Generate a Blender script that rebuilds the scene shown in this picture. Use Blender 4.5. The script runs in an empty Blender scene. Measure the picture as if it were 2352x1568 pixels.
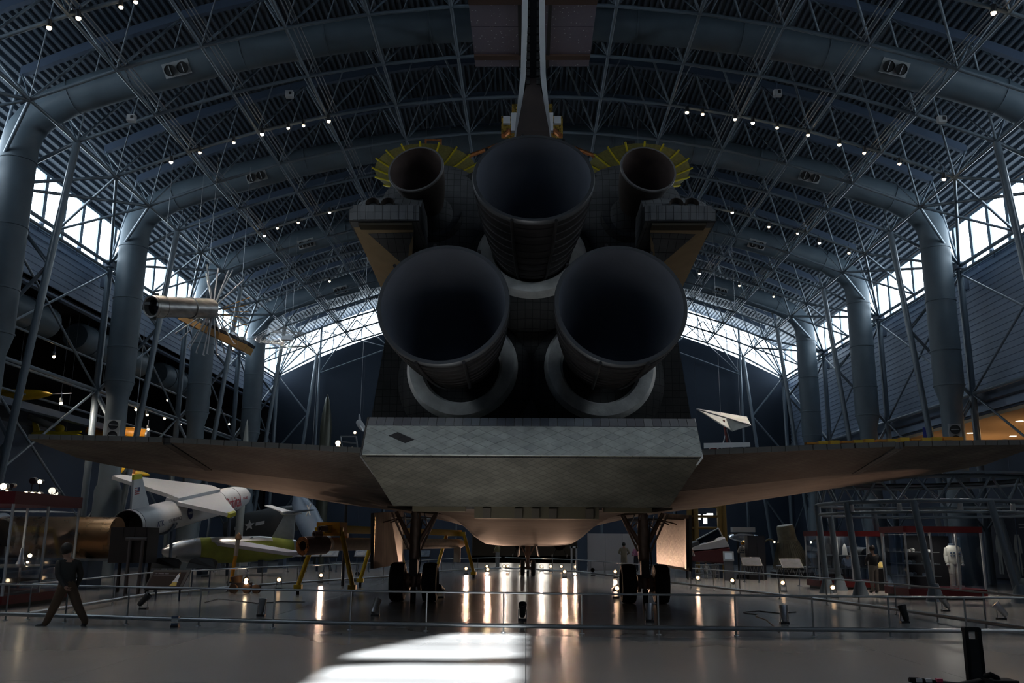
import bpy, bmesh, math, random
from mathutils import Vector, Matrix, Euler

random.seed(7)
SC = bpy.context.scene
COL = SC.collection
R = math.radians
PI = math.pi

# ------------------------------------------------------------------ camera
FPX = 2050.0                       # focal length in pixels of the 2352 px wide frame
PITCH, YAW, ROLL, CAMH = R(12.54), R(0.98), R(0.42), 1.8
cam_d = bpy.data.cameras.new('camera')
cam_d.sensor_width = 36.0
cam_d.lens = FPX / 2352.0 * 36.0
cam_d.clip_end = 400
cam = bpy.data.objects.new('camera', cam_d)
COL.objects.link(cam)
cam.location = (0, 0, CAMH)
SC.camera = cam

_fw = Vector((-math.sin(YAW) * math.cos(PITCH), math.cos(YAW) * math.cos(PITCH), math.sin(PITCH)))
_rt = Vector((math.cos(YAW), math.sin(YAW), 0))
_up = _rt.cross(_fw)
_rt, _up = _rt * math.cos(ROLL) + _up * math.sin(ROLL), _up * math.cos(ROLL) - _rt * math.sin(ROLL)
cam.rotation_euler = Matrix((_rt, _up, -_fw)).transposed().to_euler()
def _ray(px, py): return _fw + _rt * ((px - 1176) / FPX) - _up * ((py - 784) / FPX)
def at(px, py, Y):                 # the point of a pixel's ray at depth Y
    r = _ray(px, py); return Vector((0, 0, CAMH)) + r * (Y / r.y)
def on_floor(px, py, z=0.0):       # the point where a pixel's ray meets the floor
    r = _ray(px, py); return Vector((0, 0, CAMH)) + r * ((z - CAMH) / r.z)

# ------------------------------------------------------------------ world, sun, exposure
W = bpy.data.worlds.new('sky'); SC.world = W; W.use_nodes = True
bg = W.node_tree.nodes['Background']
bg.inputs[0].default_value = (0.62, 0.78, 1.0, 1); bg.inputs[1].default_value = 3.0
sun_d = bpy.data.lights.new('sun', 'SUN'); sun_d.energy = 55.0; sun_d.angle = R(0.9); sun_d.color = (1.0, 0.97, 0.92)
sun = bpy.data.objects.new('sun', sun_d); COL.objects.link(sun)
SUN_EL = R(38)
sun.rotation_euler = Vector((0, math.cos(SUN_EL), -math.sin(SUN_EL))).to_track_quat('-Z', 'Y').to_euler()
sun.location = (0, -60, 60)
PANE_EMIT = 7.0
SC.view_settings.view_transform = 'Standard'
SC.view_settings.look = 'None'
SC.view_settings.exposure = 0.0
SC.view_settings.gamma = 1.0
SC.view_settings.use_curve_mapping = False
SC.cycles.use_denoising = True
SC.cycles.max_bounces = 6
SC.cycles.diffuse_bounces = 4
SC.cycles.glossy_bounces = 3
SC.cycles.transparent_max_bounces = 12
SC.cycles.sample_clamp_indirect = 4.0
SC.cycles.caustics_reflective = False
SC.cycles.caustics_refractive = False

# ------------------------------------------------------------------ materials
MATS = {}
def mat(name, col, rough=0.6, metal=0.0, var=0.0, vscale=3.0, bump=0.0, bscale=40.0, emit=None, estr=1.0, stretch=None, spec=0.5, coat=0.0, rvar=0.12):
    if name in MATS: return MATS[name]
    m = bpy.data.materials.new(name); m.use_nodes = True
    nt = m.node_tree; b = nt.nodes['Principled BSDF']
    b.inputs['Base Color'].default_value = (*col, 1)
    b.inputs['Roughness'].default_value = rough
    b.inputs['Metallic'].default_value = metal
    b.inputs['Specular IOR Level'].default_value = spec
    b.inputs['Coat Weight'].default_value = coat
    if emit:
        b.inputs['Emission Color'].default_value = (*emit, 1); b.inputs['Emission Strength'].default_value = estr
    if var or bump:
        tc = nt.nodes.new('ShaderNodeTexCoord'); mp = nt.nodes.new('ShaderNodeMapping')
        nt.links.new(tc.outputs['Object'], mp.inputs[0])
        if stretch: mp.inputs['Scale'].default_value = stretch
    if var:
        n = nt.nodes.new('ShaderNodeTexNoise'); n.inputs['Scale'].default_value = vscale; n.inputs['Detail'].default_value = 5
        nt.links.new(mp.outputs[0], n.inputs['Vector'])
        mr = nt.nodes.new('ShaderNodeMapRange'); mr.inputs[1].default_value = 0.3; mr.inputs[2].default_value = 0.7
        mr.inputs[3].default_value = 1 - var; mr.inputs[4].default_value = 1 + var
        nt.links.new(n.outputs[0], mr.inputs[0])
        mx = nt.nodes.new('ShaderNodeVectorMath'); mx.operation = 'SCALE'
        mx.inputs[0].default_value = col; nt.links.new(mr.outputs[0], mx.inputs['Scale'])
        nt.links.new(mx.outputs[0], b.inputs['Base Color'])
        mr2 = nt.nodes.new('ShaderNodeMapRange'); mr2.inputs[3].default_value = max(0.02, rough - rvar); mr2.inputs[4].default_value = min(1, rough + rvar)
        nt.links.new(n.outputs[0], mr2.inputs[0]); nt.links.new(mr2.outputs[0], b.inputs['Roughness'])
    if bump:
        n2 = nt.nodes.new('ShaderNodeTexNoise'); n2.inputs['Scale'].default_value = bscale; n2.inputs['Detail'].default_value = 4
        nt.links.new(mp.outputs[0], n2.inputs['Vector'])
        bp = nt.nodes.new('ShaderNodeBump'); bp.inputs['Strength'].default_value = bump; bp.inputs['Distance'].default_value = 0.02
        nt.links.new(n2.outputs[0], bp.inputs['Height']); nt.links.new(bp.outputs[0], b.inputs['Normal'])
    MATS[name] = m
    return m

def tile_mat(name, col, dark, size, rough=0.75, bumpd=0.006, diamond=True, plane='XY', spec=0.2):
    """heat tiles: a grid in the object's own plane, each tile a shade of its own"""
    if name in MATS: return MATS[name]
    m = bpy.data.materials.new(name); m.use_nodes = True; nt = m.node_tree; b = nt.nodes['Principled BSDF']
    b.inputs['Roughness'].default_value = rough; b.inputs['Specular IOR Level'].default_value = spec
    tc = nt.nodes.new('ShaderNodeTexCoord'); mp = nt.nodes.new('ShaderNodeMapping')
    nt.links.new(tc.outputs['Object'], mp.inputs[0])
    mp.inputs['Rotation'].default_value = (R(90) if plane == 'XZ' else 0, 0, R(45) if diamond and plane == 'XY' else 0)
    br = nt.nodes.new('ShaderNodeTexBrick'); br.offset = 0.0
    br.inputs['Color1'].default_value = (*col, 1); br.inputs['Color2'].default_value = (*[c * 0.80 for c in col], 1)
    br.inputs['Mortar'].default_value = (*dark, 1); br.inputs['Scale'].default_value = 1.0
    br.inputs['Mortar Size'].default_value = size * 0.035; br.inputs['Brick Width'].default_value = size; br.inputs['Row Height'].default_value = size
    br.inputs['Bias'].default_value = -0.2
    nt.links.new(mp.outputs[0], br.inputs['Vector'])
    n = nt.nodes.new('ShaderNodeTexNoise'); n.inputs['Scale'].default_value = 0.9; n.inputs['Detail'].default_value = 6
    nt.links.new(tc.outputs['Object'], n.inputs['Vector'])
    mr = nt.nodes.new('ShaderNodeMapRange'); mr.inputs[1].default_value = 0.3; mr.inputs[2].default_value = 0.7
    mr.inputs[3].default_value = 0.55; mr.inputs[4].default_value = 1.35
    nt.links.new(n.outputs[0], mr.inputs[0])
    mx = nt.nodes.new('ShaderNodeVectorMath'); mx.operation = 'SCALE'
    nt.links.new(br.outputs['Color'], mx.inputs[0]); nt.links.new(mr.outputs[0], mx.inputs['Scale'])
    nt.links.new(mx.outputs[0], b.inputs['Base Color'])
    bp = nt.nodes.new('ShaderNodeBump'); bp.inputs['Strength'].default_value = 0.6; bp.inputs['Distance'].default_value = bumpd; bp.invert = True
    nt.links.new(br.outputs['Fac'], bp.inputs['Height']); nt.links.new(bp.outputs[0], b.inputs['Normal'])
    MATS[name] = m
    return m

def glass_mat(name, tint=(0.9, 0.95, 1.0), gloss=0.12):
    if name in MATS: return MATS[name]
    m = bpy.data.materials.new(name); m.use_nodes = True; nt = m.node_tree; nt.nodes.clear()
    o = nt.nodes.new('ShaderNodeOutputMaterial'); t = nt.nodes.new('ShaderNodeBsdfTransparent'); t.inputs[0].default_value = (*tint, 1)
    g = nt.nodes.new('ShaderNodeBsdfGlossy'); g.inputs['Roughness'].default_value = 0.03
    lw = nt.nodes.new('ShaderNodeLayerWeight'); lw.inputs[0].default_value = 0.5
    pw_ = nt.nodes.new('ShaderNodeMath'); pw_.operation = 'POWER'; pw_.inputs[1].default_value = 4.0; nt.links.new(lw.outputs['Facing'], pw_.inputs[0])
    fr = nt.nodes.new('ShaderNodeMath'); fr.operation = 'MULTIPLY_ADD'; fr.inputs[1].default_value = 0.6; fr.inputs[2].default_value = 0.045; nt.links.new(pw_.outputs[0], fr.inputs[0])
    mx = nt.nodes.new('ShaderNodeMixShader')
    nt.links.new(fr.outputs[0], mx.inputs[0]); nt.links.new(t.outputs[0], mx.inputs[1]); nt.links.new(g.outputs[0], mx.inputs[2])
    nt.links.new(mx.outputs[0], o.inputs[0])
    MATS[name] = m
    return m

def emit_mat(name, col, s):
    if name in MATS: return MATS[name]
    m = bpy.data.materials.new(name); m.use_nodes = True; nt = m.node_tree; nt.nodes.clear()
    o = nt.nodes.new('ShaderNodeOutputMaterial'); e = nt.nodes.new('ShaderNodeEmission')
    e.inputs[0].default_value = (*col, 1); e.inputs[1].default_value = s
    nt.links.new(e.outputs[0], o.inputs[0]); MATS[name] = m
    return m

STEEL = mat('blue_grey_paint', (0.13, 0.165, 0.20), 0.30, 0.0, var=0.12, vscale=2.0, spec=0.7)
BEAM = mat('dark_beam_paint', (0.06, 0.085, 0.13), 0.5)
DUCT = mat('duct_paint', (0.085, 0.115, 0.14), 0.5, 0.0, var=0.10, vscale=1.5)
DECK = mat('deck_steel', (0.068, 0.09, 0.118), 0.5, 0.0, var=0.15, vscale=1.0)
SIDING = mat('siding_paint', (0.25, 0.315, 0.42), 0.5, 0.0, var=0.06)
NAVY = mat('navy_wall_paint', (0.042, 0.058, 0.092), 0.7, var=0.1, vscale=0.6)
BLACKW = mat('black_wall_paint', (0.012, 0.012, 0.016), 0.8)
BEIGE = mat('warm_plaster', (0.42, 0.33, 0.24), 0.8)
PANE = emit_mat('daylight_glazing', (0.74, 0.88, 1.0), PANE_EMIT)
MULL = mat('mullion_grey', (0.30, 0.38, 0.45), 0.5)
GLASS = glass_mat('clear_glass')
WHITE = mat('white_paint', (0.62, 0.62, 0.63), 0.45, var=0.05)
BLACK = mat('black_rubber', (0.012, 0.012, 0.013), 0.7, var=0.2, vscale=8)
BLACKP = mat('black_plastic', (0.015, 0.015, 0.018), 0.45)
RAILM = mat('rail_metal', (0.33, 0.34, 0.35), 0.35, 0.8)
SILVER = mat('silver_metal', (0.55, 0.56, 0.58), 0.32, 0.9, var=0.12, vscale=2.5)
RED = mat('dark_red_paint', (0.16, 0.008, 0.012), 0.5)
YELLOW = mat('yellow_paint', (0.62, 0.38, 0.012), 0.42, var=0.06)
YELDRONE = mat('drone_yellow', (0.60, 0.48, 0.015), 0.4)
ORANGE = mat('orange_paint', (0.62, 0.25, 0.012), 0.45)
GOLD = mat('gold_foil', (0.72, 0.46, 0.10), 0.28, 0.9, var=0.35, vscale=9, bump=0.6, bscale=30)
WARM = emit_mat('warm_lamp', (1.0, 0.74, 0.45), 14.0)
DIMWARM = emit_mat('dim_warm_lamp', (1.0, 0.78, 0.5), 9.0)

# ------------------------------------------------------------------ mesh helpers
def basis(d):
    d = Vector(d).normalized(); u = Vector((0, 0, 1)) if abs(d.z) < 0.95 else Vector((1, 0, 0))
    a = d.cross(u).normalized(); return a, a.cross(d).normalized(), d

class MB:
    def __init__(s): s.v = []; s.f = []
    def add(s, vs, fs):
        o = len(s.v); s.v += [Vector(p) for p in vs]; s.f += [tuple(i + o for i in f) for f in fs]; return s
    def box(s, c, sz, rot=None):
        c = Vector(c); hx, hy, hz = [q / 2 for q in sz]
        ps = [Vector((x, y, z)) for x in (-hx, hx) for y in (-hy, hy) for z in (-hz, hz)]
        if rot is not None:
            m = rot if isinstance(rot, Matrix) else Euler(rot).to_matrix(); ps = [m @ p for p in ps]
        return s.add([p + c for p in ps], [(0, 1, 3, 2), (4, 6, 7, 5), (0, 4, 5, 1), (2, 3, 7, 6), (0, 2, 6, 4), (1, 5, 7, 3)])
    def tube(s, p0, p1, r0, r1=None, n=10, cap=True):
        r1 = r0 if r1 is None else r1
        return s.path([p0, p1], [r0, r1], n, cap)
    def path(s, pts, rad, n=10, cap=True, up=None):
        pts = [Vector(p) for p in pts]
        if not hasattr(rad, '__len__'): rad = [rad] * len(pts)
        vs, fs = [], []; ref = None
        for i, p in enumerate(pts):
            d = (pts[min(i + 1, len(pts) - 1)] - pts[max(i - 1, 0)])
            if ref is None: a, b, _ = basis(d)
            else:
                dn = d.normalized(); a = (ref - dn * ref.dot(dn)).normalized(); b = a.cross(dn)
            ref = a
            for k in range(n):
                t = 2 * PI * k / n; vs.append(p + (a * math.cos(t) + b * math.sin(t)) * rad[i])
        for i in range(len(pts) - 1):
            for k in range(n):
                j = (k + 1) % n; fs.append((i * n + k, i * n + j, (i + 1) * n + j, (i + 1) * n + k))
        if cap: fs.append(tuple(range(n))); fs.append(tuple((len(pts) - 1) * n + k for k in range(n)))
        return s.add(vs, fs)
    def lathe(s, prof, o=(0, 0, 0), ax=(0, 0, 1), n=32, arc=None):
        o = Vector(o); a, b, d = basis(ax); vs, fs = [], []
        full = arc is None; a0, a1 = (0, 2 * PI) if full else arc
        m = n if full else n + 1
        for (r, h) in prof:
            for k in range(m):
                t = a0 + (a1 - a0) * k / n; vs.append(o + d * h + (a * math.cos(t) + b * math.sin(t)) * r)
        for i in range(len(prof) - 1):
            for k in range(n):
                j = (k + 1) % m; fs.append((i * m + k, i * m + j, (i + 1) * m + j, (i + 1) * m + k))
        return s.add(vs, fs)
    def sphere(s, c, r, n=16, m=10):
        if not hasattr(r, '__len__'): r = (r, r, r)
        c = Vector(c); vs, fs = [], []
        for i in range(m + 1):
            ph = PI * i / m
            for k in range(n):
                t = 2 * PI * k / n
                vs.append(c + Vector((r[0] * math.sin(ph) * math.cos(t), r[1] * math.sin(ph) * math.sin(t), r[2] * math.cos(ph))))
        for i in range(m):
            for k in range(n):
                j = (k + 1) % n; fs.append((i * n + k, i * n + j, (i + 1) * n + j, (i + 1) * n + k))
        return s.add(vs, fs)
    def prism(s, pts, ext):
        pts = [Vector(p) for p in pts]; e = Vector(ext); n = len(pts)
        return s.add(pts + [p + e for p in pts], [tuple(range(n)), tuple(range(n, 2 * n))] + [(i, (i + 1) % n, n + (i + 1) % n, n + i) for i in range(n)])
    def plate(s, pts, t):
        pts = [Vector(p) for p in pts]; nrm = (pts[1] - pts[0]).cross(pts[2] - pts[0]).normalized()
        return s.prism(pts, nrm * t)
    def loft(s, secs, closed=True, caps=True):
        n = len(secs[0]); vs = [p for q in secs for p in q]; fs = []
        for i in range(len(secs) - 1):
            for k in range(n if closed else n - 1):
                j = (k + 1) % n; fs.append((i * n + k, i * n + j, (i + 1) * n + j, (i + 1) * n + k))
        if caps and closed: fs += [tuple(range(n)), tuple((len(secs) - 1) * n + k for k in range(n))]
        return s.add(vs, fs)
    def poly(s, pts): return s.add(pts, [tuple(range(len(pts)))])
    def mesh(s, name, m, smooth=None):
        me = bpy.data.meshes.new(name)
        me.from_pydata([tuple(p) for p in s.v], [], s.f)
        bm = bmesh.new(); bm.from_mesh(me); bmesh.ops.remove_doubles(bm, verts=bm.verts, dist=1e-5)
        bmesh.ops.recalc_face_normals(bm, faces=bm.faces); bm.to_mesh(me); bm.free()
        me.materials.append(m)
        if smooth:
            me.shade_smooth(); me.set_sharp_from_angle(angle=R(smooth))
        return me
    def build(s, name, m, parent=None, smooth=None, world=False):
        if world and parent is not None:
            inv = wmat(parent).inverted(); s.v = [inv @ p for p in s.v]
        elif parent is None:
            c = Vector((sum(p.x for p in s.v) / len(s.v), sum(p.y for p in s.v) / len(s.v), min(p.z for p in s.v)))
            s.v = [p - c for p in s.v]
        ob = bpy.data.objects.new(name, s.mesh(name, m, smooth)); COL.objects.link(ob)
        if parent is not None: ob.parent = parent
        else: ob.location = c
        return ob

def wmat(o):
    m = Matrix.LocRotScale(o.location, o.rotation_euler, o.scale)
    return wmat(o.parent) @ m if o.parent else m

def tag(o, label=None, cat=None, group=None, kind=None):
    if label: o['label'] = label
    if cat: o['category'] = cat
    if group: o['group'] = group
    if kind: o['kind'] = kind
    return o
def empty(name, loc=(0, 0, 0), rz=0.0, parent=None):
    o = bpy.data.objects.new(name, None); COL.objects.link(o); o.location = loc; o.rotation_euler = (0, 0, rz)
    o.empty_display_size = 0.2; o.parent = parent
    return o
def thing(name, label, cat, loc=(0, 0, 0), rz=0.0, group=None):
    return tag(empty(name, loc, rz), label, cat, group)
def struct(o): o['kind'] = 'structure'; return o
def inst(me, name, parent, loc=(0, 0, 0), rot=None, scale=None):
    o = bpy.data.objects.new(name, me); COL.objects.link(o); o.parent = parent; o.location = loc
    if rot is not None: o.rotation_euler = rot
    if scale is not None: o.scale = scale
    return o
def dup(root, loc=None, rz=None, label=None, group=None):
    def cp(o, par):
        c = o.copy(); COL.objects.link(c); c.parent = par
        for ch in o.children: cp(ch, c)
        return c
    r = cp(root, None)
    if loc is not None: r.location = loc
    if rz is not None: r.rotation_euler = (0, 0, rz)
    return tag(r, label, None, group)

_unit = {}
def bar(name, p0, p1, r, parent, m=None, n=8):
    """one round member between two points; all members of a material share one mesh"""
    m = m or STEEL; key = (m.name, n)
    if key not in _unit: _unit[key] = MB().tube((0, 0, 0), (0, 0, 1), 1.0, n=n, cap=False).mesh('round_member', m, 60)
    p0, p1 = Vector(p0), Vector(p1)
    if parent is not None:
        inv = wmat(parent).inverted(); p0, p1 = inv @ p0, inv @ p1
    d = p1 - p0
    o = bpy.data.objects.new(name, _unit[key]); COL.objects.link(o); o.parent = parent
    o.location = p0; o.rotation_euler = d.to_track_quat('Z', 'Y').to_euler(); o.scale = (r, r, d.length)
    return o
def text_mesh(body, size, m, extrude=0.004, align='LEFT'):
    cu = bpy.data.curves.new('lettering', 'FONT'); cu.body = body; cu.size = size; cu.extrude = extrude; cu.align_x = align
    ob = bpy.data.objects.new('lettering', cu); COL.objects.link(ob)
    dg = bpy.context.evaluated_depsgraph_get(); me = bpy.data.meshes.new_from_object(ob.evaluated_get(dg))
    bpy.data.objects.remove(ob); me.materials.clear(); me.materials.append(m)
    return me
def letter(body, size, m, parent, origin, xdir, ydir, name='lettering', align='LEFT'):
    """flat lettering lying in the plane of xdir and ydir, given in world space"""
    x = Vector(xdir).normalized(); z = x.cross(Vector(ydir)).normalized(); y = z.cross(x)
    mw = Matrix(((x.x, y.x, z.x, origin[0]), (x.y, y.y, z.y, origin[1]), (x.z, y.z, z.z, origin[2]), (0, 0, 0, 1)))
    o = bpy.data.objects.new(name, text_mesh(body, size, m, align=align)); COL.objects.link(o); o.parent = parent
    ml = (wmat(parent).inverted() @ mw) if parent else mw
    o.location = ml.to_translation(); o.rotation_euler = ml.to_euler()
    return o
# ================================================================== THE HALL
XC = 0.2                                           # middle of the hall
def zroof(x): return 23.7 - 0.0122 * x * x
def zbot(x): return 20.5 - 0.0119 * x * x
def ztop(x): return 23.25 - 0.0122 * x * x
def zsill(x): return 21.0 - 0.0127 * x * x
WX = 21.8                                          # side walls
Y0, YF = -9.0, 74.5                                # back and far wall
BAY = 10.2

# floor: cast slabs with open joints
flo = struct(empty('floor', (0, 0, 0)))
FLOOR = mat('polished_floor', (0.29, 0.28, 0.27), 0.20, 0.0, var=0.05, rvar=0.012, vscale=0.35, spec=0.5, stretch=(1, 0.5, 1))
sl = MB().box((0, 0, -0.06), (5.99, 5.99, 0.12)).mesh('slab', FLOOR)
for i in range(-6, 6):
    for j in range(-2, 19): inst(sl, 'slab', flo, (i * 6 + 3.0, j * 6 + 3.0, 0))
MB().box((0, 50, -0.2), (90, 140, 0.1)).build('subfloor', BLACKW, flo)

# roof deck: corrugated panels between the purlin lines, bay by bay
ceil = struct(empty('ceiling', (XC, 0, 20)))
def deck_mesh(xa, xb):
    prof = []; n = 12; w = (xb - xa) / n
    for k in range(n):
        x = xa + k * w
        for fx, dz in ((0, 0), (0.5, 0), (0.56, -0.13), (0.94, -0.13)): prof.append((x + fx * w, zroof(x + fx * w) + dz))
    prof.append((xb, zroof(xb)))
    b = MB(); vs = [(x, 0, z - 20) for x, z in prof] + [(x, BAY, z - 20) for x, z in prof]; n = len(prof)
    b.add(vs, [(i, i + 1, n + i + 1, n + i) for i in range(n - 1)])
    return b.mesh('deck_panel', DECK)
xs = [-22.6] + [-19.175 + 2.95 * k for k in range(14)] + [22.6]
for a_, b_ in zip(xs[:-1], xs[1:]):
    me = deck_mesh(a_, b_)
    for k in range(9): inst(me, 'deck_panel', ceil, (0, Y0 - 3 + BAY * k, 0))

# space-frame trusses, row by row
rows = [18.3 + 3.4 * k for k in range(17)]          # bottom-chord rows, last 72.7
bx_ = [2.95 * i for i in range(-6, 7)]
tx_ = [2.95 * (i + 0.5) for i in range(-7, 7)]
def bn(x, y): return Vector((XC + x, y, zbot(x)))
def tn(x, y): return Vector((XC + x, y, ztop(x)))
top_beam = {}
for ri, y in enumerate(rows):
    t = struct(empty('roof_truss', (XC, y, zbot(0))))
    for a_, b_ in zip(bx_[:-1], bx_[1:]): bar('bottom_chord', bn(a_, y), bn(b_, y), 0.07, t)
    for x in bx_:
        if ri < len(rows) - 1: bar('purlin_pipe', bn(x, y), bn(x, y + 3.4), 0.065, t)
        for dx in (-1.475, 1.475):
            for dy in (-1.7, 1.7): bar('strut', bn(x, y), tn(x + dx, y + dy), 0.05 if dx * dy > 0 else 0.028, t, n=6)
    # top chord is a deep beam over every row
    b = MB(); sec = []
    for x in [-19.175 + 38.35 * k / 26 for k in range(27)]:
        z = ztop(x); yy = y - 1.7
        sec.append([Vector((XC + x, yy - 0.11, z + 0.2)), Vector((XC + x, yy + 0.11, z + 0.2)), Vector((XC + x, yy + 0.11, z - 0.16)), Vector((XC + x, yy - 0.11, z - 0.16))])
    b.loft(sec); b.build('top_beam', BEAM, t, world=True)
# conduits clipped beside the purlin lines
for x in (-14.75, -11.8, -8.85, 8.85, 11.8, 14.75):
    t = struct(empty('conduit_run', bn(x, 18.3)))
    for k, (dx, dz) in enumerate(((0.22, 0.1), (0.34, 0.16), (0.46, 0.2))):
        bar('conduit', bn(x, 18.3) + Vector((dx * (1 if x < 0 else -1), 0, dz)), bn(x, 72.7) + Vector((dx * (1 if x < 0 else -1), 0, dz)), 0.022, t, RAILM)

# raking legs, posts and bracing along both sides
frames = [11.5 + BAY * k for k in range(7)]          # 11.5 ... 72.7
for s, nm in ((-1, 'left'), (1, 'right')):
    for fi, y in enumerate(frames):
        t = struct(empty('truss_column', (XC + s * 19.5, y, 0)))
        top = Vector((XC + s * 17.7, y, zbot(17.7))); foot = Vector((XC + s * 19.4, y, 0))
        ptop = Vector((XC + s * 20.9, y, 15.0)); pfoot = Vector((XC + s * 20.9, y, 0))
        bar('leg', top, foot, 0.14, t, n=12); bar('post', pfoot, ptop, 0.16, t, n=12)
        MB().box(ptop + Vector((0, 0, 0.0)), (0.5, 0.55, 0.34)).box(ptop + Vector((s * 0.25, 0.2, -0.8)), (0.3, 0.35, 0.7)).build('bearing_bracket', BEAM, t, world=True)
        def leg(z): return top.lerp(foot, (top.z - z) / top.z)
        for za, zb_ in ((15.0, 11.8), (8.5, 11.8), (8.5, 5.2), (2.2, 5.2)):
            bar('lacing', Vector((ptop.x, y, za)), leg(zb_), 0.075, t)
        bar('tie', ptop, top, 0.08, t)
        for dy in (-3.4, 3.4, -6.8, 6.8):
            if 18 < y + dy < 73: bar('eave_strut', ptop, bn(s * 17.7, y + dy), 0.07, t)
        for dy in (-1.7, 1.7): bar('eave_strut', ptop, tn(s * 19.175, y + dy), 0.06, t)
        if fi < len(frames) - 1:
            y2 = y + BAY; m_ = Vector((XC + s * 20.9, y + BAY / 2, 15.0))
            bar('eave_pipe', ptop, Vector((ptop.x, y2, 15.0)), 0.09, t)
            bar('eave_pipe', ptop + Vector((0, 0, -0.32)), Vector((ptop.x, y2, 14.68)), 0.07, t)
            bar('side_rail', Vector((ptop.x, y, 8.7)), Vector((ptop.x, y2, 8.7)), 0.09, t)
            bar('cross_brace', Vector((ptop.x, y, 14.6)), Vector((ptop.x, y2, 8.7)), 0.055, t)
            bar('cross_brace', Vector((ptop.x, y2, 14.6)), Vector((ptop.x, y, 8.7)), 0.055, t)
            bar('cross_brace', Vector((ptop.x, y, 8.7)), Vector((ptop.x, y2, 2.4)), 0.055, t)
            bar('cross_brace', Vector((ptop.x, y2, 8.7)), Vector((ptop.x, y, 2.4)), 0.055, t)
            for q in (1, 2):                       # the intermediate node pyramids down to the eave
                yq = y + q * 3.4
                bar('eave_strut', Vector((ptop.x, y + BAY / 2, 15.0)), bn(s * 17.7, yq), 0.06, t)

# side clerestories
def clerestory(idx, s):
    w = struct(empty('window_%d' % idx, (XC + s * WX, 30, 15.1)))
    pm = MB().box((0, 0, 1.25), (0.03, 1.66, 2.5)).mesh('pane', PANE)
    mm = MB().box((0, 0, 1.25), (0.10, 0.26, 2.5)).mesh('mullion', MULL)
    n = int((YF - Y0) / 1.7)
    for k in range(n):
        y = Y0 + 1.7 * (k + 0.5) + 0.3
        inst(pm, 'pane', w, (s * 0.02, y - 30, 0)); inst(mm, 'mullion', w, (-s * 0.04, y - 0.85 - 30, 0))
    MB().box((-s * 0.02, (YF + Y0) / 2 - 30, 0.0), (0.16, YF - Y0, 0.12)).build('window_sill', MULL, w)
    MB().box((-s * 0.02, (YF + Y0) / 2 - 30, 2.55), (0.16, YF - Y0, 0.14)).build('window_head', MULL, w)
    hk = MB().box((0, 0, 0.05), (0.10, 0.05, 0.42)).box((-s * 0.14, 0, 0.24), (0.3, 0.05, 0.07)).mesh('gutter_bracket', BEAM)
    for k in range(24): inst(hk, 'gutter_bracket', w, (-s * 0.15, Y0 + 3.4 * k + 1.7 - 30, -0.05))
clerestory(1, -1); clerestory(2, 1)

# far gable clerestory
w3 = struct(empty('window_3', (XC, YF, 15.0)))
gx = [-21.6 + 43.2 * k / 36 for k in range(37)]
for a_, b_ in zip(gx[:-1], gx[1:]):
    MB().prism([(XC + a_ + 0.02, YF, zsill(a_)), (XC + b_ - 0.02, YF, zsill(b_)), (XC + b_ - 0.02, YF, zroof(b_) - 0.25), (XC + a_ + 0.02, YF, zroof(a_) - 0.25)], (0, 0.03, 0)).build('pane', PANE, w3, world=True)
for k, x in enumerate(gx):
    if k % 2 == 0: bar('mullion', (XC + x, YF - 0.05, zsill(x)), (XC + x, YF - 0.05, zroof(x) - 0.2), 0.04, w3, MULL, 6)
for fz in (0.36, 0.70):
    for a_, b_ in zip(gx[:-1:2], gx[2::2]):
        za = zsill(a_) + (zroof(a_) - zsill(a_)) * fz; zb_ = zsill(b_) + (zroof(b_) - zsill(b_)) * fz
        bar('glazing_bar', (XC + a_, YF - 0.05, za), (XC + b_, YF - 0.05, zb_), 0.03, w3, MULL, 6)
# far wall under the arched sill, with the wide doorway to the next hall
wf = struct(empty('wall_far', (XC, YF, 0)))
DXa, DXb, DZ = -4.6, 4.6, 5.2
fx = [-22.0, -18, -14, -10, -6, DXa, -2, 0, 2, DXb, 6, 10, 14, 18, 22.0]
FARW = mat('far_wall_paint', (0.028, 0.038, 0.055), 0.75, var=0.05, spec=0.2)
for a_, b_ in zip(fx[:-1], fx[1:]):
    z0 = DZ if (a_ >= DXa and b_ <= DXb) else 0.0
    k = 6; xsq = [a_ + (b_ - a_) * q / k for q in range(k + 1)]
    p = [(XC + a_ + .01, YF, max(z0, 7.0)), (XC + b_ - .01, YF, max(z0, 7.0))] + [(XC + min(max(x, a_ + .01), b_ - .01), YF, zsill(x)) for x in reversed(xsq)]
    MB().prism(p, (0, 0.2, 0)).build('wall_panel', FARW, wf, world=True)
    MB().box((XC + (a_ + b_) / 2, YF + 0.1, (z0 + 6.98) / 2), (b_ - a_ - .02, 0.2, 6.98 - z0)).build('wall_panel', NAVY, wf, world=True)
MB().box((XC, YF + 0.05, 7.0), (44, 0.26, 0.3)).build('girt', BEAM, wf, world=True)
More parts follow.
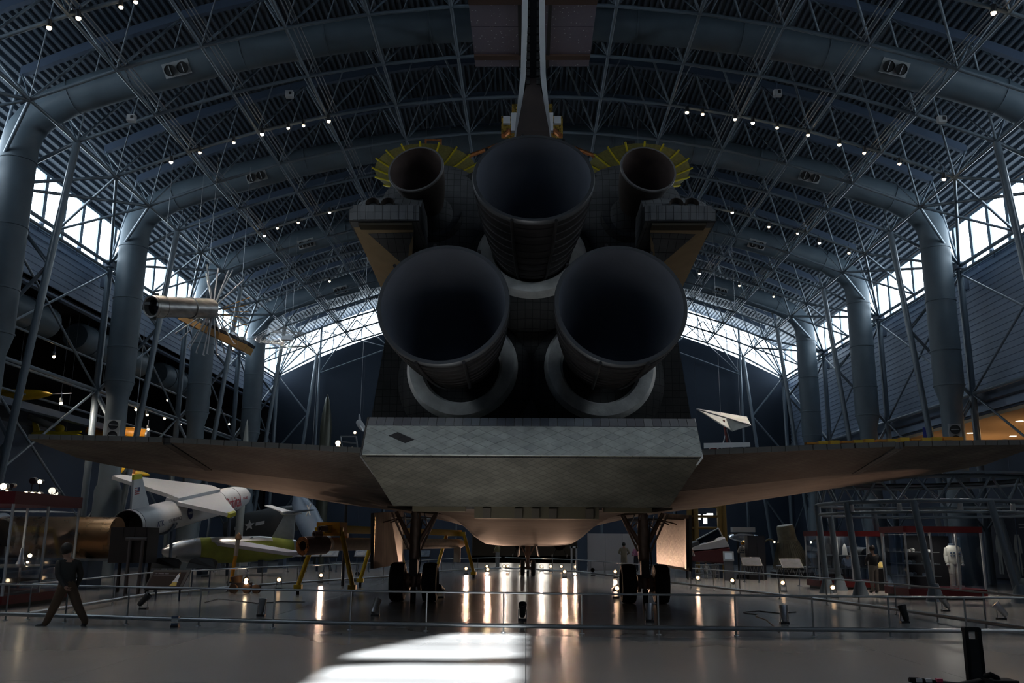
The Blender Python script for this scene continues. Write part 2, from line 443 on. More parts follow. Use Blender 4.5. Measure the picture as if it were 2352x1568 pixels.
# gable bracing: pipes in front of the far glazing
gb = struct(empty('gable_bracing', (XC, YF - 0.9, 0)))
for k in range(-3, 4):
    x = k * 5.9
    bar('wind_post', (XC + x, YF - 0.7, 0), (XC + x, YF - 0.7, zroof(x) - 0.5), 0.10, gb)
    if k < 3:
        x2 = x + 5.9; xm = x + 2.95
        bar('brace', (XC + x, YF - 0.7, zsill(x) - 1.6), (XC + xm, YF - 0.7, zroof(xm) - 1.0), 0.05, gb, n=6)
        bar('brace', (XC + x2, YF - 0.7, zsill(x2) - 1.6), (XC + xm, YF - 0.7, zroof(xm) - 1.0), 0.05, gb, n=6)
        bar('brace', (XC + x, YF - 0.7, zroof(x) - 0.8), (XC + x2, YF - 0.7, zsill(x2) - 1.6), 0.04, gb, n=6)
        bar('brace', (XC + x, YF - 0.7, zsill(x) - 1.6), (XC + x2, YF - 0.7, zsill(x2) - 1.6), 0.06, gb, n=6)
        bar('brace', (XC + x, YF - 0.7, 8.0), (XC + x2, YF - 0.7, 8.0), 0.06, gb, n=6)

# right wall: siding above, plain wall below, with the upper gallery opening
def siding_mesh(h, n, s):
    prof = []; w = h / n
    for k in range(n):
        for fz, dx in ((0, 0), (0.55, 0), (0.62, 0.035), (0.93, 0.035)): prof.append((dx, k * w + fz * w))
    prof.append((0, h)); m = len(prof)
    b = MB(); b.add([(-s * dx, 0, z) for dx, z in prof] + [(-s * dx, BAY - 0.03, z) for dx, z in prof], [(i, i + 1, m + i + 1, m + i) for i in range(m - 1)])
    return b.mesh('siding_panel', SIDING)
wr = struct(empty('wall_right', (XC + WX, 0, 0)))
sm = siding_mesh(6.3, 21, 1)
for k in range(9): inst(sm, 'siding_panel', wr, (0, Y0 + BAY * k, 8.8))
MB().box((0.3, (YF + Y0) / 2, 12), (0.3, YF - Y0, 6.4)).build('backing', SIDING, wr)
MB().box((-0.25, (YF + Y0) / 2, 8.55), (0.5, YF - Y0, 0.42)).build('girder', BEAM, wr)
MB().box((-0.12, (YF + Y0) / 2, 8.25), (0.1, YF - Y0, 0.6)).build('fascia', SIDING, wr)
MB().box((0.1, (YF + 54) / 2, 3.9), (0.3, YF - 54, 8.6)).build('lower_wall', NAVY, wr)
MB().box((0.1, (54 + Y0) / 2, 2.95), (0.3, 54 - Y0, 5.9)).build('lower_wall', NAVY, wr)
MB().box((0.1, (54 + Y0) / 2, 8.33), (0.3, 54 - Y0, 0.94)).build('header', NAVY, wr)
# gallery behind the opening
MB().box((4.0, (54 + Y0) / 2, 5.85), (8.0, 54 - Y0, 0.2)).build('gallery_floor', BEIGE, wr)
MB().box((4.0, (54 + Y0) / 2, 7.75), (8.0, 54 - Y0, 0.15)).build('gallery_ceiling', BEIGE, wr)
MB().box((8.0, (54 + Y0) / 2, 6.3), (0.2, 54 - Y0, 3.0)).build('gallery_back', BEIGE, wr)
MB().box((4.0, 54, 6.3), (8.0, 0.2, 3.0)).build('gallery_end', BEIGE, wr)
for y in (28.0, 40.4, 51.6): MB().box((1.0, y, 6.8), (0.6, 0.6, 1.9)).build('gallery_pier', BLACKW, wr)
lm = MB().lathe([(0.0, 0), (0.16, 0), (0.19, 0.02)], (0, 0, 0), (0, 0, 1), 12).mesh('downlight', DIMWARM)
for y in range(24, 54, 5):
    for x in (2.2, 5.2): inst(lm, 'downlight', wr, (x, y + (1.3 if x > 3 else 0), 7.66))
for y in (28, 36, 44, 51):
    l = bpy.data.lights.new('gallery_light', 'AREA'); l.energy = 130; l.size = 2.5; l.color = (1, 0.72, 0.42)
    o = bpy.data.objects.new('gallery_light', l); COL.objects.link(o); o.location = (XC + WX + 4, y, 7.5)

# left wall: siding above a deep dark upper bay
wl = struct(empty('wall_left', (XC - WX, 0, 0)))
sm2 = siding_mesh(2.4, 8, -1)
for k in range(9): inst(sm2, 'siding_panel', wl, (0, Y0 + BAY * k, 12.7))
MB().box((-0.3, (YF + Y0) / 2, 13.9), (0.3, YF - Y0, 2.6)).build('backing', SIDING, wl)
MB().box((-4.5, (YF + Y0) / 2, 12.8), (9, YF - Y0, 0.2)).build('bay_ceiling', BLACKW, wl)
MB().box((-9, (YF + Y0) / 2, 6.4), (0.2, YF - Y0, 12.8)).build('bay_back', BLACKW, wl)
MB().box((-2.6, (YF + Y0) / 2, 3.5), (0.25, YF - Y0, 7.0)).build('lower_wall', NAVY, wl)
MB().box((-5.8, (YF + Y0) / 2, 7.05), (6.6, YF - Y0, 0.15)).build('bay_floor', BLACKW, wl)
MB().box((-0.15, (YF + Y0) / 2, 7.3), (0.4, YF - Y0, 0.3)).build('girder', BEAM, wl)
# rails of lighting pipe along the dark bay
for z, x in ((10.4, 0.1), (9.0, -0.5), (8.1, -1.2)): bar('lighting_pipe', (XC - WX + x, Y0, z), (XC - WX + x, YF, z), 0.06, wl)

# unseen wall behind the viewer; its window is invented to shape the sun patch
wb = struct(empty('wall_back', (XC, Y0, 0)))
def sunz(d): return (d - Y0) * math.tan(SUN_EL)
zs0, zs1 = sunz(10.5), sunz(18.9)
def bwall(x0, x1, z0, z1): MB().box(((x0 + x1) / 2, Y0 - 0.1, (z0 + z1) / 2), (x1 - x0, 0.2, z1 - z0)).build('wall_panel', NAVY, wb, world=True)
bwall(-22.5, -2.75, 0, 24); bwall(-0.12, 22.5, 0, 24); bwall(-2.75, -0.12, 0, zs0); bwall(-2.75, -0.12, zs1, 24)
MB().prism([(-2.75, Y0, sunz(15.2)), (-2.6, Y0, sunz(15.7)), (-2.1, Y0, sunz(17.0)), (-1.2, Y0, sunz(18.9)), (-2.75, Y0, sunz(18.9))], (0, -0.2, 0)).build('wall_panel', NAVY, wb, world=True)  # slanted piece put in to trim the left edge of the sun patch
w4 = struct(empty('window_4', (-1.6, Y0, zs0)))
MB().box((-1.64, Y0 - 0.1, (zs0 + zs1) / 2), (3.52, 0.02, zs1 - zs0)).build('pane', GLASS, w4, world=True)
for d, h in ((17.35, 0.10), (16.6, 0.16), (15.9, 0.08), (14.3, 0.5), (12.4, 0.1)):  # bars added to throw shadow bands across the sun patch
    MB().box((-1.64, Y0 - 0.1, sunz(d)), (3.52, 0.1, h)).build('glazing_bar', MULL, w4, world=True)
bar('brace', (-3.1, Y0 - .1, sunz(13.7)), (-0.12, Y0 - .1, sunz(14.8)), 0.14, w4)  # added as well, for a slanting shadow on the floor

# end walls of the dark upper bay, and the next hall seen through the doorway
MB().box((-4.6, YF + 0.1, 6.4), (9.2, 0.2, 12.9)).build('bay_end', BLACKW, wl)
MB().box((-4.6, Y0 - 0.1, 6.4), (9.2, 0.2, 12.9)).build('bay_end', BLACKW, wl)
wn = struct(empty('wall_next_hall', (XC, YF + 20, 0)))
NEXTW = mat('next_hall_wall', (0.05, 0.045, 0.04), 0.7)
MB().box((XC - 12, YF + 17, 4), (0.2, 34, 8)).build('wall_panel', NEXTW, wn, world=True)
MB().box((XC + 12, YF + 17, 4), (0.2, 34, 8)).build('wall_panel', NEXTW, wn, world=True)
MB().box((XC, YF + 34, 4), (24, 0.2, 8)).build('wall_panel', NEXTW, wn, world=True)
MB().box((XC, YF + 17, 8.1), (24.4, 34.4, 0.2)).build('wall_panel', NEXTW, wn, world=True)
MB().box((XC, YF + 20, -0.05), (24, 40, 0.1)).build('floor_panel', FLOOR, wn, world=True)
pw = MB().box((0, 0, 0), (1.2, 0.05, 1.6)).mesh('pane', emit_mat('next_hall_window', (1.0, 0.95, 0.85), 9.0))
for k in range(3): inst(pw, 'pane', wn, (-2.6 + k * 2.2, 13.8, 3.6))
l = bpy.data.lights.new('next_hall_light', 'AREA'); l.energy = 900; l.size = 9; l.color = (1, 0.92, 0.8)
o = bpy.data.objects.new('next_hall_light', l); COL.objects.link(o); o.location = (XC, YF + 12, 7.8)
# ================================================================== THE SPACE SHUTTLE
SX = 0.09
sh = thing('space_shuttle', 'huge dark-tiled space shuttle seen from behind, standing on its landing gear', 'spacecraft', (SX, 27.5, 0))
TILE_D = tile_mat('black_tiles', (0.050, 0.048, 0.047), (0.015, 0.015, 0.015), 0.16, plane='XZ')
POD_T = tile_mat('pod_dark_tiles', (0.105, 0.103, 0.105), (0.035, 0.035, 0.035), 0.15, diamond=False, plane='XZ')
TILE_B = tile_mat('belly_tiles', (0.125, 0.108, 0.095), (0.045, 0.04, 0.036), 0.155)
TILE_F = tile_mat('flap_tiles', (0.10, 0.092, 0.072), (0.05, 0.045, 0.04), 0.155)
TILE_E = tile_mat('edge_tiles', (0.16, 0.15, 0.145), (0.05, 0.05, 0.05), 0.17, diamond=False)
GREYT = tile_mat('pod_tiles', (0.20, 0.20, 0.205), (0.07, 0.07, 0.07), 0.17, diamond=False, plane='XZ')
NOZ_IN = mat('nozzle_inside', (0.16, 0.17, 0.205), 0.55, 0.2, var=0.15, vscale=1.2)
NOZ_OUT = mat('nozzle_outside', (0.045, 0.040, 0.040), 0.45, 0.6, var=0.3, vscale=4)
NOZ_RIM = mat('nozzle_rim', (0.12, 0.12, 0.125), 0.4, 0.5)
RINGM = mat('blanket_ring', (0.56, 0.55, 0.52), 0.85, var=0.22, vscale=3, bump=0.5, bscale=12)
TAN = mat('warm_lit_blanket', (0.52, 0.38, 0.22), 0.85, var=0.08)  # tan tone holds the warm light falling on the blanket
FINW = mat('fin_white', (0.72, 0.73, 0.73), 0.7, var=0.05)
GEARP = mat('gear_paint', (0.30, 0.20, 0.15), 0.45, 0.3, var=0.2, vscale=6)
OMSM = mat('small_nozzle', (0.085, 0.065, 0.055), 0.5, 0.4, var=0.3, vscale=4)
OMSI = mat('small_nozzle_inside', (0.12, 0.085, 0.075), 0.6, 0.1, var=0.3, vscale=3)

def interp(tab, y):
    if y <= tab[0][0]: return tab[0][1]
    for (a, va), (b, vb) in zip(tab[:-1], tab[1:]):
        if y <= b: return va + (vb - va) * (y - a) / (b - a)
    return tab[-1][1]
ZB = [(18.3, 2.46), (25, 2.30), (30, 2.22), (35, 2.0), (42, 1.62), (46, 1.5), (48.5, 1.62), (50.5, 2.1), (52, 2.9), (52.8, 3.3)]
HWT = [(19.3, 3.30), (21, 3.0), (24, 2.72), (44, 2.66), (47, 2.4), (49.5, 1.9), (51.5, 1.1), (52.8, 0.25)]
ZT = [(19.3, 9.4), (22, 8.9), (26, 8.3), (44, 8.2), (47, 7.5), (49.5, 5.4), (51.5, 4.2), (52.8, 3.7)]
def fus_sec(y):
    b, w, t = interp(ZB, y), interp(HWT, y), interp(ZT, y); h = t - b; p = []
    half = [(0, 0), (0.45, 0.0), (0.78, 0.012), (0.93, 0.05), (1.0, 0.13), (1.0, 0.3), (0.98, 0.48), (0.93, 0.64), (0.80, 0.79), (0.60, 0.91), (0.33, 0.98), (0, 1.0)]
    for fx_, fz in half: p.append(Vector((SX + fx_ * w, y, b + fz * h)))
    for fx_, fz in half[-2:0:-1]: p.append(Vector((SX - fx_ * w, y, b + fz * h)))
    return p
MB().loft([fus_sec(y) for y in (19.3, 20, 21, 22.5, 24, 27, 30, 33, 36, 39, 42, 44, 45.5, 47, 48.3, 49.5, 50.5, 51.5, 52.2, 52.8)]).build('fuselage', TILE_B, sh, smooth=40, world=True)
# aft base plate with the dark tiled face
half = [(0, 3.9), (3.45, 3.95), (3.42, 4.35), (3.2, 6.0), (3.05, 7.6), (2.4, 9.3), (0.7, 10.4), (0, 10.5)]
pl = [(SX + x, 19.0, z) for x, z in half] + [(SX - x, 19.0, z) for x, z in half[-2:0:-1]]
MB().prism(pl, (0, 0.5, 0)).build('base_heat_shield', TILE_D, sh, world=True)
# two courses of separate tiles along each side edge of the base
tm_ = MB().box((0, 0, 0), (0.19, 0.03, 0.19)).mesh('tile', TILE_D)
inv_sh = wmat(sh).inverted()

# ---------------------------------------------------------------- body flap
bf = empty('body_flap', parent=sh); bf.location = inv_sh @ Vector((SX, 17.2, 3.2))
def flap_sec(x, k): return [Vector((SX + x, 15.92, 3.26)), Vector((SX + x, 16.32, 3.83)), Vector((SX + x, 16.5, 4.0)), Vector((SX + x * k, 18.9, 4.25)), Vector((SX + x * k, 18.5, 2.50)), Vector((SX + x * k, 18.3, 2.46))]
def flapx(x): return flap_sec(x, 0.92)
MB().loft([flapx(-3.03), flapx(-1.0), flapx(1.0), flapx(3.03)]).build('flap_body', TILE_F, bf, world=True)
def clip(poly, fn):
    out = []
    for i in range(len(poly)):
        a, b = poly[i], poly[(i + 1) % len(poly)]; fa, fb = fn(a), fn(b)
        if fa >= 0: out.append(a)
        if (fa >= 0) != (fb >= 0):
            t = fa / (fa - fb); out.append((a[0] + (b[0] - a[0]) * t, a[1] + (b[1] - a[1]) * t))
    return out
fl_o, fl_u, fl_v = Vector((SX, 15.92, 3.26)), Vector((1, 0, 0)), Vector((0, 0.40, 0.57)).normalized()
fl_n = fl_u.cross(fl_v) * 1.0
if fl_n.y > 0: fl_n = -fl_n
FT = [mat('flap_tile_%s' % n, c, 0.8, var=0.18, vscale=5) for n, c in (('pale', (0.54, 0.545, 0.50)), ('light', (0.52, 0.525, 0.48)), ('grey', (0.50, 0.505, 0.46)), ('dull', (0.44, 0.44, 0.41)))]
FTD = mat('flap_tile_dark', (0.045, 0.04, 0.04), 0.8)
S_ = 0.23; rg = random.Random(3)
for i in range(-40, 41):
    for j in range(-40, 41):
        cu, cv = (i + j) * S_ / 2 * 1.4142, ((i - j) * S_ / 2 * 1.4142) * 0.55 + 0.36
        if abs(cu) > 3.2 or cv < -0.2 or cv > 0.95: continue
        h_ = S_ * 0.7071 - 0.006
        q = [(cu + h_, cv), (cu, cv + h_ * 0.55), (cu - h_, cv), (cu, cv - h_ * 0.55)]
        for fn in (lambda p: p[0] + 3.02, lambda p: 3.02 - p[0], lambda p: p[1] - 0.004, lambda p: 0.692 - p[1]): q = clip(q, fn) if q else q
        if len(q) < 3: continue
        dark = (-2.46 < cu < -2.15 and 0.33 < cv < 0.47)
        m_ = FTD if dark else rg.choice(FT + FT[:2])
        MB().prism([fl_o + fl_u * a + fl_v * b for a, b in q], fl_n * (0.014 + rg.random() * 0.006)).build('tile', m_, bf, world=True)
ev = Vector((0, 0.18, 0.17)).normalized()
for i in range(38):
    a = -3.02 + 6.04 * i / 38
    m_ = mat('edge_tile_pale', (0.21, 0.22, 0.235), 0.7, var=0.15) if rg.random() < 0.3 else mat('edge_tile_blue', (0.17, 0.18, 0.20), 0.7, var=0.15) if rg.random() < 0.7 else mat('edge_tile_dark', (0.12, 0.125, 0.145), 0.7)
    o_ = Vector((SX + a + 0.005, 16.32, 3.835))
    MB().prism([o_, o_ + Vector((0.15, 0, 0)), o_ + Vector((0.15, 0, 0)) + ev * 0.24, o_ + ev * 0.24], (0, -0.014, 0.014)).build('edge_tile', m_, bf, world=True)
MB().box((SX, 15.98, 3.245), (5.9, 0.06, 0.03)).build('trailing_seal', TILE_D, bf, world=True)
for sx in (-1, 1): MB().plate([(SX + sx * 3.035, 15.9, 3.24), (SX + sx * 3.035, 16.5, 4.02), (SX + sx * 2.8, 18.8, 4.25), (SX + sx * 2.8, 18.3, 2.6)], 0.03).build('flap_end_rib', FINW if sx > 0 else TILE_E, bf, world=True)
# hinge line gear under the belly
hf = MB().box((SX + 0.12, 18.85, 2.36), (2.55, 0.5, 0.26)); hf.build('hinge_fairing', mat('hinge_olive', (0.075, 0.058, 0.03), 0.6), sh, world=True)
MB().box((SX + 0.1, 18.56, 2.5), (5.3, 0.2, 0.05)).build('hinge_gap', BLACK, sh, world=True)
for x in (-1.0, -0.35, 0.0, 0.35, 1.1): MB().box((SX + x + 0.1, 18.6, 2.33), (0.16, 0.14, 0.2)).build('hinge_bracket', mat('bracket_dark', (0.06, 0.045, 0.03), 0.6), sh, world=True)
MB().box((SX + 2.0, 18.9, 2.42), (1.0, 0.3, 0.1)).build('umbilical_plate', mat('hinge_olive', (0, 0, 0)), sh, world=True)
MB().box((SX - 1.9, 18.9, 2.42), (1.1, 0.3, 0.1)).build('umbilical_plate', mat('hinge_olive', (0, 0, 0)), sh, world=True)

# ---------------------------------------------------------------- main engines
def engine(ex, base, r, bands=8):
    ex, base = Vector(ex), Vector(base); ax = (base - ex).normalized()
    n = empty('engine_nozzle', parent=sh); n.location = inv_sh @ ex
    L = 3.1
    outp = [(1.0, 0), (0.985, 0.2), (0.955, 0.5), (0.90, 0.95), (0.82, 1.45), (0.72, 1.95), (0.60, 2.4), (0.46, 2.8), (0.34, 3.1)]
    inp = [(0.955, 0.0), (0.94, 0.2), (0.91, 0.5), (0.855, 0.95), (0.775, 1.45), (0.675, 1.95), (0.55, 2.4), (0.40, 2.75), (0.20, 3.0), (0.0, 3.02)]
    MB().lathe([(a * r, h) for a, h in outp], ex, ax, 64).build('bell', NOZ_OUT, n, smooth=50, world=True)
    MB().lathe([(a * r, h + 0.0) for a, h in inp], ex, ax, 64).build('bell_lining', NOZ_IN, n, smooth=50, world=True)
    MB().lathe([(0.95 * r, -0.01), (1.005 * r, -0.012), (1.02 * r, 0.03), (1.015 * r, 0.09), (0.99 * r, 0.10)], ex, ax, 64).build('rim', NOZ_RIM, n, smooth=40, world=True)
    for k in range(bands):
        h = 0.28 + k * 0.26; rr = None
        for (a, ha), (b, hb) in zip(outp[:-1], outp[1:]):
            if ha <= h <= hb: rr = (a + (b - a) * (h - ha) / (hb - ha)) * r
        MB().lathe([(rr - 0.01, h - 0.05), (rr + 0.028, h - 0.035), (rr + 0.028, h + 0.035), (rr - 0.01, h + 0.05)], ex, ax, 56).build('hat_band', NOZ_OUT, n, smooth=40, world=True)
    a_, b_, _ = basis(ax)
    for t in (R(60), R(100), R(140), R(250), R(290)):
        u = a_ * math.cos(t) + b_ * math.sin(t)
        MB().path([ex + ax * h + u * (q * r + 0.045) for q, h in outp[:-1]], 0.032, 8).build('coolant_line', NOZ_OUT, n, smooth=50, world=True)
    # blanket ring and dark dome where the bell meets the base
    c = base - ax * (0.5 if ex.z > 8 else 0.15)
    MB().lathe([(0.80, -0.02), (0.86, -0.12), (1.0, -0.16), (1.12, -0.13), (1.19, -0.02), (1.19, 0.3), (0.80, 0.3)], c, ax, 64).build('blanket_ring', RINGM, n, smooth=40, world=True)
    MB().lathe([(0.82, 0.0), (0.74, 0.06), (0.55, 0.2), (0.0, 0.25)], c, ax, 48).build('dome_shield', TILE_D, n, smooth=40, world=True)
    MB().lathe([(1.16, 0.02), (1.34, 0.1), (1.52, 0.42), (1.55, 0.7)], c, ax, 64).build('dome_skirt', TILE_D, n, smooth=40, world=True)
    return n
engine((SX - 1.62, 15.7, 6.0), (SX - 1.46, 18.85, 5.36), 1.20)
engine((SX + 1.62, 15.7, 6.0), (SX + 1.46, 18.85, 5.36), 1.20)
engine((SX + 0.03, 16.4, 8.76), (SX, 19.0, 7.66), 1.185)

# ---------------------------------------------------------------- orbital pods
for sx in (-1, 1):
    pod = empty('engine_pod', parent=sh); pod.location = inv_sh @ Vector((SX + sx * 2.2, 20, 9))
    secs = []
    for y, rx, rz, cz in ((18.85, 0.5, 0.5, 8.9), (18.9, 1.0, 1.0, 8.95), (19.1, 1.32, 1.22, 8.98), (20, 1.5, 1.38, 8.95), (22, 1.5, 1.35, 8.7), (25, 1.1, 1.0, 8.2), (27.5, 0.4, 0.4, 7.9)):
        secs.append([Vector((SX + sx * 2.15 + rx * math.cos(t), y, cz + rz * math.sin(t))) for t in [2 * PI * k / 28 for k in range(28)]])
    MB().loft(secs).build('pod_shell', POD_T, pod, smooth=40, world=True)
    # boot and nozzle
    ex = Vector((SX + sx * 2.44, 17.5, 9.40)); bs = Vector((SX + sx * 2.18, 19.05, 8.92)); ax = (bs - ex).normalized()
    nz = empty('small_nozzle', parent=pod); nz.location = wmat(pod).inverted() @ ex
    op = [(0.59, 0), (0.575, 0.12), (0.53, 0.4), (0.45, 0.75), (0.35, 1.1), (0.25, 1.35), (0.2, 1.5)]
    MB().lathe(op, ex, ax, 48).build('bell', OMSM, pod, smooth=50, world=True)
    MB().lathe([(q - 0.025, h) for q, h in op[:-1]] + [(0.0, 1.46)], ex, ax, 48).build('bell_lining', OMSI, pod, smooth=50, world=True)
    MB().lathe([(0.56, -0.01), (0.60, -0.01), (0.605, 0.03), (0.58, 0.04)], ex, ax, 48).build('rim', mat('small_rim', (0.26, 0.24, 0.23), 0.4, 0.5), pod, smooth=40, world=True)
    bpy.data.objects.remove(nz)
    MB().lathe([(0.0, -0.38), (0.28, -0.36), (0.42, -0.2), (0.50, 0.0), (0.62, 0.2)], bs, ax, 32).build('nozzle_boot', POD_T, pod, smooth=50, world=True)
    MB().lathe([(0.64, -0.1), (0.70, -0.02), (0.70, 0.12), (0.6, 0.2)], bs, ax, 32).build('boot_ring', TILE_D, pod, smooth=50, world=True)
    # thruster housing at the outer corner
    def hx(x, drop):
        return [Vector((SX + sx * x, y, z)) for y, z in ((17.75, 8.86 - drop), (17.38, 8.50 - drop * 0.4), (17.18, 8.47 - drop * 0.4), (17.22, 8.15), (17.55, 8.12), (20.2, 8.1), (20.2, 8.9 - drop))]
    MB().loft([hx(2.30, 0), hx(2.55, 0), hx(3.42, 0), hx(3.62, 0.10), hx(3.74, 0.27)]).build('thruster_housing', GREYT, pod, smooth=20, world=True)
    for x in (2.98, 3.30):
        c = Vector((SX + sx * x, 17.46, 8.56)); d_ = Vector((0, 0.85, -0.25)).normalized()
        t_ = MB().lathe([(0.085, 0.25), (0.105, 0.0), (0.135, -0.10), (0.145, -0.10), (0.15, 0.1), (0.15, 0.3)], c, d_, 24).build('thruster', OMSM, pod, smooth=40, world=True)
        MB().lathe([(0.0, 0.06), (0.1, 0.05)], c, d_, 20).build('thruster_throat', BLACK, pod, world=True)
    # row of separate tiles on the bevel plate
    for k in range(8):
        a = 2.42 + k * 0.155
        MB().prism([Vector((SX + sx * q, y, z)) for q, y, z in ((a, 17.17, 8.46), (a + 0.147, 17.17, 8.46), (a + 0.147, 17.205, 8.17), (a, 17.205, 8.17))], (0, -0.012, 0)).build('tile', GREYT, pod, world=True)
    MB().box((SX + sx * 3.0, 17.42, 8.10), (1.1, 0.3, 0.05)).build('seal_strip', mat('seal_dark', (0.07, 0.055, 0.035), 0.8), pod, world=True)
    # lower wedge down to the fuselage side: blanket, warm light painted in as tan, with a grey tiled corner
    A, B, C_, D = [Vector((SX + sx * q[0], q[1], q[2])) for q in ((3.70, 17.55, 8.12), (2.45, 17.55, 8.12), (2.62, 18.7, 7.62), (3.55, 20.6, 7.58))]
    MB().prism([A, B, C_, D], (0, 0, 0.3)).build('wedge_panel', TAN, pod, world=True)
    MB().plate([Vector((SX + sx * q[0], q[1], q[2])) for q in ((3.42, 17.72, 8.04), (2.46, 17.66, 8.04), (2.6, 18.05, 7.88), (2.72, 18.72, 7.60))], 0.02 * (1 if sx < 0 else -1)).build('wedge_tiles', GREYT, pod, world=True)
    MB().lathe([(0.0, 0.03), (0.12, 0.02), (0.15, -0.02)], (SX + sx * 2.95, 19.0, 7.6), (0, -0.2, 1), 20).build('vent_port', BLACK, pod, world=True)
    MB().prism([(SX + sx * 2.62, 18.7, 7.62), (SX + sx * 3.55, 20.6, 7.58), (SX + sx * 3.0, 20.6, 5.6), (SX + sx * 2.6, 19.3, 5.6)], (-sx * 0.4, 0.3, 0)).build('side_wall', FINW, pod, world=True)

# ---------------------------------------------------------------- fin with split rudder
fin = empty('tail_fin', parent=sh); fin.location = inv_sh @ Vector((SX, 20, 10.5))
FX = SX + 0.03
def teY(z): return 19.05 - (z - 11.0) * 0.42
MB().prism([(FX - 0.16, 21.0, 9.6), (FX - 0.16, 28.0, 9.0), (FX - 0.12, 20.6, 17.2), (FX - 0.12, teY(17.2) + 1.4, 17.2)], (0.3, 0, 0)).build('fin_body', FINW, fin, world=True)
for sx in (-1, 1):
    secs = []
    for z, o_, t_ in ((10.7, 0.45, 0.05), (11.3, 0.385, 0.10), (12.2, 0.285, 0.12), (13.2, 0.262, 0.13), (15.0, 0.245, 0.13), (17.2, 0.22, 0.12)):
        y = teY(z)
        secs.append([Vector((FX + sx * o_, y, z)), Vector((FX + sx * (o_ - t_), y, z)), Vector((FX + sx * (min(o_, 0.2) - t_ * 0.6), y + 1.5, z)), Vector((FX + sx * min(o_, 0.26), y + 1.5, z))])
    MB().loft(secs).build('rudder_panel', FINW, fin, world=True)
    # row of dark tiles along the inside of each half
    for k in range(30):
        z = 11.9 + k * 0.17
        MB().box((FX + sx * 0.118, teY(z) + 0.08, z), (0.085, 0.04, 0.155)).build('tile', TILE_D, fin, world=True)
MB().prism([(FX - 0.15, teY(11.0) + 0.35, 10.6), (FX + 0.15, teY(11.0) + 0.35, 10.6), (FX + 0.15, teY(17.2) + 0.35, 17.2), (FX - 0.15, teY(17.2) + 0.35, 17.2)], (0, 0.9, 0)).build('rudder_core', BLACK, fin, world=True)
CH = mat('chute_brown', (0.055, 0.038, 0.034), 0.8, var=0.2)
MB().loft([[Vector((FX - w, y, z)), Vector((FX + w, y, z)), Vector((FX + w, y + 1.2, z)), Vector((FX - w, y + 1.2, z))] for z, w, y in ((10.3, 0.44, 18.95), (10.9, 0.37, 18.8), (11.6, 0.24, 18.72), (12.15, 0.12, 18.7))]).build('chute_housing', CH, fin, world=True)

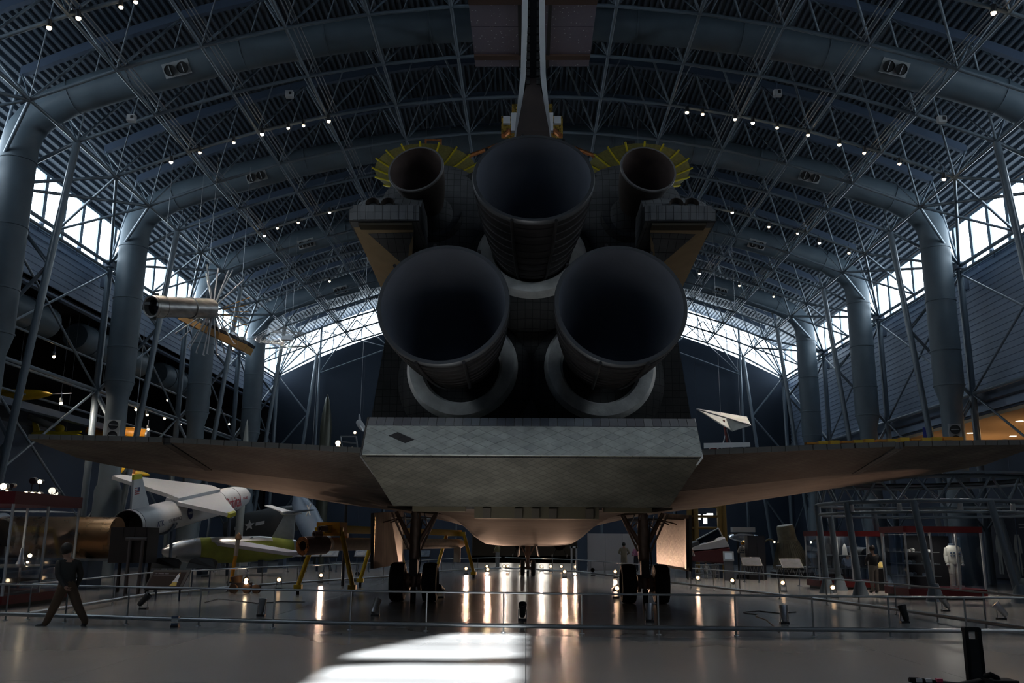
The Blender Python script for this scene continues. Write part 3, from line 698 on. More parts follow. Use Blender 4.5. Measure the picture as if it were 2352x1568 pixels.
# ---------------------------------------------------------------- wings and elevons
WINGS = {}
SPAN = [(2.4, 44.0, 2.25, 22.0, 2.75), (3.3, 39.5, 2.5, 22.0, 2.95), (4.0, 36.0, 2.66, 22.0, 3.03), (5.0, 33.2, 2.80, 22.1, 3.14), (6.2, 31.2, 2.92, 22.2, 3.27), (8.05, 29.3, 3.20, 22.3, 3.48), (9.4, 27.8, 3.42, 22.35, 3.62), (11.0, 25.8, 3.64, 22.45, 3.78), (11.7, 24.6, 3.80, 22.5, 3.85)]
for sx in (-1, 1):
    wg = empty('wing', parent=sh); wg.location = inv_sh @ Vector((SX + sx * 6, 26, 3.2)); WINGS[sx] = wg
    secs = []
    for x, yl, zl, yh, zh in SPAN:
        p = []; ch = yl - yh; th = min(1.3, ch * 0.11)
        lo = [(0.0, 0.0), (0.15, -0.03), (0.4, -0.06), (0.7, -0.05), (0.9, -0.02), (0.985, 0.02)]
        for f_, dz in lo: p.append(Vector((SX + sx * x, yh + ch * f_, zh + (zl - zh) * f_ + dz * (1 if x > 3 else 0.3))))
        p.append(Vector((SX + sx * x, yl, zl + 0.14)))
        for f_, tz in ((0.96, 0.35), (0.8, 0.75), (0.55, 1.0), (0.25, 0.75), (0.0, 0.42)): p.append(Vector((SX + sx * x, yh + ch * f_, zh + (zl - zh) * f_ + th * tz)))
        secs.append(p)
    MB().loft(secs).build('wing_skin', TILE_B, wg, smooth=40, world=True)
    def elev(xs_):
        secs = []
        for x, yt, zt, yh, zh in xs_:
            secs.append([Vector((SX + sx * x, yt, zt)), Vector((SX + sx * x, yh - 0.06, zh)), Vector((SX + sx * x, yh - 0.02, zh + 0.2)), Vector((SX + sx * x, yh - 0.06, zh + 0.42)), Vector((SX + sx * x, yt, zt + 0.10))])
        e_ = empty('elevon', parent=wg); e_.location = wmat(wg).inverted() @ secs[0][0]
        MB().loft(secs).build('elevon_skin', TILE_B, e_, world=True)
        n = int((xs_[-1][0] - xs_[0][0]) / 0.3)
        for k in range(n):                         # separate tiles along the trailing edge
            f0, f1 = k / n, (k + 0.94) / n
            def tp(f_):
                q = f_ * (len(xs_) - 1); i = min(int(q), len(xs_) - 2); g = q - i
                return Vector([ (xs_[i][c] + (xs_[i + 1][c] - xs_[i][c]) * g) for c in (0, 1, 2)])
            a, b = tp(f0), tp(f1)
            MB().prism([(SX + sx * a.x, a.y, a.z - 0.005), (SX + sx * b.x, b.y, b.z - 0.005), (SX + sx * b.x, b.y, b.z + 0.11), (SX + sx * a.x, a.y, a.z + 0.11)], (0, -0.02, 0)).build('edge_tile', mat('edge_tile_grey', (0.115, 0.108, 0.10), 0.75, var=0.15, vscale=2), e_, world=True)
    elev([(3.55, 18.7, 3.56, 22.0, 2.99), (5.7, 19.1, 3.70, 22.15, 3.21), (7.92, 19.5, 3.84, 22.3, 3.46)])
    elev([(8.12, 19.55, 3.85, 22.3, 3.49), (10.0, 20.05, 3.94, 22.4, 3.67), (11.7, 20.6, 4.02, 22.5, 3.85)])
    MB().prism([(SX + sx * 7.93, 19.6, 3.80), (SX + sx * 7.93, 22.3, 3.44), (SX + sx * 7.93, 22.3, 3.8), (SX + sx * 7.93, 19.6, 3.95)], (sx * 0.18, 0, 0)).build('gap_seal', TILE_E if sx > 0 else TILE_D, wg, world=True)
    MB().prism([(SX + sx * 2.75, 19.3, 2.62), (SX + sx * 3.2, 19.0, 3.3), (SX + sx * 3.35, 19.0, 3.5), (SX + sx * 3.1, 22.0, 2.9)], (sx * 0.14, 0, 0.05)).build('elevon_stub', FINW if sx > 0 else TILE_E, wg, world=True)
    if sx > 0:
        MB().plate([(SX + 3.6, 18.68, 3.69), (SX + 4.6, 18.85, 3.75), (SX + 4.6, 18.85, 3.84), (SX + 3.6, 18.68, 3.80)], 0.02).build('edge_strip', FINW, wg, world=True)

# ---------------------------------------------------------------- landing gear
def wheel(parent, c, r, w, nm='wheel'):
    c = Vector(c)
    t = empty(nm, parent=parent); t.location = wmat(parent).inverted() @ c
    MB().lathe([(r * 0.5, -w * 0.36), (r * 0.72, -w * 0.5), (r * 0.92, -w * 0.46), (r * 0.985, -w * 0.34), (r, -w * 0.15), (r, w * 0.15), (r * 0.985, w * 0.34), (r * 0.92, w * 0.46), (r * 0.72, w * 0.5), (r * 0.5, w * 0.36)], c, (1, 0, 0), 40).build('tyre', BLACK, parent, smooth=35, world=True)
    MB().lathe([(0.0, -w * 0.3), (r * 0.2, -w * 0.32), (r * 0.35, -w * 0.22), (r * 0.5, -w * 0.36), (r * 0.5, w * 0.36), (r * 0.35, w * 0.22), (r * 0.2, w * 0.32), (0.0, w * 0.3)], c, (1, 0, 0), 28).build('hub', GEARP, parent, smooth=35, world=True)
    bpy.data.objects.remove(t)
FOIL = mat('wrinkled_foil', (0.30, 0.28, 0.25), 0.38, 0.8, var=0.3, vscale=2, bump=0.5, bscale=8)
for sx in (-1, 1):
    g = empty('main_gear', parent=sh); gx0 = SX + sx * 3.43; gy = 27.5; g.location = inv_sh @ Vector((gx0, gy, 0))
    for dx in (-0.485, 0.485): wheel(g, (gx0 + dx, gy, 0.565), 0.565, 0.44)
    MB().tube((gx0 - 0.4, gy, 0.565), (gx0 + 0.4, gy, 0.565), 0.09).build('axle', GEARP, g, smooth=40, world=True)
    MB().lathe([(0.0, 0.4), (0.12, 0.42), (0.12, 1.15), (0.15, 1.2), (0.17, 1.3), (0.17, 2.1), (0.13, 2.7)], (gx0, gy, 0), (0, 0, 1), 24).build('strut', GEARP, g, smooth=40, world=True)
    for q in ((-0.62, 0.15, 2.62), (0.62, 0.15, 2.62)):
        MB().path([(gx0 + q[0] * 0.08, gy, 1.62), (gx0 + q[0] * 0.5, gy + 0.08, 2.05), (gx0 + q[0], gy + q[1], q[2])], [0.09, 0.07, 0.06], 10).build('drag_brace', GEARP, g, smooth=40, world=True)
        MB().tube((gx0 + q[0] * 0.3, gy - 0.1, 1.5), (gx0 + q[0] * 1.15, gy - 0.25, 2.6), 0.03).build('side_stay', GEARP, g, smooth=40, world=True)
        MB().tube((gx0 + q[0] * 0.55, gy + 0.1, 2.15), (gx0 - q[0] * 0.1, gy + 0.3, 2.6), 0.025).build('lock_link', SILVER, g, smooth=40, world=True)
    MB().tube((gx0 - 0.5, gy + 0.2, 2.42), (gx0 + 0.5, gy + 0.2, 2.42), 0.05).build('cross_tube', SILVER, g, smooth=40, world=True)
    MB().path([(gx0 + 0.13, gy - 0.12, 0.7), (gx0 + 0.2, gy - 0.2, 1.2), (gx0 + 0.14, gy - 0.15, 1.7), (gx0 + 0.2, gy - 0.1, 2.4)], 0.018, 8).build('brake_hose', BLACK, g, smooth=40, world=True)
    MB().box((gx0, gy - 0.2, 0.98), (0.24, 0.2, 0.5)).build('brake_manifold', mat('manifold', (0.05, 0.04, 0.035), 0.6, 0.3), g, world=True)
    for dx in (-0.17, 0.17): MB().lathe([(0.2, -0.05), (0.25, -0.05), (0.25, 0.05), (0.2, 0.05)], (gx0 + dx, gy, 0.565), (1, 0, 0), 24).build('brake_stack', GEARP, g, smooth=30, world=True)
    MB().lathe([(0.085, 0.0), (0.085, 0.4), (0.05, 0.42), (0.0, 0.42)], (gx0, gy - 0.15, 0), (0, 0, 1), 16).build('display_jack', mat('jack_black', (0.02, 0.02, 0.02), 0.5), g, smooth=40, world=True)
    for k in range(4): MB().tube((gx0 - 0.3 + k * 0.2, gy - 0.35, 2.55), (gx0 - 0.35 + k * 0.22, gy + 0.4, 2.2), 0.02).build('hydraulic_line', SILVER, g, smooth=40, world=True)
    # bay door hanging outboard
    d = empty('gear_door', parent=g); d.location = wmat(g).inverted() @ Vector((gx0 + sx * 0.9, gy + 0.6, 1.8))
    pA, pB = Vector((SX + sx * 4.50, 26.0, 0.98)), Vector((SX + sx * 4.22, 30.2, 1.02))
    MB().plate([pA, pB, pB + Vector((sx * 0.05, 0, 1.7)), pA + Vector((sx * 0.05, 0, 1.55))], 0.09).build('door_panel', TILE_B, d, world=True)
    MB().plate([pA + Vector((-sx * 0.06, 0.35, 0.08)), pB + Vector((-sx * 0.06, -0.2, 0.08)), pB + Vector((-sx * 0.03, -0.2, 1.5)), pA + Vector((-sx * 0.03, 0.35, 1.42))], 0.02).build('door_lining', FOIL, d, world=True)
    MB().plate([pA + Vector((-sx * 0.07, 0.05, 0.05)), pA + Vector((-sx * 0.07, 0.3, 0.05)), pA + Vector((-sx * 0.04, 0.3, 1.45)), pA + Vector((-sx * 0.04, 0.05, 1.45))], 0.02).build('door_edge_foil', GOLD if sx < 0 else FOIL, d, world=True)
    for k in range(3): MB().tube(pA.lerp(pB, 0.25 + 0.25 * k) + Vector((-sx * 0.08, 0, 1.3)), Vector((gx0 + sx * 0.45, gy + 0.2 * k, 2.45)), 0.02).build('door_link', GEARP, d, smooth=40, world=True)
    # edge of the open wheel well
    MB().prism([(gx0 - sx * 1.0, gy + 1.6, 2.62), (gx0 - sx * 0.4, gy - 1.2, 2.6), (gx0 + sx * 0.7, gy - 1.2, 2.75), (gx0 + sx * 0.7, gy + 1.9, 2.75)], (0, 0, -0.06)).build('wheel_well', mat('well_brown', (0.07, 0.05, 0.03), 0.7), g, world=True)
ng = empty('nose_gear', parent=sh); ng.location = inv_sh @ Vector((SX, 47.6, 0))
for dx in (-0.27, 0.27): wheel(ng, (SX + dx, 47.6, 0.405), 0.405, 0.24)
MB().lathe([(0.0, 0.3), (0.09, 0.32), (0.09, 0.9), (0.13, 1.0), (0.13, 1.8)], (SX, 47.6, 0), (0, 0, 1), 20).build('strut', GEARP, ng, smooth=40, world=True)
MB().tube((SX - 0.3, 47.6, 0.405), (SX + 0.3, 47.6, 0.405), 0.06).build('axle', GEARP, ng, smooth=40, world=True)
for dx in (-1, 1):
    MB().plate([(SX + dx * 0.55, 45.6, 1.0), (SX + dx * 0.5, 49.0, 1.0), (SX + dx * 0.42, 49.0, 1.75), (SX + dx * 0.42, 45.6, 1.6)], 0.05).build('gear_door', FINW, ng, world=True)
    MB().tube((SX + dx * 0.06, 47.6, 0.95), (SX + dx * 0.4, 47.4, 1.6), 0.035).build('drag_brace', GEARP, ng, smooth=40, world=True)
MB().lathe([(0.06, 0.0), (0.06, 0.3), (0.0, 0.3)], (SX, 47.45, 0), (0, 0, 1), 12).build('display_jack', mat('jack_black', (0, 0, 0)), ng, world=True)
# ================================================================== AIR DUCTS
def zduct(x): return 21.4 - 0.0102 * x * x
DUCT_D = mat('diffuser_dark', (0.02, 0.022, 0.025), 0.5)
DUCT_L = mat('diffuser_plate', (0.34, 0.36, 0.37), 0.5)
ORD = ['first', 'second', 'third', 'fourth', 'fifth', 'sixth', 'seventh', 'eighth', 'ninth', 'tenth', 'eleventh', 'twelfth']
names = ['nearest to the viewer', 'second from the viewer', 'third from the viewer', 'fourth and farthest from the viewer']
for k in range(4):
    y = 31.1 + BAY * k
    d = thing('air_duct', 'blue-grey air duct arching under the roof, ' + names[k], 'duct', (XC, y, 0), 0, 'arched air ducts')
    half = [(19.45, 15.6), (19.42, 16.3), (19.28, 16.85), (18.95, 17.35), (18.45, 17.75)] + [(x, zduct(x)) for x in (17.6, 16, 14, 12, 10, 8, 6, 4, 2, 0)]
    pts = [(XC - x, y, z) for x, z in half] + [(XC + x, y, z) for x, z in half[-2::-1]]
    MB().path(pts, 0.66, 24, cap=False).build('duct_arch', DUCT, d, smooth=50, world=True)
    for s in (-1, 1):
        MB().lathe([(0.66, 15.7), (0.66, 8.9), (0.48, 8.2), (0.48, 4.2), (0.6, 3.9), (0.6, 0.0)], (XC + s * 19.45, y, 0), (0, 0, 1), 24).build('riser', DUCT, d, smooth=50, world=True)
        for z in (15.6, 13.0, 10.6, 8.95):
            MB().lathe([(0.655, -0.04), (0.69, -0.03), (0.69, 0.03), (0.655, 0.04)], (XC + s * 19.45, y, z), (0, 0, 1), 24).build('seam_band', DUCT, d, smooth=40, world=True)
        for x in (17.6, 15.4, 11.2, 8.0, 4.0):
            ax = Vector((1, 0, -0.0204 * x * s)); c = Vector((XC + s * x, y, zduct(x)))
            MB().lathe([(0.655, -0.04), (0.69, -0.03), (0.69, 0.03), (0.655, 0.04)], c, ax, 24).build('seam_band', DUCT, d, smooth=40, world=True)
        # twin-outlet plates: one on the arch, one on each riser
        ax = Vector((1, 0, -0.0204 * 13.6 * s)).normalized(); c = Vector((XC + s * 13.6, y, zduct(13.6)))
        MB().path([c - ax * 1.2, c + ax * 1.2], 0.70, 24, cap=False).build('sleeve', DUCT, d, smooth=50, world=True)
        for c, u in ((c, ax), (Vector((XC + s * 19.4, y, 6.6)), Vector((0, 0, 1)))):
            vert = abs(u.z) > 0.9
            n = Vector((0, -0.8, -0.6)) if not vert else Vector((-s * 0.25, -0.97, 0)).normalized()
            n = (n - u * n.dot(u)).normalized(); w = u.cross(n); o_ = c + n * (0.72 if not vert else 0.54)
            pl_ = empty('diffuser', parent=d); pl_.location = wmat(d).inverted() @ o_
            hw, hh = (0.50, 0.27)
            MB().plate([o_ - u * hw - w * hh, o_ + u * hw - w * hh, o_ + u * hw + w * hh, o_ - u * hw + w * hh], 0.05).build('diffuser_plate', DUCT_L, pl_, world=True)
            for t in (-0.24, 0.24):
                cc = o_ + u * t + n * 0.055
                MB().lathe([(0.0, -0.02), (0.2, -0.02), (0.215, 0.02)], cc, n, 20).build('outlet', DUCT_D, pl_, world=True)
                a = w if not vert else w
                MB().box(cc + n * 0.01, (0.03, 0.03, 0.03)).path([cc - w * 0.17 + n * 0.01, cc + w * 0.17 + n * 0.01], 0.02, 6).build('damper_bar', DUCT_L, pl_, world=True)
# long ducts lying in the dark left bay
for k in range(3):
    y = 33.0 + 10.2 * k
    d = thing('side_duct', 'thick horizontal air duct in the dark left bay, ' + ('nearest', 'middle', 'farthest')[k] + ' of three', 'duct', (-22.6, y, 11.6), 0, 'bay ducts')
    MB().lathe([(0.0, 0), (0.62, 0), (0.75, 0.2), (0.75, 7.4), (0.62, 7.6), (0.0, 7.6)], (0, 0, 0), (0, 1, 0), 24).build('duct_barrel', DUCT, d, smooth=40)
    for q in (1.2, 3.1, 3.5, 5.4): MB().lathe([(0.745, q - 0.05), (0.80, q - 0.04), (0.80, q + 0.04), (0.745, q + 0.05)], (0, 0, 0), (0, 1, 0), 24).build('hoop', DUCT, d, smooth=40)
    for q in (1.2, 6.4): MB().tube((0, q, 0.7), (0, q, 1.15), 0.03).build('hanger', BEAM, d)

# ================================================================== CEILING SPOTLIGHTS
CANW = mat('white_can', (0.45, 0.45, 0.45), 0.4)
def arch_at(px, py):
    lo, hi = 12.0, 74.0
    for _ in range(40):
        m = (lo + hi) / 2; p = at(px, py, m)
        if p.z > zbot(p.x - XC) - 0.3: hi = m
        else: lo = m
    return at(px, py, (lo + hi) / 2)
def lamp_thing(label, group, p, d=(0, 0.25, -1), r=0.12, lens=WARM, can=BLACKP, power=0, aim=None, spread=55):
    t = thing('ceiling_spotlight', label, 'spotlight', p, 0, group)
    d = Vector(d).normalized()
    MB().lathe([(0.0, -0.24), (r * 0.7, -0.24), (r * 0.85, -0.08), (r * 0.85, 0.0)], (0, 0, 0), d, 12).build('can', can, t, smooth=40)
    MB().sphere(d * 0.02, r * 0.8, 12, 8).build('lens', lens, t, smooth=60)
    if power:
        l = bpy.data.lights.new('exhibit_beam', 'SPOT'); l.energy = power; l.color = (1.0, 0.84, 0.68); l.spot_size = R(spread); l.spot_blend = 1.0; l.shadow_soft_size = 0.3
        o = bpy.data.objects.new('exhibit_beam', l); COL.objects.link(o); o.parent = t; o.location = d * 0.2
        o.rotation_euler = (Vector(aim) - Vector(p)).to_track_quat('-Z', 'Y').to_euler()
    MB().tube((0, 0, 0.15), (0, 0, 0.5), 0.02, n=6).build('clamp', BEAM, t)
    return t
BEAMS = {('left2', 6): (3600, (-14, 24, 0)), ('left2', 4): (3600, (-16, 38, 2)), ('left3', 3): (3600, (-14, 48, 1)), ('right', 9): (5500, (14.5, 31, 1)), ('right', 7): (5500, (11, 37, 1)), ('right2', 3): (5000, (9, 42, 1)), ('left', 0): (3600, (-7, 17, 0)), ('corner', 0): (3600, (7, 17, 0))}
grp = [('left', [(180, 40), (278, 15), (312, 3), (113, 62)], 'in the upper left corner'), ('left2', [(755, 277), (697, 287), (662, 293), (602, 307), (537, 326), (459, 349), (393, 371)], 'in the row left of the fin'),
       ('left3', [(757, 487), (685, 510), (637, 523), (607, 540), (757, 645)], 'left of the left engine pod'),
       ('right', [(1578, 257), (1614, 261), (1688, 273), (1729, 281), (1785, 292), (1856, 309), (1928, 331), (1985, 350), (2066, 375), (2168, 410)], 'in the long row right of the fin'),
       ('right2', [(1682, 487), (1766, 520), (1832, 535), (1882, 557), (1950, 580)], 'right of the right engine pod'), ('right3', [(1607, 627), (1698, 655), (1777, 680)], 'near the far right gable'), ('corner', [(2282, 28)], 'alone in the upper right corner')]
for g_, pxs, where in grp:
    for i, (px, py) in enumerate(pxs):
        lamp_thing(ORD[i] + ' small warm roof spotlight ' + where, 'roof spotlights ' + where, arch_at(px, py), r=0.085 if i % 3 else 0.10, lens=WARM if i % 4 != 2 else DIMWARM, power=BEAMS.get((g_, i), (0,))[0], aim=BEAMS.get((g_, i), (0, None))[1])
# spotlights on the pipes of the dark left bay
for i, (px, py, Y) in enumerate(((124, 818, 40), (140, 925, 40), (220, 908, 43), (385, 918, 54), (312, 940, 50), (328, 948, 50), (338, 952, 50), (378, 960, 54), (340, 985, 50), (414, 975, 57), (470, 955, 60), (526, 973, 64))):
    lamp_thing(ORD[i] + ' small warm spotlight hung in the dark left bay', 'left bay spotlights', at(px, py, Y), d=(0.3, -0.3, -1), r=0.085, can=CANW, power=700 if i in (0, 1, 2, 4) else 0, aim=((-20.5, 41, 7.0), (-20, 43, 6.8), (-19.5, 45, 6.8), None, (-18, 47, 6.0))[i] if i in (0, 1, 2, 4) else None, spread=70)

# ================================================================== RAILINGS
def railing(name, label, pts, step=1.62):
    pts = [Vector((p.x, p.y, 0)) for p in pts]
    t = thing(name, label, 'railing', pts[0], 0)
    for z, r, nm in ((0.76, 0.022, 'top_rail'), (0.13, 0.045, 'bottom_rail')):
        MB().path([p + Vector((0, 0, z)) for p in pts], r, 10).build(nm, RAILM, t, smooth=50, world=True)
    for a, b in zip(pts[:-1], pts[1:]):
        n = max(1, round((b - a).length / step))
        for k in range(n):
            p = a.lerp(b, k / n)
            MB().tube(p, p + Vector((0, 0, 0.76)), 0.018, n=8).lathe([(0.0, 0.012), (0.05, 0.012), (0.055, 0.0)], p, (0, 0, 1), 10).build('post', RAILM, t, smooth=40, world=True)
    return t
FL = on_floor
railing('railing', 'low metal railing across the front of the shuttle', [FL(-120, 1420), FL(290, 1433), FL(803, 1446), FL(1337, 1455), FL(1870, 1461), FL(2400, 1466)])
railing('railing', 'low metal railing along the left side of the shuttle', [FL(55, 1424) + Vector((0, 0.15, 0)), FL(330, 1376), FL(600, 1351), FL(880, 1331), FL(1040, 1314), FL(1150, 1309)], 2.2)
railing('railing', 'low metal railing along the right side of the shuttle', [FL(2400, 1467) + Vector((0.1, 0.15, 0)), FL(2060, 1411), FL(1900, 1389), FL(1700, 1364), FL(1540, 1344), FL(1330, 1318), FL(1160, 1309)], 2.2)

# ================================================================== FLOOR FLOODLIGHTS
WARMC = (1.0, 0.62, 0.42)
FLENS = emit_mat('flood_lens', (1.0, 0.64, 0.34), 4.0)
def floodlight(px, py, aim, lit=True, power=0.0, i=0, size=1.0, label=None, group=None, spread=46):
    p = FL(px, py); aim = Vector(aim); d = (aim - (p + Vector((0, 0, 0.2)))).normalized()
    t = thing('floor_floodlight', label, 'floodlight', p, 0, group)
    s = size
    MB().box((0, 0, 0.02), (0.2 * s, 0.14 * s, 0.04)).build('base_plate', BLACKP, t)
    for q in (-1, 1): MB().tube((q * 0.09 * s, 0, 0.03), (q * 0.09 * s, 0, 0.24 * s), 0.012, n=6).build('yoke_arm', RAILM, t)
    c = Vector((0, 0, 0.24 * s))
    MB().lathe([(0.0, -0.20 * s), (0.05 * s, -0.20 * s), (0.07 * s, -0.14 * s), (0.075 * s, 0.0), (0.095 * s, 0.10 * s), (0.095 * s, 0.16 * s), (0.085 * s, 0.16 * s)], c, d, 16).build('lamp_can', SILVER if i % 3 else BLACKP, t, smooth=40)
    MB().lathe([(0.0, 0.13 * s), (0.06 * s, 0.13 * s)], c, d, 16).build('lens', FLENS if lit else GLASS, t)
    if power:
        l = bpy.data.lights.new('flood_beam', 'SPOT'); l.energy = power; l.color = WARMC; l.spot_size = R(spread); l.spot_blend = 0.7; l.shadow_soft_size = 0.07
        o = bpy.data.objects.new('flood_beam', l); COL.objects.link(o); o.parent = t
        o.location = c + d * 0.2 * s; o.rotation_euler = d.to_track_quat('-Z', 'Y').to_euler()
    return t
# (pixel, aim, lit, watts, label)
FLD = [((330, 1398), (-7, 24, 3.4), False, 0, 'silver floodlight on the floor inside the left front of the railing'),
       ((600, 1414), (-6, 22, 3.2), False, 0, 'floodlight on the floor behind the fourth front rail post'),
       ((862, 1414), (-3, 24, 2.5), False, 0, 'slim floodlight on the floor in front of the left main wheels'),
       ((1200, 1424), (0, 20, 2.5), False, 0, 'dark floodlight on the floor under the middle of the body flap'),
       ((1492, 1428), (3, 22, 2.6), False, 0, 'floodlight on the floor in front of the right main wheels'),
       ((1802, 1432), (6, 22, 3.2), False, 0, 'grey floodlight on the floor beside the loose cable'),
       ((2078, 1430), (8, 22, 3.4), False, 0, 'silver floodlight on the floor close to the right front rail'),
       ((2172, 1403), (9, 24, 3.5), False, 0, 'small silver floodlight on the floor outside the right railing'),
       ((2300, 1422), (9, 24, 3.5), True, 240, 'lit floodlight on the floor at the right frame edge'),
       ((1012, 1372), (-3.4, 27.5, 0.8), False, 0, 'dark floodlight on the floor right of the left main wheels'),
       ((1414, 1372), (3.6, 27.6, 0.7), True, 60, 'lit floodlight on the floor left of the right main wheels'),
       ((1605, 1344), (4, 30, 2.6), True, 60, 'lit floodlight on the floor below the white and red cockpit'),
       ((1684, 1352), (5.5, 29, 2.8), True, 150, 'lit floodlight on the floor in front of the blue-screen kiosk'),
       ((1800, 1358), (6.5, 27, 3.0), True, 200, 'lit floodlight on the floor in front of the ribbed capsule'),
       ((1916, 1372), (7.0, 25, 3.2), True, 240, 'lit floodlight on the floor at the foot of the raked pavilion column'),
       ((736, 1338), (-5.5, 28, 2.9), True, 220, 'lit floodlight on the floor between the two near gantry legs'),
       ((640, 1352), (-7.5, 26, 3.3), True, 320, 'lit floodlight on the floor left of the yellow gantry'),
       ((820, 1334), (-4.5, 28, 2.6), False, 0, 'silver floodlight on the floor right of the near gantry leg'),
       ((565, 1352), (-8, 24, 3.5), True, 320, 'lit floodlight on the floor beside the small brown machine'),
       ((1070, 1318), (-1.5, 36, 2.0), True, 500, 'lit floodlight on the floor by the far right gantry leg'),
       ((1120, 1320), (-0.8, 30, 2.1), True, 700, 'lit floodlight on the floor left of the nose wheels, front one'),
       ((1118, 1312), (-0.5, 33, 2.0), True, 750, 'lit floodlight on the floor left of the nose wheels, rear one'),
       ((1158, 1311), (-0.8, 38, 1.8), True, 850, 'first of a pair of lit floodlights left of the nose wheels'),
       ((1166, 1311), (-0.8, 44, 1.5), True, 0, 'second of a pair of lit floodlights left of the nose wheels'),
       ((1196, 1311), (-0.3, 45, 1.5), True, 0, 'lit floodlight behind the left nose wheel'),
       ((1244, 1312), (0.4, 38, 1.8), True, 850, 'lit floodlight just right of the nose wheels'),
       ((1265, 1312), (0.8, 44, 1.5), True, 0, 'bright floodlight between nose wheels and white portal'),
       ((1290, 1312), (0.8, 42, 1.6), True, 0, 'dim pink floodlight left of the white portal'),
       ((1297, 1326), (0.8, 30, 2.1), True, 700, 'brightest floodlight on the floor in front of the white portal'),
       ((1322, 1313), (0.6, 33, 2.0), True, 750, 'small floodlight at the foot of the white portal'),
       ((1362, 1322), (2.0, 38, 1.9), False, 0, 'silver floodlight right of the white portal'),
       ((1414, 1326), (2.4, 36, 2.0), True, 60, 'silver floodlight just left of the right main tyre')]
for i, ((px, py), aim, lit, pw_, lab) in enumerate(FLD):
    floodlight(px, py, aim, lit, pw_ * 0.6, i, 1.0 if py > 1390 else 1.15, lab, 'floor floodlights')
# warm lamps right under the belly, hidden from here by the wheels
# loose cable and a spare clamp on the floor
cb = [FL(1708, 1408), FL(1740, 1412), FL(1736, 1416), FL(1760, 1424), FL(1775, 1436), FL(1790, 1452)]
tag(MB().path([Vector((p.x, p.y, 0.012)) for p in [FL(1828, 1406), FL(1790, 1409), FL(1745, 1404), FL(1712, 1406)] + cb], 0.012, 6).build('floor_cable', BLACKP, None, smooth=50), 'thin dark cable looping over the floor on the right', 'cable')
tag(MB().path([Vector((p.x, p.y, 0.012)) for p in [FL(700, 1383), FL(640, 1382), FL(590, 1386), FL(545, 1380), FL(500, 1376), FL(470, 1384)]], 0.012, 6).build('floor_cable', BLACKP, None, smooth=50), 'thin dark cable lying along the floor on the left', 'cable')

# small white boxes clamped to the trusses, and a striped floor box at the railing
for i, (px, py) in enumerate(((302, 272), (665, 217), (2163, 275), (1786, 214))):
    t = thing('junction_box', 'small white box clamped under the roof truss, ' + ('left of', 'right of', 'far right above', 'right above')[i] + ' the ' + ('left duct outlet', 'left duct outlet', 'right duct elbow', 'long lamp row')[i], 'junction box', arch_at(px, py))
    MB().box((0, 0, 0), (0.30, 0.2, 0.26)).build('box_shell', CANW, t); MB().box((0.05, -0.11, 0.02), (0.1, 0.02, 0.12)).build('box_lid', BLACKP, t); MB().tube((0, 0, 0.1), (0, 0, 0.45), 0.02, n=6).build('clamp', BEAM, t)
t = thing('floor_box', 'small striped grey socket box on the front bottom rail', 'socket box', FL(402, 1440))
for k in range(3): MB().box((0, 0, 0.06 + 0.07 * k), (0.14, 0.1, 0.045)).build('box_band', CANW if k % 2 else BEAM, t)
MB().box((0, 0, 0.02), (0.16, 0.12, 0.04)).build('box_base', BLACKP, t)
# ================================================================== HANGING SPACECRAFT
def hang(t, pts, top=19.6):
    for p in pts: bar('suspension_wire', p, (p[0], p[1], top), 0.006, t, RAILM, 5)
FOILP = mat('copper_foil', (0.60, 0.22, 0.08), 0.3, 0.85, var=0.3, vscale=8, bump=0.5)
MESH = mat('antenna_mesh', (0.30, 0.28, 0.10), 0.45, 0.5, var=0.2, vscale=12)
sat = thing('relay_satellite', 'gold-foil relay satellite with two ribbed umbrella dishes hanging behind the fin', 'satellite', at(1222, 300, 33))
bc = at(1222, 292, 33)
MB().box(bc, (1.6, 1.4, 1.3)).build('satellite_body', GOLD, sat, world=True)
for s in (-1, 1):
    p = at(1222 + s * 42, 283, 32.2); MB().box(p, (0.22, 0.3, 0.75)).build('white_panel', WHITE, sat, world=True)
    p = at(1222 + s * 58, 278, 32.3); MB().box(p, (0.28, 0.25, 0.3)).build('white_box', WHITE, sat, world=True)
    MB().path([at(1222 + s * 52, 300, 32.3), at(1222 + s * 66, 312, 32.0)], 0.10, 8).build('foil_strut', FOILP, sat, smooth=40, world=True)
    MB().box(at(1222 + s * 50, 292, 32.5), (0.7, 0.3, 0.8)).build('foil_box', GOLD, sat, world=True)
    # boom out to the dish
    dc = at(1222 + s * 244, 392, 33); MB().path([bc + Vector((s * 0.7, 0, -0.5)), dc + Vector((-s * 1.4, 0, 0.5))], 0.085, 8).build('boom', FOILP, sat, smooth=40, world=True)
    dish = empty('dish_antenna', parent=sat); dish.location = wmat(sat).inverted() @ dc
    ax = Vector((s * 0.05, 0.12, 1.0)).normalized(); a, b, _ = basis(ax)
    Rd = 2.0
    MB().lathe([(0.12, -0.45), (0.6, -0.42), (1.1, -0.34), (1.55, -0.2), (Rd, 0.0)], dc, ax, 36).build('dish_mesh', MESH, dish, smooth=60, world=True)
    for k in range(18):
        th = 2 * PI * k / 18; u = a * math.cos(th) + b * math.sin(th)
        MB().path([dc + ax * h + u * q for q, h in ((0.12, -0.47), (0.8, -0.42), (1.5, -0.24), (Rd, -0.03), (Rd + 0.1, 0.03))], 0.04, 6).build('rib', YELDRONE, dish, smooth=50, world=True)
fr = at(995, 335, 32.6)
for q in ((-0.3, 0), (0.3, 0)): MB().box(fr + Vector((q[0], 0, 0)), (0.07, 0.07, 0.5)).build('foil_frame', FOILP, sat, world=True)
MB().box(fr + Vector((0, 0, 0.25)), (0.67, 0.07, 0.07)).build('foil_frame', FOILP, sat, world=True)
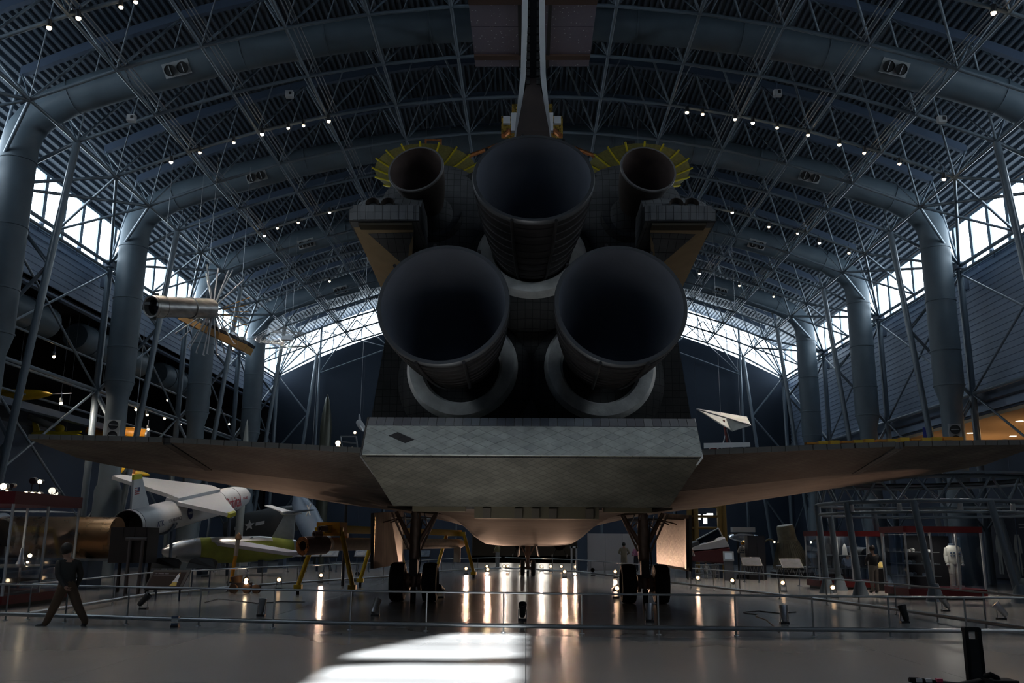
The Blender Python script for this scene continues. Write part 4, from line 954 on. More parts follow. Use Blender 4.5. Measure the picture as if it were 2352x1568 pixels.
MB().box(at(1444, 337, 32.6), (0.45, 0.3, 0.4)).build('dark_box', BLACKP, sat, world=True)
hang(sat, [bc + Vector((-0.6, 0, 0.6)), bc + Vector((0.6, 0, 0.6)), at(978, 350, 33), at(1466, 350, 33)])
# solar array: flat speckled panels under the roof
solm = bpy.data.materials.new('solar_cells'); solm.use_nodes = True; nt = solm.node_tree; b_ = nt.nodes['Principled BSDF']
tc = nt.nodes.new('ShaderNodeTexCoord'); vo = nt.nodes.new('ShaderNodeTexVoronoi'); vo.inputs['Scale'].default_value = 6.5
nt.links.new(tc.outputs['Object'], vo.inputs['Vector']); lt = nt.nodes.new('ShaderNodeMath'); lt.operation = 'LESS_THAN'; lt.inputs[1].default_value = 0.14
nt.links.new(vo.outputs['Distance'], lt.inputs[0]); mx = nt.nodes.new('ShaderNodeMix'); mx.data_type = 'RGBA'
mx.inputs['A'].default_value = (0.21, 0.175, 0.225, 1); mx.inputs['B'].default_value = (0.75, 0.75, 0.78, 1)
nt.links.new(lt.outputs[0], mx.inputs['Factor']); nt.links.new(mx.outputs['Result'], b_.inputs['Base Color']); b_.inputs['Roughness'].default_value = 0.35
ZS = 19.1
pA, pB, pC = FL(1092, 152, ZS), FL(1352, 152, ZS), FL(1222, 0, ZS)
y0_, y1_ = pA.y, pA.y - 8.0; xl, xr = pA.x, pB.x
sp = thing('solar_array', 'speckled purple solar array panels hanging flat under the roof behind the fin', 'solar panel', ((xl + xr) / 2, y0_ - 4, ZS))
w3_ = (xr - xl) / 3
for k, (a, b) in enumerate(((xl, xl + w3_ * 1.15), (xl + w3_ * 1.15 + 0.12, xr - w3_ * 1.05 - 0.12), (xr - w3_ * 1.05, xr))):
    for q in range(3):
        ya, yb = y0_ - q * 2.66 - 0.02, y0_ - (q + 1) * 2.66 + 0.02
        MB().box(((a + b) / 2, (ya + yb) / 2, ZS), (b - a, ya - yb, 0.05)).build('cell_panel', solm, sp, world=True)
for yb in (y0_ - 0.75, y0_ - 4.2): MB().box(((xl + xr) / 2, yb, ZS - 0.06), (xr - xl, 0.3, 0.08)).build('cross_band', mat('band_brown', (0.10, 0.055, 0.04), 0.6), sp, world=True)
for xb in (xl + w3_ * 1.15 + 0.06, xr - w3_ * 1.05 - 0.06): MB().box((xb, y0_ - 4, ZS - 0.05), (0.12, 8.0, 0.06)).build('hinge_strip', BLACKP, sp, world=True)
hang(sp, [(xl + .2, y0_ - .3, ZS), (xr - .2, y0_ - .3, ZS), (xl + .2, y0_ - 7.6, ZS), (xr - .2, y0_ - 7.6, ZS)], 20.3)

# silver tube satellite with a fan of rods
TUBE = mat('tube_metal', (0.42, 0.40, 0.38), 0.36, 0.75, var=0.3, vscale=2.2, stretch=(1, 1, 4))
YT = 34.0
ts = thing('tube_satellite', 'silver tube satellite with a fan of thin rods hanging at upper left', 'satellite', at(440, 720, YT))
pa, pb = at(352, 704, YT - 1.5), at(485, 708, YT + 1.2); ax = (pb - pa).normalized()
MB().lathe([(0.34, 0.1), (0.36, -0.1), (0.42, -0.12), (0.43, 0.0), (0.43, 0.38), (0.40, 0.40), (0.40, (pb - pa).length), (0.36, (pb - pa).length + 0.04), (0.0, (pb - pa).length + 0.05)], pa, ax, 32).build('tube_body', TUBE, ts, smooth=40, world=True)
MB().lathe([(0.0, 0.35), (0.30, 0.3), (0.36, 0.0), (0.36, -0.08)], pa, ax, 28).build('tube_mouth', BLACKP, ts, smooth=40, world=True)
for h in (0.0, 0.42, 1.9): MB().lathe([(0.395, h - 0.03), (0.44, h - 0.02), (0.44, h + 0.02), (0.395, h + 0.03)], pa, ax, 32).build('collar', TUBE, ts, smooth=40, world=True)
MB().box(pa + ax * 0.55 + Vector((0.0, -0.40, 0.02)), (0.25, 0.06, 0.16)).build('white_fitting', WHITE, ts, world=True)
for q in ((0, 0, 0.47), (0, 0, -0.47), (-0.1, -0.45, 0)): MB().box(pa + Vector(q) + ax * 0.1, (0.2, 0.12, 0.1)).build('latch', BLACKP, ts, world=True)
rg = random.Random(11); hub = pb + ax * 0.1
fan = [(-90 + 9.5 * k) for k in range(-6, 6)] + [60, 75, 90, 100, 112, 50]
for i, dg in enumerate(fan):
    th = R(dg); L = 1.95 if dg < 20 else 1.8
    e = hub + Vector((math.cos(th) * L * 0.9, rg.uniform(-0.4, 0.5), math.sin(th) * L))
    bar('rod', hub, e, 0.028, ts, WHITE, 6)
    if dg < 20: bar('rod_foot', e, e + Vector((0.07, 0, -0.02)), 0.022, ts, WHITE, 6)
for i in range(6): bar('orange_rod', hub + Vector((0.35, 0.2, 0.1 - i * 0.1)), hub + Vector((1.4, 0.3, 0.55 - 0.3 * i)), 0.014, ts, ORANGE, 6)
hang(ts, [pa + ax * 0.3 + Vector((0, 0, 0.4)), pb - ax * 0.3 + Vector((0, 0, 0.4))], 17.5)
sl_ = thing('sounding_probe', 'long orange-bottomed probe hanging under the silver tube satellite', 'satellite', at(500, 765, 35.5))
q0, q1 = at(408, 732, 35.6), at(560, 806, 35.2); dv = (q1 - q0); nv = Vector((dv.z, 0, -dv.x)).normalized()
MB().prism([q0, q1, q1 - nv * 0.28, q0 - nv * 0.25], (0, 0.9, 0)).build('probe_body', mat('probe_tan', (0.55, 0.30, 0.09), 0.6, var=0.15), sl_, world=True)
MB().prism([q0 - nv * 0.26, q1 - nv * 0.30, q1 - nv * 0.42, q0 - nv * 0.36], (0, 0.9, 0)).build('probe_deck', BLACKP, sl_, world=True)
for k in range(7): MB().box(q0.lerp(q1, 0.1 + 0.13 * k) - nv * 0.45 + Vector((0, 0.2, 0)), (0.16, 0.3, 0.12)).build('instrument', SILVER if k % 2 else WHITE, sl_, world=True)
hang(sl_, [q0.lerp(q1, .2), q0.lerp(q1, .9)], 17.2)
ws = thing('wire_satellite', 'satellite of tangled thin wire hoops hanging left of the gable window', 'satellite', at(660, 775, 46))
c = at(660, 777, 46)
for k in range(16):
    ph = rg.uniform(0, PI); rr = rg.uniform(0.7, 1.9)
    MB().path([c + Vector((math.cos(t) * rr, math.sin(t) * 0.5 * math.cos(ph), math.sin(t) * (0.18 + 0.32 * rg.random()) + 0.1 * math.sin(3 * t + ph))) for t in [PI * 2 * j / 20 for j in range(18)]], 0.009, 5).build('wire_hoop', SILVER, ws, smooth=60, world=True)
MB().box(c, (0.5, 0.4, 0.22)).build('core_box', SILVER, ws, world=True)
hang(ws, [c + Vector((-0.2, 0, 0.1)), c + Vector((0.2, 0, 0.1))], 17.8)

# yellow drones in the left bay
def spindle(t, p, q, r, nm, m, prof=None, n=20):
    p, q = Vector(p), Vector(q); L = (q - p).length
    prof = prof or [(0.0, 0.0), (0.5, 0.02), (0.85, 0.12), (1.0, 0.3), (1.0, 0.6), (0.7, 0.85), (0.3, 0.97), (0.0, 1.0)]
    return MB().lathe([(a * r, h * L) for a, h in prof], p, q - p, n).build(nm, m, t, smooth=45, world=True)
Yd = 43.0
dr = thing('yellow_drone', 'yellow target drone nose with a long probe hanging highest at far left', 'drone', at(60, 907, 40))
spindle(dr, at(-40, 908, 40), at(120, 905, 40), 0.27, 'body', YELLOW, [(1.0, 0), (1.0, 0.55), (0.8, 0.78), (0.35, 0.95), (0.1, 1.0), (0, 1.0)])
bar('nose_probe', at(118, 905, 40), at(165, 903, 40), 0.012, dr, SILVER, 6); hang(dr, [at(40, 890, 40)], 12.7)
dr = thing('pulse_jet_drone', 'yellow flying bomb with a grey pulse-jet tube on its back', 'drone', at(140, 995, Yd))
spindle(dr, at(72, 997, Yd), at(196, 1003, Yd), 0.22, 'body', YELDRONE)
MB().lathe([(0.0, 0.0), (0.13, 0.0), (0.15, 0.1), (0.15, 1.5), (0.10, 1.56), (0.0, 1.56)], at(66, 957, Yd), at(137, 984, Yd) - at(66, 957, Yd), 18).build('jet_tube', RAILM, dr, smooth=45, world=True)
spindle(dr, at(128, 987, Yd), at(148, 981, Yd), 0.2, 'intake', YELDRONE); MB().prism([at(74, 968, Yd), at(84, 968, Yd), at(92, 992, Yd), at(76, 992, Yd)], (0, 0.08, 0)).build('fin', YELDRONE, dr, world=True)
MB().plate([at(120, 997, Yd - 0.1), at(165, 1001, Yd - 0.1), at(172, 1004, Yd - 1.5), at(150, 1003, Yd - 1.5)], 0.06).build('wing', YELDRONE, dr, world=True)
MB().plate([at(140, 996, Yd + 0.1), at(188, 993, Yd + 0.1), at(188, 991, Yd + 1.2), at(160, 992, Yd + 1.2)], 0.06).build('wing', YELDRONE, dr, world=True)
hang(dr, [at(132, 980, Yd), at(152, 990, Yd)], 12.7)
Yo = 46.0
dr = thing('orange_drone', 'orange winged drone hanging behind the left air duct', 'drone', at(270, 993, Yo))
spindle(dr, at(198, 990, Yo), at(340, 998, Yo), 0.34, 'body', ORANGE, [(0.3, 0.0), (0.75, 0.1), (1.0, 0.35), (1.0, 0.75), (0.85, 0.95), (0.6, 1.0), (0, 1.0)])
MB().prism([at(198, 972, Yo), at(212, 974, Yo), at(230, 986, Yo), at(200, 992, Yo)], (0, 0.1, 0)).build('fin', ORANGE, dr, world=True)
spindle(dr, at(200, 975, Yo - .3), at(232, 984, Yo - .3), 0.16, 'engine_pod', ORANGE)
MB().lathe([(0, 0.04), (0.22, 0.02), (0.25, -0.1)], at(340, 998, Yo), at(340, 998, Yo) - at(198, 990, Yo), 16).build('nose_glass', SILVER, dr, smooth=40, world=True)
MB().plate([at(250, 996, Yo - .2), at(290, 998, Yo - .2), at(300, 1006, Yo - 1.6), at(280, 1006, Yo - 1.6)], 0.07).build('wing', ORANGE, dr, world=True)
hang(dr, [at(225, 985, Yo), at(310, 990, Yo)], 12.7)
dr = thing('orange_drone', 'slim orange drone hanging just below the left wing', 'drone', at(300, 1085, Yo))
spindle(dr, at(255, 1076, Yo), at(345, 1091, Yo), 0.16, 'body', YELLOW); MB().plate([at(290, 1083, Yo), at(310, 1087, Yo), at(306, 1092, Yo - 1), at(296, 1090, Yo - 1)], 0.05).build('wing', ORANGE, dr, world=True)
MB().lathe([(0.15, 0), (0.175, 0.05), (0.175, 0.4), (0.15, 0.45)], at(294, 1082, Yo), at(345, 1091, Yo) - at(255, 1076, Yo), 16).build('rust_band', mat('rust', (0.2, 0.07, 0.01), 0.6), dr, smooth=40, world=True)
hang(dr, [at(300, 1080, Yo)], 12.7)

# ================================================================== LEFT FLOOR EXHIBITS
# winged white rocket
PW = mat('rocket_white', (0.66, 0.66, 0.67), 0.4, var=0.04); PYEL = mat('tip_yellow', (0.62, 0.60, 0.03), 0.5)
REDT = mat('red_lettering', (0.35, 0.02, 0.03), 0.5); NAVYT = mat('navy_lettering', (0.02, 0.03, 0.12), 0.5); GRYT = mat('grey_lettering', (0.10, 0.10, 0.12), 0.5)
t0, t1 = at(292, 1208, 36.0), at(566, 1137, 50.0); t0.z, t1.z = t0.z, t1.z
pg = thing('winged_rocket', 'white winged launch rocket with yellow tips and red lettering, raised on stands', 'rocket', (t0.x, t0.y + 5, 0))
ax = (t1 - t0).normalized(); L = (t1 - t0).length
side = ax.cross(Vector((0, 0, 1))).normalized(); upv = side.cross(ax)
rl = R(15); su, uu = (side * math.cos(rl) - upv * math.sin(rl)), (upv * math.cos(rl) + side * math.sin(rl))
Rr = 0.64
MB().lathe([(0.60, 0.02), (Rr, 0.0), (Rr, L * 0.78), (Rr * 0.97, L * 0.86), (Rr * 0.8, L * 0.94), (Rr * 0.45, L * 0.99), (0.0, L)], t0, ax, 40).build('body', PW, pg, smooth=45, world=True)
MB().lathe([(0.62, -0.005), (0.56, 0.1), (0.3, 0.8), (0.0, 0.85)], t0, ax, 32).build('tail_cavity', BLACKP, pg, smooth=45, world=True)
for h in (0.25, L * 0.66, L * 0.80): MB().lathe([(Rr + .001, h - 0.02), (Rr + 0.012, h), (Rr + .001, h + 0.02)], t0, ax, 40).build('joint_band', GRYT, pg, smooth=40, world=True)
def pp(f, a, b): return t0 + ax * (L * f) + su * a + uu * b
top = 0.62
MB().plate([pp(0.62, 0.3, top + .1), pp(0.64, -0.3, top + .1), pp(0.36, -3.1, top + .15), pp(0.30, -3.1, top + .15), pp(0.28, -0.3, top + .1), pp(0.26, 0.3, top + .1)], 0.16).build('wing', PW, pg, world=True)
MB().plate([pp(0.26, 0.3, top + .1), pp(0.62, 0.3, top + .1), pp(0.34, 2.6, top + .15), pp(0.285, 2.6, top + .15)], 0.16).build('wing', PW, pg, world=True)
MB().plate([pp(0.352, 2.44, top + .155), pp(0.337, 2.62, top + .155), pp(0.284, 2.62, top + .155), pp(0.284, 2.44, top + .155)], 0.18).build('wing_tip', PYEL, pg, world=True)
MB().prism([pp(0.6, -0.32, 0.35), pp(0.6, 0.32, 0.35), pp(0.6, 0.3, top + .12), pp(0.6, -0.3, top + .12)], -ax * L * 0.33).build('wing_fillet', PW, pg, world=True)
fz = Vector((0, 0, 1))
def fp(f, h, o=0): return t0 + ax * (L * f) + fz * (Rr * 0.9 + h) + side * o
MB().prism([fp(0.005, 0), fp(0.12, 0), fp(0.055, 1.25), fp(0.0, 1.25)], side * 0.09).build('tail_fin', PW, pg, world=True)
MB().prism([fp(0.055, 1.25), fp(0.0, 1.25), fp(0.0, 1.45), fp(0.047, 1.45)], side * 0.09).build('fin_tip', PYEL, pg, world=True)
for s in (-1,): MB().prism([t0 + ax * (L * f) + (side * s * math.cos(R(25)) - upv * math.sin(R(25))) * q for f, q in ((0.01, 0.55), (0.12, 0.55), (0.06, 1.9), (0.01, 1.9))], upv * 0.08).build('tail_fin', PW, pg, world=True)
# flag on the fin
fo = fp(0.012, 0.62, 0.095)
MB().prism([fo, fo + ax * 0.42, fo + ax * 0.42 + fz * 0.3, fo + fz * 0.3], side * 0.004).build('flag', WHITE, pg, world=True)
for k in range(4): MB().prism([fo + fz * (0.02 + k * 0.08), fo + ax * 0.42 + fz * (0.02 + k * 0.08), fo + ax * 0.42 + fz * (0.055 + k * 0.08), fo + fz * (0.055 + k * 0.08)], side * 0.008).build('flag_stripe', REDT, pg, world=True)
MB().prism([fo + ax * 0.24 + fz * 0.15, fo + ax * 0.42 + fz * 0.15, fo + ax * 0.42 + fz * 0.3, fo + ax * 0.24 + fz * 0.3], side * 0.011).build('flag_canton', NAVYT, pg, world=True)
sd = (side * 0.97 + upv * 0.12).normalized(); ud = ax.cross(sd) * -1.0
if ud.z < 0: ud = -ud
def onb(f, h): return t0 + ax * (L * f) + sd * (Rr + 0.012) + ud * h
letter('Orbital', 0.80, REDT, pg, onb(0.63, -0.36) + sd * 0.05, ax, ud)
letter('ATK', 0.34, NAVYT, pg, onb(0.09, -0.28), ax, ud)
letter('U.S. AIR FORCE', 0.20, GRYT, pg, onb(0.17, -0.22), ax, ud)
MB().lathe([(0.0, 0.02), (0.27, 0.018), (0.28, 0.0)], onb(0.33, -0.05), sd, 24).build('round_emblem', NAVYT, pg, world=True)
letter('NASA', 0.17, WHITE, pg, onb(0.33, -0.11) + sd * 0.024 - ax * 0.22, ax, ud)
letter('PEGASUS', 0.18, REDT, pg, onb(0.83, -0.1) + sd * 0.0, ax, ud)
for f in (0.22, 0.72):
    c = t0 + ax * (L * f)
    MB().lathe([(Rr + 0.02, -0.15), (Rr + 0.1, -0.15), (Rr + 0.1, 0.15), (Rr + 0.02, 0.15)], c, ax, 28, arc=(R(200), R(340))).build('cradle', BEAM, pg, world=True)
    for q in (-0.5, 0.5): bar('stand_leg', c + side * q - upv * 0.6, Vector((c.x + q * 1.2, c.y, 0)), 0.07, pg, BEAM)

# copper-coloured stage lying behind the glass case, and its dark end housing
COPPER = mat('copper_skin', (0.42, 0.22, 0.10), 0.30, 0.85, var=0.06, vscale=2)
st = thing('rocket_stage', 'copper-brown metal rocket stage lying on its side behind the glass case', 'rocket stage', (at(130, 1244, 33).x, 33, 0))
a, b = at(-80, 1243, 33), at(268, 1240, 33); a.z = b.z = 1.78
MB().lathe([(0, 0), (0.7, 0), (0.74, 0.1), (0.74, (b - a).length), (0, (b - a).length)], a, b - a, 32).build('stage_barrel', COPPER, st, smooth=40, world=True)
for f in (0.06, 0.22): MB().lathe([(0.74, -0.12), (0.86, -0.1), (0.86, 0.1), (0.74, 0.12)], a.lerp(b, f), b - a, 32).build('white_ring', WHITE, st, smooth=40, world=True)
for f in (0.3, 0.85): MB().box((a.lerp(b, f).x, 33, 0.52), (0.3, 1.1, 1.04)).build('cradle', BEAM, st, world=True)
MB().box((a.lerp(b, 0.6).x, 32.2, 1.02), (5.5, 0.06, 0.08)).build('cradle_rail', RAILM, st, world=True)
bxp = at(307, 1260, 30.5)
dk = thing('brown_housing', 'dark brown box on a pipe frame beside the copper stage', 'housing', (bxp.x, 30.5, 0))
DBR = mat('dark_brown_box', (0.025, 0.017, 0.017), 0.6)
MB().box((0, 0, 1.55), (1.25, 0.9, 1.15)).build('box_body', DBR, dk)
for x in (-0.36, 0.02, 0.4): MB().box((x, -0.46, 1.95), (0.33, 0.03, 0.32)).build('box_panel', DBR, dk)
for x in (0.1, 0.52): bar('frame_leg', (bxp.x + x, 29.95, 0), (bxp.x + x, 29.95, 1.75), 0.06, dk, mat('frame_taupe', (0.13, 0.11, 0.11), 0.5))
bar('frame_bar', (bxp.x - 0.05, 29.95, 1.75), (bxp.x + 0.65, 29.95, 1.75), 0.06, dk, mat('frame_taupe', (0, 0, 0)))
for x in (-0.5, 0.5): bar('box_leg', (bxp.x + x, 30.7, 0), (bxp.x + x, 30.7, 1.0), 0.06, dk, DBR)

# glass case at the left edge
def glass_case(label, x0, x1, y0, y1, ztop_, band=0.32, base=0.28, nx=3, ny=2, shelves=(), posts=WHITE):
    t = thing('display_case', label, 'display case', ((x0 + x1) / 2, (y0 + y1) / 2, 0))
    MB().box(((x0 + x1) / 2, (y0 + y1) / 2, ztop_ - band / 2), (x1 - x0 + 0.1, y1 - y0 + 0.1, band)).build('case_top', RED, t, world=True)
    MB().box(((x0 + x1) / 2, (y0 + y1) / 2, base / 2 + 0.06), (x1 - x0 + 0.06, y1 - y0 + 0.06, base - 0.06)).build('case_base', RED, t, world=True)
    MB().box(((x0 + x1) / 2, (y0 + y1) / 2, 0.04), (x1 - x0 - 0.1, y1 - y0 - 0.1, 0.08)).build('plinth', BLACKP, t, world=True)
    h = ztop_ - band - base
    def pane(xa, ya, xb, yb):
        a, b = Vector((xa, ya, base)), Vector((xb, yb, base)); MB().prism([a, b, b + Vector((0, 0, h)), a + Vector((0, 0, h))], (0.012 if xa == xb else 0, 0.012 if ya == yb else 0, 0)).build('glass_pane', GLASS, t, world=True)
    def post(x, y): MB().box((x, y, base + h / 2), (0.055, 0.055, h)).build('corner_post', posts, t, world=True)
    for k in range(nx):
        xa, xb = x0 + (x1 - x0) * k / nx, x0 + (x1 - x0) * (k + 1) / nx
        for y in (y0, y1): pane(xa + .03, y, xb - .03, y)
        post(xa, y0); post(xa, y1)
    post(x1, y0); post(x1, y1)
    for k in range(ny):
        ya, yb = y0 + (y1 - y0) * k / ny, y0 + (y1 - y0) * (k + 1) / ny
        for x in (x0, x1): pane(x, ya + .03, x, yb - .03)
        if k: post(x0, ya); post(x1, ya)
    for z in shelves: MB().box(((x0 + x1) / 2, (y0 + y1) / 2, z), (x1 - x0 - 0.2, y1 - y0 - 0.3, 0.02)).build('shelf', mat('shelf_glass', (0.22, 0.24, 0.25), 0.15), t, world=True)
    return t
gc = glass_case('glass display case with red top and base at the left edge', -18.0, -13.35, 23.4, 26.9, 2.95, shelves=(0.62, 1.0), ny=2)
rg = random.Random(5)
for i in range(9):
    x = -17.6 + i * 0.48; z = 0.63 if i % 2 else 1.01
    m_ = MB().lathe([(0, 0), (0.10, 0.0), (0.12, 0.06), (0.07, 0.16), (0.03, 0.26 + 0.1 * (i % 3)), (0, 0.3 + 0.1 * (i % 3))], (x, 24.3 + 0.25 * (i % 3), z), (0, 0, 1), 14).build('display_model', WHITE if i % 2 else SILVER, None, smooth=40)
    tag(m_, ORD[i] + ' small pale model from the left in the left glass case', 'model', 'models in the left glass case')
rw = thing('white_ring_model', 'large white ring standing inside the left glass case', 'model', (-16.6, 25.6, 1.01))
MB().lathe([(0.62, -0.12), (0.72, -0.12), (0.72, 0.12), (0.62, 0.12), (0.62, -0.12)], (0, 0, 0.74), (0.5, 1, 0), 36).build('ring_band', WHITE, rw, smooth=40)
MB().box((0, 0, 0.03), (0.5, 0.2, 0.06)).build('ring_foot', BLACKP, rw)
for i, (x, y, z) in enumerate(((-14.9, 24.2, 1.25), (-13.9, 25.5, 1.28), (-15.0, 24.2, 1.06), (-13.95, 25.5, 1.1))):
    ll = thing('case_lamp', ('larger' if i < 2 else 'smaller') + ' warm lamp glowing in the left glass case, ' + ('left' if i % 2 == 0 else 'right') + ' pair', 'lamp', (x, y, z), 0, 'case lamps')
    MB().sphere((0, 0, 0), 0.055 if i < 2 else 0.03, 10, 6).build('bulb', WARM, ll, smooth=60); MB().tube((0, 0, -0.05), (0, 0, -0.2), 0.015, n=6).build('stem', BLACKP, ll)
# lamps on top of the case
for i, (px, py, r, on) in enumerate(((8, 1117, 0.14, 1), (16, 1130, 0.08, 1), (27, 1115, 0.1, 0), (60, 1132, 0.08, 1), (74, 1137, 0.14, 1), (90, 1134, 0.08, 1), (92, 1106, 0.1, 1), (120, 1127, 0.16, 2), (128, 1133, 0.12, 2), (75, 1104, 0.15, 0))):
    r *= 0.62; p = at(px, py, 23.8 + i * 0.3)
    t = thing('case_spotlight', ORD[i] + ' stage spotlight standing on the left glass case, ' + ('dark', 'lit', 'softly glowing')[on], 'spotlight', p, 0, 'spotlights over the left case')
    MB().lathe([(0, -0.25), (r, -0.22), (r * 1.1, 0.0), (r, 0.02)], (0, 0, 0), (0.2, -1, -0.1), 14).build('can', BLACKP, t, smooth=40)
    MB().lathe([(0, 0.015), (r, 0.012)], (0, 0, 0), (0.2, -1, -0.1), 14).build('lens', (BLACKP, WARM, emit_mat('soft_panel', (1, 0.92, 0.75), 1.2))[on], t)
    bar('pole', p, (p.x, p.y, 2.95), 0.015, t, BLACKP, 6)

# green and silver cruise missile
GREEN = mat('missile_green', (0.26, 0.30, 0.05), 0.5, var=0.15, vscale=2)
Ym = 45.5
cm_ = thing('cruise_missile', 'winged cruise missile with silver nose and olive-green body', 'missile', (at(520, 1265, Ym).x, Ym, 0))
a, b = at(372, 1266, Ym - 1.5), at(678, 1258, Ym + 2); a.z, b.z = 1.15, 1.3; L = (b - a).length; ax = (b - a).normalized()
MB().lathe([(0.0, 0), (0.12, 0.0), (0.3, 0.25), (0.52, 0.9), (0.62, 1.7)], a, ax, 32).build('nose_cone', SILVER, cm_, smooth=45, world=True)
MB().lathe([(0.62, 1.7), (0.64, 2.4), (0.64, L * 0.6), (0.58, L * 0.82), (0.46, L * 0.97)], a, ax, 32).build('fuselage', GREEN, cm_, smooth=45, world=True)
MB().lathe([(0.46, L * 0.97), (0.43, L * 1.0), (0.3, L * 1.0), (0.28, L * 0.97)], a, ax, 28).build('tail_pipe', SILVER, cm_, smooth=45, world=True)
MB().lathe([(0.645, 2.2), (0.652, 2.25), (0.652, L * 0.72), (0.61, L * 0.8)], a, ax, 32, arc=(R(40), R(140))).build('silver_back', SILVER, cm_, smooth=45, world=True)
def cp(f, s_, u): return a + ax * (L * f) + Vector((ax.y, -ax.x, 0)) * s_ + Vector((0, 0, u))
MB().plate([cp(0.34, 0.45, 0.42), cp(0.56, 0.45, 0.42), cp(0.92, 3.0, -0.12), cp(0.80, 3.0, -0.12)], 0.17).build('wing', mat('wing_grey', (0.42, 0.42, 0.48), 0.45, 0.2), cm_, world=True)
MB().plate([cp(0.36, -0.5, 0.38), cp(0.55, -0.5, 0.38), cp(0.86, -2.6, 0.25), cp(0.78, -2.6, 0.25)], 0.12).build('wing', mat('wing_grey', (0, 0, 0)), cm_, world=True)
MB().prism([cp(0.80, 0, 0.5), cp(0.98, 0, 0.4), cp(0.985, 0, 1.75), cp(0.90, 0, 1.75)], (0.0, 0.12, 0)).build('tail_fin', mat('fin_grey', (0.46, 0.49, 0.49), 0.5, 0.1, var=0.15), cm_, world=True)
MB().lathe([(0, 0), (0.09, 0.1), (0.13, 0.4), (0.1, 0.9), (0, 1.2)], cp(0.86, 0, 1.8), ax, 16).build('fin_bullet', SILVER, cm_, smooth=45, world=True)
MB().plate([cp(0.88, 0.05, 1.83), cp(0.97, 0.05, 1.83), cp(1.06, 1.5, 1.95), cp(1.0, 1.5, 1.95)], 0.05).build('tail_plane', BEAM, cm_, world=True)
MB().plate([cp(0.88, -0.05, 1.83), cp(0.97, -0.05, 1.83), cp(0.86, -1.5, 2.2), cp(0.80, -1.5, 2.2)], 0.05).build('tail_plane', WHITE, cm_, world=True)
for f in (0.3, 0.75): MB().box(cp(f, 0, -0.85), (0.25, 0.9, 0.62)).build('trestle', BEAM, cm_, world=True)
# dark aircraft tail with a star, and a slanted blue missile
dt = thing('dark_aircraft', 'dark grey aircraft fuselage with a white star behind the cruise missile', 'aircraft', (at(610, 1205, 58).x, 58, 0))
a, b = at(520, 1222, 58), at(712, 1182, 58)
spindle(dt, a, b, 0.95, 'fuselage', mat('dark_grey_paint', (0.045, 0.05, 0.055), 0.55), [(0.7, 0), (1, 0.2), (1, 0.6), (0.8, 0.9), (0.5, 1.0), (0, 1.0)])
c = a.lerp(b, 0.33) + Vector((0, -0.98, 0.05)); xv = (b - a).normalized()
star = [c + (xv * math.sin(2 * PI * k / 10) + Vector((0, 0, 1)) * math.cos(2 * PI * k / 10)) * (0.34 if k % 2 == 0 else 0.14) for k in range(10)]
MB().prism(star, (0, -0.02, 0)).build('star_emblem', WHITE, dt, world=True)
for s in (-1, 1): MB().prism([c + xv * s * 0.4 + Vector((0, 0, -0.1)), c + xv * s * 0.95 + Vector((0, 0, -0.1)), c + xv * s * 0.95 + Vector((0, 0, 0.1)), c + xv * s * 0.4 + Vector((0, 0, 0.1))], (0, -0.02, 0)).build('emblem_bar', WHITE, dt, world=True)
for f in (0.2, 0.7): MB().box((a.lerp(b, f).x, 58, 0.6), (0.3, 0.8, 1.2)).tube((a.lerp(b, f).x, 58, 1.2), (a.lerp(b, f).x, 58, a.lerp(b, f).z - 0.7), 0.1).build('trestle', BEAM, dt, world=True)
bl = thing('blue_missile', 'slanting blue-grey missile tube behind the yellow gantry', 'missile', (at(715, 1235, 53).x, 53, 0))
BLUEM = mat('missile_blue', (0.12, 0.17, 0.25), 0.45, var=0.1)
MB().lathe([(0, 0), (0.7, 0), (0.72, 0.2), (0.72, 3.0), (0.5, 4.3), (0.1, 5.2), (0, 5.2)], at(738, 1255, 52), at(668, 1110, 56) - at(738, 1255, 52), 28).build('tube', BLUEM, bl, smooth=45, world=True)
for k in range(2): bar('launch_leg', at(738, 1255, 52) + Vector((0.4 * k - 0.2, 0, 0.1)), (at(738, 1255, 52).x + 0.8 * k - 0.3, 52.5, 0), 0.08, bl, BEAM)
wm = thing('crossed_bracket', 'small white crossed bracket above the slanting blue missile', 'bracket', at(710, 1170, 51))
bar('arm', at(703, 1185, 51), at(715, 1157, 51), 0.04, wm, WHITE, 6); bar('arm', at(712, 1183, 51), at(706, 1160, 51), 0.04, wm, WHITE, 6)
bar('hanger', at(710, 1170, 51), at(710, 1170, 51) + Vector((0, 0, 9)), 0.008, wm, RAILM, 5)

# robot arm on yellow gantry trestles
ga = thing('robot_arm', 'long pale robot arm slung under a yellow beam on splayed legs', 'robot arm', (FL(750, 1362).x, FL(750, 1362).y, 0))
gA, gB = FL(749, 1364), FL(1044, 1328)
dA = (gB - gA).normalized(); pA_ = Vector((dA.y, -dA.x, 0))
zb1 = 2.12
BEI = mat('arm_blanket', (0.50, 0.40, 0.30), 0.8, var=0.15, vscale=4)
MB().box(gA.lerp(gB, 0.5) + Vector((0, 0, zb1)), (0.28, (gB - gA).length + 1.2, 0.26), Euler((0, 0, math.atan2(dA.y, dA.x) - PI / 2)).to_matrix()).build('gantry_beam', YELLOW, ga, world=True)
MB().box(gA + Vector((0, 0, zb1)) + dA * 0.2, (0.85, 0.6, 0.45), Euler((0, 0, math.atan2(dA.y, dA.x) - PI / 2)).to_matrix()).build('gantry_head', ORANGE, ga, world=True)
